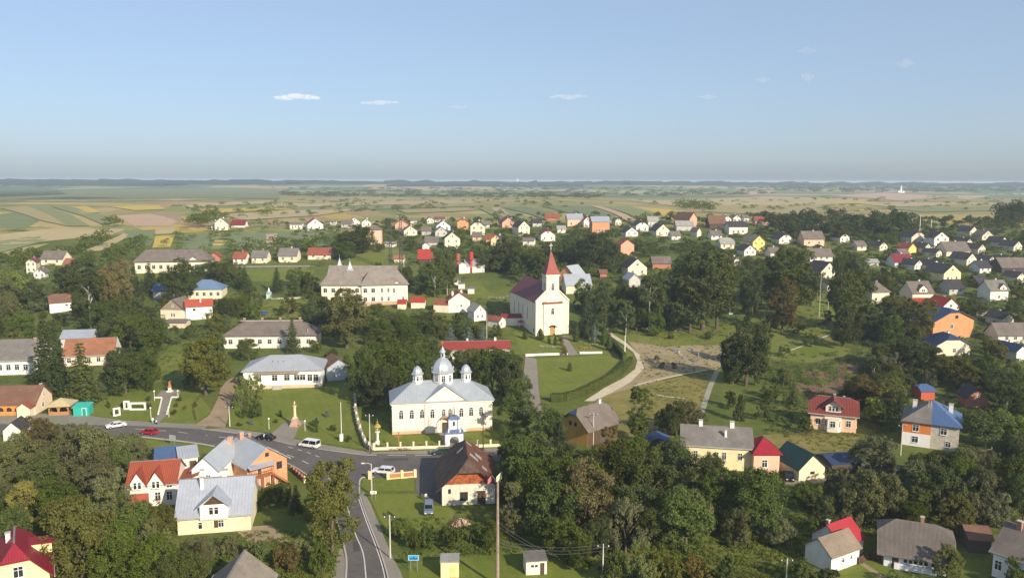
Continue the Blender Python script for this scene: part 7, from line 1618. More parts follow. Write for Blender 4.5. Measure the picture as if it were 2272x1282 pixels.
# hand placed
for r in [
 # foreground west
 (738, 1226, 1010, 114, 'oval', 'olive'), (657, 1136, 1072, 40, 'spruce', 'thuja'), (184, 1284, 1104, 136, 'broad', 'olive'), (96, 1008, 914, 68, 'broad', 'brown'),
 (28, 1062, 958, 92, 'willow', 'grey'), (150, 1040, 938, 105, 'willow', 'grey'), (228, 1050, 950, 118, 'willow', 'grey'), (298, 1028, 962, 72, 'willow', 'grey'), (85, 1110, 1000, 100, 'broad', 'green'), (195, 1110, 998, 118, 'willow', 'grey'), (15, 1150, 1035, 100, 'willow', 'grey'), (124, 1170, 1060, 105, 'broad', 'dark'), (58, 1185, 1058, 62, 'oval', 'yellow'), (252, 1138, 1040, 84, 'willow', 'grey'), (305, 1190, 1100, 74, 'willow', 'grey'), (20, 1245, 1130, 90, 'broad', 'dark'),
 (270, 1300, 1190, 115, 'broad', 'green'), (335, 1310, 1196, 100, 'broad', 'green'), (398, 1318, 1222, 100, 'broad', 'green'), (440, 1246, 1186, 70, 'willow', 'grey'), (505, 1230, 1188, 50, 'shrub', 'grey'), (572, 1250, 1200, 60, 'shrub', 'green'), (225, 1210, 1130, 70, 'willow', 'olive'), 
 (592, 1122, 1076, 42, 'shrub', 'green'), (622, 1118, 1070, 46, 'shrub', 'green'), (575, 1126, 1086, 30, 'shrub', 'dark'), (690, 1150, 1096, 46, 'broad', 'green'), (665, 1236, 1196, 50, 'shrub', 'grey'), (716, 1278, 1206, 46, 'shrub', 'green'), (640, 1262, 1216, 60, 'shrub', 'brown'),
 # foreground centre, woods
 (1150, 972, 884, 92, 'broad', 'dark'), (1205, 1002, 900, 84, 'broad', 'dark'), (1240, 1020, 930, 70, 'spruce', 'spruce'), (1165, 1066, 955, 110, 'broad', 'green'), (1225, 1084, 975, 110, 'broad', 'dark'), (1135, 1192, 1066, 52, 'poplar', 'grey'), (1205, 1160, 1020, 112, 'broad', 'dark'), (1298, 1190, 1014, 118, 'oval', 'brown'), (1238, 1130, 1040, 72, 'broad', 'brown'), (1380, 1120, 980, 142, 'broad', 'dark'), (1442, 1130, 1004, 132, 'broad', 'green'), (1352, 1040, 944, 92, 'willow', 'brown'), (1480, 1062, 972, 104, 'broad', 'dark'), (1408, 1068, 970, 90, 'broad', 'green'),
 (1522, 1216, 1086, 126, 'broad', 'green'), (1592, 1168, 1040, 100, 'broad', 'dark'), (1690, 1188, 1040, 134, 'broad', 'dark'), (1632, 1206, 1122, 66, 'willow', 'grey'), (1258, 1246, 1146, 98, 'broad', 'green'), (1388, 1222, 1104, 100, 'willow', 'grey'), (1722, 1204, 1136, 70, 'willow', 'grey'), (1320, 1236, 1150, 70, 'broad', 'dark'), (1450, 1212, 1120, 80, 'broad', 'green'), (1560, 1090, 1000, 80, 'broad', 'dark'), (1640, 1110, 1040, 70, 'broad', 'green'), (1580, 1030, 985, 40, 'apple', 'light'),
 (1420, 1290, 1200, 80, 'willow', 'light'), (1480, 1290, 1224, 70, 'shrub', 'olive'), (1360, 1296, 1226, 66, 'shrub', 'green'), (1540, 1294, 1236, 70, 'shrub', 'brown'), (1610, 1290, 1240, 70, 'shrub', 'green'), (1290, 1262, 1196, 60, 'broad', 'dark'),
 (920, 1216, 1176, 40, 'shrub', 'green'), (960, 1212, 1166, 50, 'shrub', 'dark'), (1000, 1214, 1170, 50, 'shrub', 'green'), (1045, 1206, 1160, 54, 'shrub', 'green'), (1085, 1212, 1158, 50, 'broad', 'green'), (885, 1192, 1150, 34, 'shrub', 'green'),
 (1416, 976, 853, 54, 'poplar', 'green'), (1500, 968, 878, 60, 'broad', 'dark'), (1535, 960, 886, 60, 'willow', 'grey'), (1480, 965, 905, 50, 'broad', 'green'), (1640, 932, 880, 30, 'shrub', 'dark'),
 # east woods
 (1935, 1055, 958, 98, 'willow', 'grey'), (1868, 1130, 1035, 84, 'willow', 'grey'), (1915, 1165, 1040, 98, 'willow', 'grey'), (1968, 1168, 1050, 86, 'willow', 'grey'), (1818, 1180, 1096, 64, 'broad', 'green'), (2034, 1165, 1054, 44, 'poplar', 'green'), (2085, 1150, 1030, 96, 'willow', 'dark'), (2130, 1130, 1010, 84, 'willow', 'green'), (2180, 1140, 1030, 92, 'willow', 'grey'), (2212, 1165, 1090, 70, 'willow', 'grey'), (2050, 1100, 1005, 70, 'broad', 'dark'), (2250, 1120, 1000, 90, 'broad', 'dark'), (2270, 1160, 1050, 70, 'broad', 'dark'), (2120, 1182, 1100, 74, 'willow', 'olive'), (2010, 1190, 1110, 80, 'broad', 'dark'), (2186, 996, 902, 104, 'broad', 'green'), (2240, 1000, 905, 70, 'broad', 'light'), (1788, 1130, 1070, 60, 'broad', 'dark'), (1850, 1080, 1040, 40, 'broad', 'dark'),
 (2100, 1290, 1214, 62, 'willow', 'light'), (2246, 1300, 1240, 60, 'apple', 'green'), (1780, 1296, 1244, 60, 'shrub', 'green'), (1840, 1298, 1262, 60, 'shrub', 'green'), (2000, 1300, 1268, 60, 'shrub', 'light'),
 (1930, 905, 830, 100, 'broad', 'brown'), (1960, 910, 838, 80, 'broad', 'olive'), (1895, 900, 850, 60, 'broad', 'dark'), (1932, 935, 885, 46, 'apple', 'light'), (1760, 900, 845, 40, 'spruce', 'green'), (1785, 960, 925, 34, 'shrub', 'green'),
 # centre: church grove and park
 (812, 890, 768, 82, 'broad', 'dark'), (850, 870, 745, 92, 'broad', 'dark'), (903, 862, 742, 92, 'broad', 'dark'), (838, 905, 810, 80, 'broad', 'dark'), (945, 850, 745, 66, 'broad', 'green'), (1040, 852, 772, 66, 'broad', 'olive'), (1092, 884, 766, 80, 'broad', 'dark'), (1136, 892, 772, 70, 'broad', 'dark'), (1068, 860, 778, 50, 'broad', 'olive'), (770, 772, 636, 98, 'oval', 'olive'), (1150, 905, 830, 60, 'broad', 'green'),
 (1000, 772, 722, 40, 'spruce', 'blue'), (1040, 774, 722, 42, 'spruce', 'blue'), (1070, 770, 722, 34, 'spruce', 'blue'), (457, 876, 738, 98, 'oval', 'olive'), (470, 800, 720, 60, 'broad', 'green'), (650, 782, 704, 46, 'spruce', 'dark'), (552, 800, 748, 42, 'broad', 'green'), (537, 905, 840, 40, 'apple', 'light'), (568, 900, 836, 40, 'apple', 'light'), (560, 928, 890, 40, 'shrub', 'dark'), (700, 782, 755, 30, 'shrub', 'green'),
 (105, 880, 700, 88, 'spruce', 'spruce'), (128, 850, 720, 60, 'spruce', 'spruce'), (185, 890, 752, 92, 'spruce', 'sprucelight'), (280, 872, 778, 92, 'broad', 'dark'), (318, 860, 770, 64, 'broad', 'dark'), (325, 800, 690, 80, 'broad', 'dark'), (256, 850, 800, 50, 'broad', 'dark'), (290, 770, 690, 70, 'broad', 'green'), (335, 868, 842, 20, 'shrub', 'dark'),
 # upper west
 (28, 690, 586, 86, 'broad', 'light'), (10, 700, 600, 60, 'broad', 'light'), (203, 742, 600, 88, 'pine', 'dark'), (175, 650, 565, 90, 'broad', 'dark'), (268, 690, 570, 74, 'oval', 'brown'), (245, 700, 590, 50, 'broad', 'brown'), (393, 672, 575, 80, 'broad', 'dark'), (452, 620, 578, 60, 'broad', 'dark'), (490, 625, 580, 50, 'broad', 'dark'), (300, 660, 585, 40, 'spruce', 'spruce'), (333, 650, 575, 40, 'spruce', 'spruce'), (524, 640, 590, 40, 'broad', 'green'), (545, 650, 585, 30, 'spruce', 'spruce'), (615, 650, 588, 36, 'spruce', 'spruce'), (90, 690, 625, 60, 'broad', 'green'), (60, 690, 620, 60, 'broad', 'dark'), (130, 650, 600, 50, 'broad', 'light'), (230, 745, 660, 70, 'broad', 'dark'), (330, 710, 665, 60, 'broad', 'green'), (215, 730, 690, 44, 'broad', 'dark'), (260, 735, 690, 50, 'apple', 'light'),
 (655, 640, 590, 40, 'broad', 'green'), (690, 660, 600, 44, 'broad', 'dark'), (560, 690, 640, 40, 'apple', 'green'), (640, 700, 660, 40, 'apple', 'olive'), (690, 720, 675, 40, 'broad', 'dark'), (700, 690, 640, 40, 'broad', 'green'),
 (790, 560, 500, 74, 'broad', 'dark'), (770, 575, 530, 60, 'broad', 'dark'), (840, 600, 582, 16, 'shrub', 'dark'),
 (980, 640, 545, 50, 'broad', 'green'), (952, 640, 580, 46, 'broad', 'green'), (992, 655, 585, 40, 'birch', 'green'), (965, 660, 590, 50, 'birch', 'green'), (930, 650, 600, 40, 'broad', 'dark'), (905, 645, 590, 40, 'broad', 'dark'),
 # upper centre
 (1130, 600, 520, 60, 'broad', 'dark'), (1165, 610, 545, 70, 'broad', 'dark'), (1105, 600, 550, 60, 'broad', 'dark'), (1272, 590, 528, 66, 'willow', 'dark'), (1320, 600, 515, 86, 'willow', 'dark'), (1355, 600, 530, 50, 'willow', 'dark'), (1195, 620, 560, 60, 'broad', 'dark'), (1080, 600, 560, 50, 'broad', 'dark'),
 # right of the cream church
 (1300, 745, 640, 50, 'spruce', 'spruce'), (1316, 740, 668, 30, 'spruce', 'blue'), (1345, 740, 640, 50, 'broad', 'dark'), (1388, 745, 655, 40, 'birch', 'green'), (1440, 735, 596, 66, 'birch', 'green'), (1470, 725, 610, 44, 'birch', 'green'), (1365, 720, 640, 46, 'broad', 'dark'), (1412, 735, 680, 40, 'broad', 'dark'), (1498, 735, 665, 40, 'birch', 'green'), (1330, 705, 620, 60, 'broad', 'green'), (1290, 690, 615, 50, 'broad', 'dark'), (1375, 690, 620, 44, 'broad', 'dark'), (1456, 745, 690, 40, 'broad', 'green'), (1510, 700, 620, 50, 'broad', 'dark'),
 (1558, 732, 534, 138, 'oval', 'dark'), (1590, 728, 560, 80, 'oval', 'green'), (1530, 738, 600, 70, 'oval', 'olive'), (1655, 856, 700, 92, 'oval', 'dark'), (1626, 850, 740, 50, 'broad', 'green'), (1676, 852, 745, 48, 'broad', 'dark'), (1690, 820, 712, 40, 'broad', 'dark'), (1748, 690, 540, 108, 'oval', 'green'), (1705, 690, 585, 60, 'broad', 'dark'), (1735, 740, 620, 60, 'oval', 'brown'), (1668, 700, 590, 60, 'broad', 'dark'), (1800, 680, 600, 50, 'broad', 'dark'),
 (1890, 742, 600, 104, 'broad', 'green'), (1898, 650, 560, 58, 'oval', 'green'), (1866, 650, 565, 40, 'broad', 'dark'), (1870, 770, 680, 70, 'broad', 'dark'), (1940, 760, 690, 70, 'broad', 'dark'), (1968, 770, 690, 60, 'broad', 'dark'), (2030, 770, 660, 80, 'broad', 'olive'), (1985, 720, 650, 70, 'broad', 'olive'), (2050, 840, 760, 80, 'broad', 'dark'), (2000, 820, 745, 70, 'broad', 'dark'), (2120, 860, 790, 80, 'broad', 'olive'), (2170, 855, 780, 80, 'broad', 'dark'), (2200, 800, 745, 60, 'broad', 'olive'), (2250, 920, 830, 90, 'broad', 'dark'), (2220, 890, 820, 70, 'broad', 'dark'), (1965, 820, 760, 60, 'broad', 'green'), (2150, 700, 655, 70, 'broad', 'green'),
 (1958, 530, 474, 40, 'oval', 'dark'), (2001, 526, 464, 44, 'oval', 'dark'), (1800, 528, 484, 36, 'oval', 'dark'), (1755, 524, 474, 38, 'oval', 'green'), (1868, 530, 488, 36, 'oval', 'dark'), (2246, 500, 444, 56, 'broad', 'dark'), (2222, 502, 466, 30, 'broad', 'dark'),
 (988, 812, 771, 46, 'broad', 'dark'), (1030, 816, 773, 50, 'broad', 'green'), (1088, 812, 772, 50, 'broad', 'dark'), (1124, 810, 773, 36, 'broad', 'green'), (1058, 806, 776, 36, 'apple', 'green'), (1710, 735, 700, 34, 'apple', 'green'), (1770, 740, 712, 30, 'apple', 'olive'), (1800, 770, 742, 30, 'apple', 'dark'), (1740, 790, 766, 26, 'apple', 'green'), (1835, 720, 690, 30, 'apple', 'green'), (1690, 930, 896, 34, 'apple', 'green'), (1620, 905, 870, 34, 'apple', 'dark'), (1700, 880, 850, 30, 'apple', 'light'),
 (300, 738, 682, 58, 'broad', 'dark'), (346, 748, 698, 46, 'broad', 'green'), (378, 764, 722, 40, 'apple', 'green'), (425, 752, 722, 34, 'apple', 'dark'), (474, 738, 692, 42, 'broad', 'olive'), (506, 708, 656, 42, 'broad', 'dark'), (532, 702, 650, 38, 'broad', 'green'), (562, 712, 672, 34, 'apple', 'green'), (648, 735, 706, 28, 'apple', 'olive'), (694, 700, 655, 36, 'broad', 'green'), (716, 745, 690, 42, 'broad', 'dark'), (728, 700, 655, 36, 'broad', 'dark'), (880, 738, 690, 50, 'broad', 'green'), (932, 734, 692, 44, 'broad', 'dark'), (972, 752, 708, 40, 'broad', 'green'), (905, 765, 718, 50, 'broad', 'dark'), (840, 752, 700, 58, 'broad', 'dark'), (1102, 752, 722, 28, 'apple', 'green'), (1014, 742, 712, 28, 'apple', 'dark'), (470, 850, 800, 40, 'apple', 'green'), (420, 860, 826, 30, 'shrub', 'green'), (345, 842, 812, 26, 'apple', 'green'), (735, 800, 772, 30, 'shrub', 'green'), (500, 812, 782, 26, 'apple', 'light'),
 # shapes near church walk
 (1165, 752, 732, 12, 'thuja', 'thuja'), (1199, 754, 728, 16, 'thuja', 'thuja'), (1278, 758, 712, 14, 'thuja', 'thuja'), (1301, 752, 718, 13, 'thuja', 'thuja'), (1318, 762, 716, 13, 'thuja', 'blue'), (1218, 762, 742, 7, 'thuja', 'thuja'), (1232, 766, 744, 8, 'thuja', 'thuja'), (1341, 765, 720, 15, 'thuja', 'thuja'), (1352, 778, 738, 12, 'thuja', 'thuja'), (1246, 757, 747, 11, 'shrub', 'yellow'), (1248, 766, 756, 12, 'shrub', 'yellow'), (1250, 776, 765, 13, 'shrub', 'yellow'), (1252, 788, 774, 15, 'shrub', 'yellow'), (1264, 823, 803, 10, 'thuja', 'sprucelight'),
 (1457, 800, 788, 12, 'shrub', 'olive'), (1470, 818, 803, 16, 'shrub', 'olive'), (1494, 817, 804, 15, 'shrub', 'brown'), (1572, 752, 734, 18, 'shrub', 'green'), (1488, 752, 742, 14, 'shrub', 'brown'),
 # park bushes
 (700, 945, 930, 14, 'shrub', 'grey'), (702, 945, 925, 10, 'thuja', 'blue'), (726, 925, 912, 12, 'shrub', 'blue'), (740, 955, 940, 16, 'shrub', 'dark'), (556, 942, 930, 12, 'shrub', 'blue'), (530, 944, 936, 14, 'shrub', 'dark'), (775, 980, 965, 14, 'shrub', 'green'), (612, 938, 928, 8, 'thuja', 'thuja'), (622, 924, 908, 8, 'thuja', 'thuja'), (386, 920, 908, 14, 'shrub', 'dark'), (411, 909, 898, 10, 'shrub', 'brown'), (432, 902, 892, 10, 'shrub', 'brown'), (391, 903, 893, 9, 'shrub', 'dark'), (330, 890, 878, 9, 'shrub', 'dark'), (331, 908, 894, 11, 'shrub', 'dark'), (240, 905, 890, 9, 'shrub', 'dark'), (272, 902, 892, 8, 'shrub', 'dark'), (398, 890, 880, 10, 'shrub', 'dark'), (702, 958, 930, 16, 'shrub', 'dark')]:
    tree(*r)

# ------------------------------------------------------------------ scattered growth between the houses
def inside(x, y, poly):
    c = False; j = len(poly) - 1
    for i in range(len(poly)):
        (x1, y1), (x2, y2) = poly[i], poly[j]
        if (y1 > y) != (y2 > y) and x < (x2 - x1) * (y - y1) / (y2 - y1) + x1: c = not c
        j = i
    return c
OPEN = LAWNS + [ROAD_PX] + [[(1165, 740), (1440, 735), (1430, 830), (1300, 895), (1160, 895)], [(433, 943), (489, 862), (520, 836), (545, 832), (499, 949)], [(1310, 893), (1345, 868), (1600, 822), (1560, 905), (1400, 1000)], [(1400, 762), (1612, 772), (1600, 822), (1400, 850)], [(1690, 660), (1830, 650), (1880, 770), (1790, 806), (1690, 795)], [(340, 790), (400, 755), (450, 760), (430, 830), (345, 850)], [(590, 660), (690, 662), (680, 700), (560, 698)], [(940, 650), (1060, 635), (1090, 655), (950, 672)], [(1735, 1012), (1860, 1018), (1850, 1075), (1740, 1075)], [(540, 594), (700, 592), (690, 622), (560, 622)], [(775, 562), (880, 552), (900, 585), (790, 595)], [(1400, 745), (1560, 728), (1620, 735), (1600, 775), (1420, 768)], [(1380, 566), (1520, 552), (1500, 580), (1400, 585)], [(1760, 810), (1930, 805), (1930, 830), (1880, 880), (1760, 880)], [(1750, 880), (1900, 885), (1900, 1010), (1740, 1005)], [(2060, 850), (2130, 850), (2130, 880), (2070, 880)], [(1330, 1210), (1780, 1180), (1780, 1290), (1330, 1290)], [(560, 1180), (760, 1190), (745, 1290), (600, 1290)]]
def ok(px, py, top, w, p, wm, sep):
    for q in OPEN:
        if inside(px, py, q) or inside(px, (py + top) / 2, q) or inside(px, top, q): return False
    for x, y, r in FOOT:
        if (x - p.x) ** 2 + (y - p.y) ** 2 < (r + wm * .3) ** 2: return False
    d = (p - Vector((0, 0, CAM_Z))).dot(FWD)
    for x0, y0, x1, y1, dd in PROTECT:
        if d < dd + 1 and px + w * .42 > x0 and px - w * .42 < x1 and top < y1 and py > y0: return False
    for x, y, r, *_ in TREEPOS:
        if (x - p.x) ** 2 + (y - p.y) ** 2 < ((r + wm / 2) * sep) ** 2: return False
    return True
def scatter(poly, n, hr, wr, mix, sep=.5, tries=40, seed=1):
    rng = random.Random(seed); x0, x1 = min(p[0] for p in poly), max(p[0] for p in poly); y0, y1 = min(p[1] for p in poly), max(p[1] for p in poly); done = 0
    kinds = [m for m in mix for _ in range(m[2])]
    for _ in range(n * tries):
        if done >= n: break
        px, py = rng.uniform(x0, x1), rng.uniform(y0, y1)
        if not inside(px, py, poly): continue
        p = P(px, py); mp = MPP(p); h = rng.uniform(*hr); kind, leaf, _w = rng.choice(kinds)
        if kind == 'shrub': h *= .4
        if kind == 'apple': h = min(h, 5.5) * .85
        w = h * rng.uniform(*wr) * (1.3 if kind in ('shrub', 'apple') else .6 if kind in ('spruce', 'birch', 'poplar') else 1); hp = h / mp; wp = w / mp
        if not ok(px, py, py - hp, wp, p, w, sep): continue
        tree(px, py, py - hp, wp, kind, leaf, base=p); done += 1
    return done
MIXV = [('broad', 'dark', 3), ('broad', 'green', 3), ('broad', 'olive', 1), ('apple', 'green', 5), ('apple', 'dark', 3), ('apple', 'olive', 2), ('shrub', 'green', 3), ('willow', 'grey', 1), ('birch', 'green', 2), ('poplar', 'dark', 1), ('spruce', 'spruce', 1), ('spruce', 'sprucelight', 1), ('oval', 'olive', 1)]
MIXW = [('willow', 'grey', 5), ('broad', 'green', 3), ('broad', 'dark', 3), ('broad', 'olive', 1), ('shrub', 'green', 1)]
print('scatter', scatter([(0, 960), (250, 955), (330, 1000), (270, 1040), (280, 1140), (380, 1180), (460, 1200), (440, 1300), (150, 1300), (135, 1200), (0, 1180)], 22, (5, 9), (.7, 1.0), MIXW, .42, seed=2),
 scatter([(1120, 1000), (1500, 985), (1500, 1060), (1660, 1060), (1740, 1080), (1770, 1170), (1600, 1200), (1300, 1230), (1120, 1180)], 18, (6, 11), (.75, 1.0), MIXW, .42, seed=3),
 scatter([(1770, 1070), (2030, 1010), (2290, 1040), (2290, 1180), (2100, 1170), (1780, 1175)], 18, (6, 10), (.75, 1.0), MIXW, .42, seed=4),
 scatter([(0, 620), (300, 600), (700, 600), (720, 760), (500, 760), (300, 830), (0, 850)], 85, (5, 12), (.7, 1.0), MIXV, .5, seed=5),
 scatter([(700, 690), (960, 690), (1120, 690), (1130, 760), (960, 770), (780, 770)], 34, (4, 9), (.7, 1.1), MIXV, .5, seed=6),
 scatter([(1320, 600), (1700, 590), (2000, 600), (2272, 620), (2290, 760), (1900, 760), (1700, 690), (1330, 720)], 70, (5, 12), (.7, 1.0), MIXV, .5, seed=7),
 scatter([(1700, 790), (2290, 750), (2290, 960), (2130, 960), (1900, 960), (1700, 940)], 64, (3.5, 8), (.75, 1.1), MIXV, .42, seed=8),
 len(TREES))

# ------------------------------------------------------------------ distant trees and scrub (one mass each)
def mass(name, label, specs, leaf, leafsize, nl, seed):
    """specs: list of (x, y, z, h, w). One mesh of leaf clumps."""
    rng = np.random.default_rng(seed); base = []
    for k in range(6):
        m = nl; d = sph(m, rng); d[:, 2] = np.abs(d[:, 2]) * 1.0 - .25; c = sph(7, rng) * .42; c[:, 2] = np.abs(c[:, 2]); j = rng.integers(0, 7, m)
        p = c[j] + d * .52; p[:, 2] = .5 + (p[:, 2] - .25) * .52; p[:, :2] *= .55
        base.append((p, d))
    VV = []
    for i, (x, y, z, h, w) in enumerate(specs):
        p, d = base[i % 6]; a = rng.random() * 6.28; ca, sa = math.cos(a), math.sin(a)
        q = np.stack([(p[:, 0] * ca - p[:, 1] * sa) * w, (p[:, 0] * sa + p[:, 1] * ca) * w, p[:, 2] * h], 1) + np.array([x, y, z]); n = np.stack([d[:, 0] * ca - d[:, 1] * sa, d[:, 0] * sa + d[:, 1] * ca, d[:, 2] + .3], 1)
        VV.append(leaf_quads(len(q), q, n, leafsize * (h / 8) ** .5, rng))
    o = link(bpy.data.objects.new(name, quads_mesh(name, np.concatenate(VV), LEAF[leaf]))); o['kind'] = 'stuff'; o['label'] = label
    return o
def far_specs(poly, n, hr, wr, seed, guard=True):
    rng = random.Random(seed); out = []; x0, x1 = min(p[0] for p in poly), max(p[0] for p in poly); y0, y1 = min(p[1] for p in poly), max(p[1] for p in poly)
    for _ in range(n * 12):
        if len(out) >= n: break
        px, py = rng.uniform(x0, x1), rng.uniform(y0, y1)
        if not inside(px, py, poly): continue
        p = P(px, py); mp = MPP(p); h = rng.uniform(*hr); w = h * rng.uniform(*wr)
        if guard:
            hp, wp = h / mp, w / mp; d = (p - Vector((0, 0, CAM_Z))).dot(FWD)
            if any(inside(px, py - hp * .5, q) for q in OPEN): continue
            if any(d < dd + 1 and px + wp * .4 > a and px - wp * .4 < c and py - hp < e and py > b for a, b, c, e, dd in PROTECT): continue
            if any((x - p.x) ** 2 + (y - p.y) ** 2 < (r + w * .2) ** 2 for x, y, r in FOOT): continue
        out.append((p.x, p.y, p.z, h, w))
    return out
mass('distant_trees', 'dark village trees massed between the far houses', far_specs([(740, 500), (1700, 490), (2290, 500), (2290, 620), (1700, 610), (1400, 640), (1080, 620), (900, 560), (740, 560)], 680, (4, 9.5), (.7, 1.0), 11) + far_specs([(1960, 505), (2290, 500), (2290, 650), (1960, 640)], 170, (3, 6.5), (.8, 1.1), 41) + far_specs([(1080, 480), (1700, 485), (1720, 640), (1300, 640), (1080, 600)], 300, (3.5, 8), (.8, 1.2), 42) + far_specs([(1700, 540), (2290, 520), (2290, 660), (1720, 640)], 220, (3, 7.5), (.8, 1.2), 43) + far_specs([(620, 500), (1080, 488), (1080, 600), (900, 560), (740, 570)], 90, (3, 6), (.8, 1.2), 44), 'dark', .42, 150, 1)
mass('distant_trees', 'green orchard trees scattered among the far houses', far_specs([(400, 490), (740, 500), (1700, 490), (2290, 510), (2290, 640), (1300, 650), (700, 600), (480, 590), (300, 545), (0, 590), (0, 600), (60, 610), (300, 600)], 420, (3, 7), (.8, 1.2), 12), 'green', .4, 120, 2)
mass('distant_trees', 'tall tree belt behind the eastern houses', far_specs([(1700, 500), (1760, 490), (2010, 496), (2030, 525), (1900, 540), (1720, 535)], 110, (9, 15), (.5, .75), 13, False) + far_specs([(2215, 485), (2290, 480), (2290, 500), (2215, 500)], 22, (12, 18), (.7, 1), 14, False) + far_specs([(1400, 485), (1500, 490), (1900, 478), (2290, 500), (2290, 512), (1500, 500)], 70, (5, 9), (.8, 1.2), 24), 'dark', .5, 170, 3)
mass('distant_trees', 'bushes and hedgerows on the fields beyond the village', far_specs([(200, 500), (260, 494), (270, 505), (205, 506)], 8, (5, 9), (1, 1.4), 15) + far_specs([(170, 550), (235, 525), (240, 545), (180, 568)], 14, (6, 10), (.9, 1.2), 16) + far_specs([(240, 570), (300, 530), (330, 545), (320, 570)], 14, (5, 9), (.9, 1.2), 17) + far_specs([(0, 575), (170, 560), (290, 570), (250, 600), (0, 600)], 60, (4, 8), (.8, 1.2), 18) + far_specs([(400, 505), (475, 470), (480, 505), (410, 512)], 26, (7, 12), (.8, 1), 19) + far_specs([(350, 460), (880, 440), (1300, 444), (1300, 462), (1000, 466), (700, 480), (500, 490)], 150, (4, 8), (1, 2.2), 20) + far_specs([(1500, 455), (1580, 458), (1585, 474), (1510, 468)], 40, (7, 12), (1, 1.5), 21) + far_specs([(1300, 448), (2290, 436), (2290, 470), (1900, 474), (1300, 456)], 110, (4, 8), (1, 2.4), 22) + far_specs([(500, 545), (740, 540), (740, 566), (520, 570)], 34, (5, 9), (1, 1.4), 23), 'green', .55, 90, 4)
mass('distant_trees', 'low scrub covering the plain before the horizon', far_specs([(600, 418), (1700, 416), (1720, 432), (1300, 442), (640, 438)], 420, (5, 10), (2, 5), 25, False) + far_specs([(0, 408), (250, 410), (240, 416), (0, 418)], 50, (8, 13), (2, 5), 26, False) + far_specs([(1700, 412), (2290, 410), (2290, 428), (1900, 430), (1720, 426)], 230, (9, 18), (1.5, 4), 27, False), 'dark', 1.5, 60, 5)
rb_ = random.Random(77); base_specs = []
for o_, n_, px_, py_ in FAR_HOUSES:
    wl = [c for c in o_.children if c.name.startswith('walls')][0]; bb = [v.co for v in wl.data.vertices]; hw_ = max(v.x for v in bb); d_ = max(v.y for v in bb); Mw = Matrix.Translation(o_.location + wl.location) @ Matrix.Rotation(wl.rotation_euler.z, 4, 'Z')
    for k in range(rb_.randint(5, 8)):
        side = rb_.random(); u = rb_.uniform(-1.15, 1.15) * hw_
        if side < .7: q = (u, -rb_.uniform(1.2, 3.0), 0); hh = rb_.uniform(1.0, 2.3)
        else: q = (rb_.choice((-1, 1)) * (hw_ + rb_.uniform(1.5, 3.5)), rb_.uniform(-1, d_), 0); hh = rb_.uniform(2, 4.5)
        w_ = Mw @ Vector(q); base_specs.append((w_.x, w_.y, H(w_.x, w_.y), hh, hh * rb_.uniform(.9, 1.5)))
mass('garden_bushes', 'bushes growing close round the far village houses', base_specs, 'dark', .24, 130, 19)
mass('garden_bushes', 'low bushes and hedges filling the village gardens', far_specs([(0, 600), (720, 595), (720, 770), (480, 770), (300, 840), (0, 850)], 260, (2, 4.5), (.9, 1.6), 31) + far_specs([(700, 680), (1130, 660), (1130, 770), (780, 770)], 90, (1.8, 4), (.9, 1.6), 32) + far_specs([(1300, 600), (2290, 590), (2290, 780), (1900, 780), (1700, 700), (1320, 720)], 330, (2, 4.5), (.9, 1.6), 33) + far_specs([(1690, 780), (2290, 760), (2290, 960), (1700, 960)], 160, (1.6, 3.4), (.9, 1.6), 34), 'green', .26, 170, 9)
def far_ridge():
    rng = random.Random(5); mb = MB()
    for D, hh, sp, xr in ((3650, 19, 170, (-3400, 3400)), (3380, 12, 140, (-2600, -900)), (3400, 13, 140, (500, 2700)), (3100, 9, 120, (-2200, -1300)), (3150, 9, 120, (-500, 300))):
        x = xr[0]; z0 = H(0, D)
        prev = None
        while x < xr[1]:
            h_ = hh * rng.uniform(.55, 1.1); yy = D + 90 * math.sin(x / 700.) 
            cur = ((x, yy, z0 - 3), (x + rng.uniform(-30, 30), yy + 60, z0 + h_), (x, yy + 220, z0 + h_ * .8), (x, yy + 320, z0 - 3))
            if prev:
                for i in range(3): mb.poly([prev[i], cur[i], cur[i + 1], prev[i + 1]])
            prev = cur; x += sp * rng.uniform(.1, .35)
    o = mb.build('far_woodland', earth_mat('far_wood_canopy', (.018, .032, .024), (.028, .045, .032), .01, .8)); o['kind'] = 'stuff'; o['label'] = 'dark forest belt along the horizon'
far_ridge()
fw = plaster((.82, .8, .76), .05)
for px, py, w, h_, lab in ((2000, 428, 14, 9, 'tiny white far church among woods near the eastern horizon'), (1148, 409, 9, 7, 'tiny pale domed building on the horizon above red spire')):
    p = P(px, py); m = MPP(p); t = thing('far_church', lab, 'church', p, group='far churches'); 
    MB().box(-w / 2 * m, w / 2 * m, 0, 12, -2, h_ * .45 * m).build('walls', fw, t); MB().box(-1.5 * m, 1.5 * m, 2, 2 + 3 * m, 0, h_ * 1.3 * m).build('tower', fw, t); MB().lathe([(2 * m, h_ * 1.3 * m), (.1, h_ * 1.9 * m)], 8, cy_=3.5).build('dome', fw, t)
rngv = random.Random(9); mb = MB()
for _ in range(70):
    px, py = rngv.choice([(rngv.uniform(90, 130), 409), (rngv.uniform(170, 200), 409), (rngv.uniform(690, 900), 411), (rngv.uniform(960, 1010), 411), (rngv.uniform(1100, 1200), 411), (rngv.uniform(430, 445), 407.5), (rngv.uniform(2180, 2270), 431), (rngv.uniform(0, 14), 410)])
    p = P(px, py + rngv.uniform(-.8, .8)); m = MPP(p); a = rngv.uniform(.6, 1.6) * m; mb.box(p.x - a, p.x + a, p.y, p.y + 10, p.z - 1, p.z + rngv.uniform(.5, .9) * m)
o = mb.build('far_village', fw); o['kind'] = 'stuff'; o['label'] = 'tiny white houses of villages near the horizon'
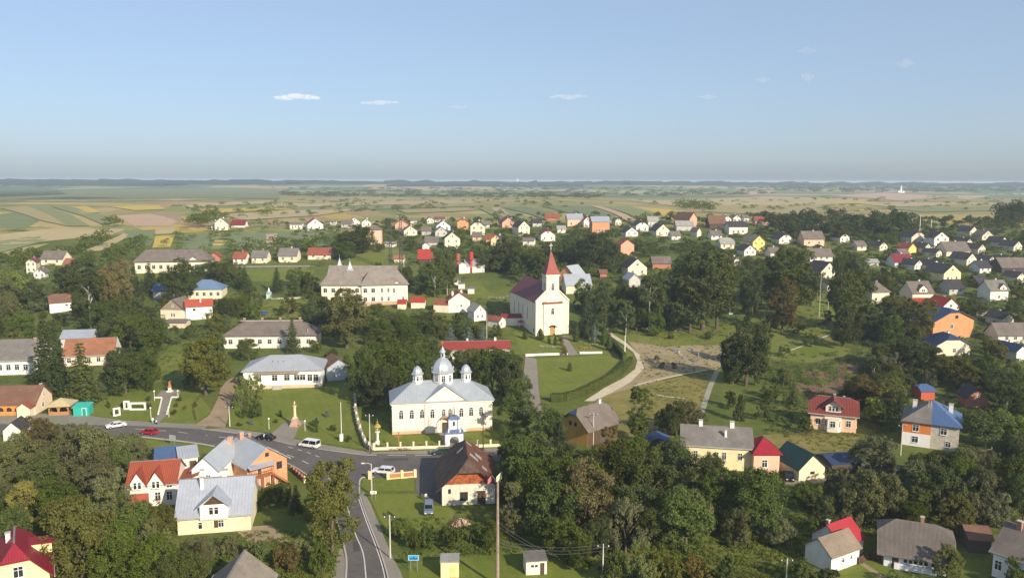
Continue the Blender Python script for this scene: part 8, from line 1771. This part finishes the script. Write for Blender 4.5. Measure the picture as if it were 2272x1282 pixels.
# ------------------------------------------------------------------ undergrowth
def tufts(name, label, polys, n, size, leaf, seed, lf=.13, nl=16):
    rng = np.random.default_rng(seed); r2 = random.Random(seed); VV = []; k = 0
    boxes = [(min(p[0] for p in q), max(p[0] for p in q), min(p[1] for p in q), max(p[1] for p in q), q) for q in polys]; tot = [(b[1] - b[0]) * (b[3] - b[2]) for b in boxes]
    for _ in range(n * 8):
        if k >= n: break
        x0, x1, y0, y1, q = r2.choices(boxes, tot)[0]; px, py = r2.uniform(x0, x1), r2.uniform(y0, y1)
        if not inside(px, py, q) or any(inside(px, py, s) for s in [ROAD_PX] + LAWNS[:1]): continue
        p = P(px, py)
        if any((x - p.x) ** 2 + (y - p.y) ** 2 < (r - .4) ** 2 for x, y, r in FOOT): continue
        s = size * r2.uniform(.5, 1.5); m = nl; pos = rng.normal(0, .42, (m, 3)) * np.array([s * 1.3, s * 1.3, 0]); pos[:, 2] = rng.random(m) * s * .8; pos += np.array([p.x, p.y, p.z])
        nn = rng.normal(0, .5, (m, 3)) + np.array([0, 0, .8]); VV.append(leaf_quads(m, pos, nn / np.linalg.norm(nn, axis=1, keepdims=True), lf * (1 + s * .3), rng)); k += 1
    if VV: o = link(bpy.data.objects.new(name, quads_mesh(name, np.concatenate(VV), LEAF[leaf]))); o['kind'] = 'stuff'; o['label'] = label
tufts('undergrowth', 'rough green weeds on the lower slopes', [[(440, 1180), (760, 1180), (745, 1290), (440, 1290)], [(1340, 1215), (1790, 1185), (1780, 1290), (1340, 1290)], [(870, 1150), (1120, 1150), (1320, 1220), (900, 1240)], [(0, 960), (300, 960), (280, 1290), (0, 1290)], [(1120, 1000), (1760, 1000), (1760, 1190), (1120, 1190)], [(1760, 1080), (2280, 1050), (2280, 1200), (1770, 1190)]], 4200, .5, 'green', 1)
tufts('undergrowth', 'dry yellowish weeds on rough ground', [[(560, 1200), (740, 1210), (735, 1290), (560, 1290)], [(1340, 1215), (1790, 1190), (1780, 1290), (1340, 1290)], [(1740, 960), (1910, 960), (1900, 1010), (1750, 1008)], [(1400, 850), (1580, 830), (1550, 940), (1420, 990)], [(1410, 740), (1620, 725), (1600, 820), (1420, 840)]], 1500, .4, 'olive', 2)
tufts('undergrowth', 'garden growth and weeds between the village plots', [[(1700, 790), (2280, 750), (2280, 960), (1700, 960)], [(0, 640), (720, 640), (720, 760), (300, 850), (0, 850)], [(700, 680), (1130, 660), (1130, 770), (780, 780)], [(1300, 600), (2280, 600), (2280, 760), (1300, 740)]], 4200, .75, 'green', 3, .2, 14)
for k in range(7):
    x0, y0 = 1700 + k * 34, 812 + (k % 2) * 6
    ribpts = [P(x0 + j * 4, y0 + j * 7) for j in range(7)]; rng = np.random.default_rng(k); VV = []
    for a, b in zip(ribpts, ribpts[1:]):
        m = 70; s = rng.random((m, 1)); pos = np.array(a)[None] * (1 - s) + np.array(b)[None] * s + rng.normal(0, .35, (m, 3)); pos[:, 2] = a.z + rng.random(m) * 1.5; VV.append(leaf_quads(m, pos, np.tile([0, 0, 1.], (m, 1)), .2, rng))
    o = link(bpy.data.objects.new('vegetable_rows', quads_mesh('vegetable_rows', np.concatenate(VV), LEAF['light' if k % 2 else 'green']))); o['kind'] = 'stuff'; o['label'] = 'rows of tall garden plants on the slope'

# ------------------------------------------------------------------ labels that single out
def relate(x, y, marks, skip=None):
    best = None
    for ph, lx, ly in marks:
        if skip == ph: continue
        d = math.hypot(lx - x, (ly - y) * 1.5)
        if best is None or d < best[0]: best = (d, ph, lx, ly)
    d, ph, lx, ly = best; dx, dy = x - lx, (y - ly) * 1.3
    if abs(dx) > 1.1 * abs(dy): rel = ('just ' if d < 70 else '') + ('left of' if dx < 0 else 'right of')
    else: rel = ('just ' if d < 60 else '') + ('in front of' if dy > 0 else 'behind')
    return rel, ph
ORD = ['1st', '2nd', '3rd'] + [f'{k}th' for k in range(4, 60)]
def set_labels(items):
    groups = {}
    for o, fixed, phrase, x, y in items:
        if fixed: o['label'] = fixed; continue
        rel, ph = relate(x, y, LANDMARKS); groups.setdefault((phrase, rel, ph), []).append((x, y, o))
    for (phrase, rel, ph), v in groups.items():
        v.sort(key=lambda q: q[0])
        for i, (x, y, o) in enumerate(v):
            s = f'{phrase} {rel} {ph}'
            if len(v) > 1: s += ', leftmost' if i == 0 else ', rightmost' if i == len(v) - 1 else f', {ORD[i]} from left'
            o['label'] = s
set_labels([(o, None, n, x, y) for o, n, x, y in FAR_HOUSES])
set_labels(TREES)
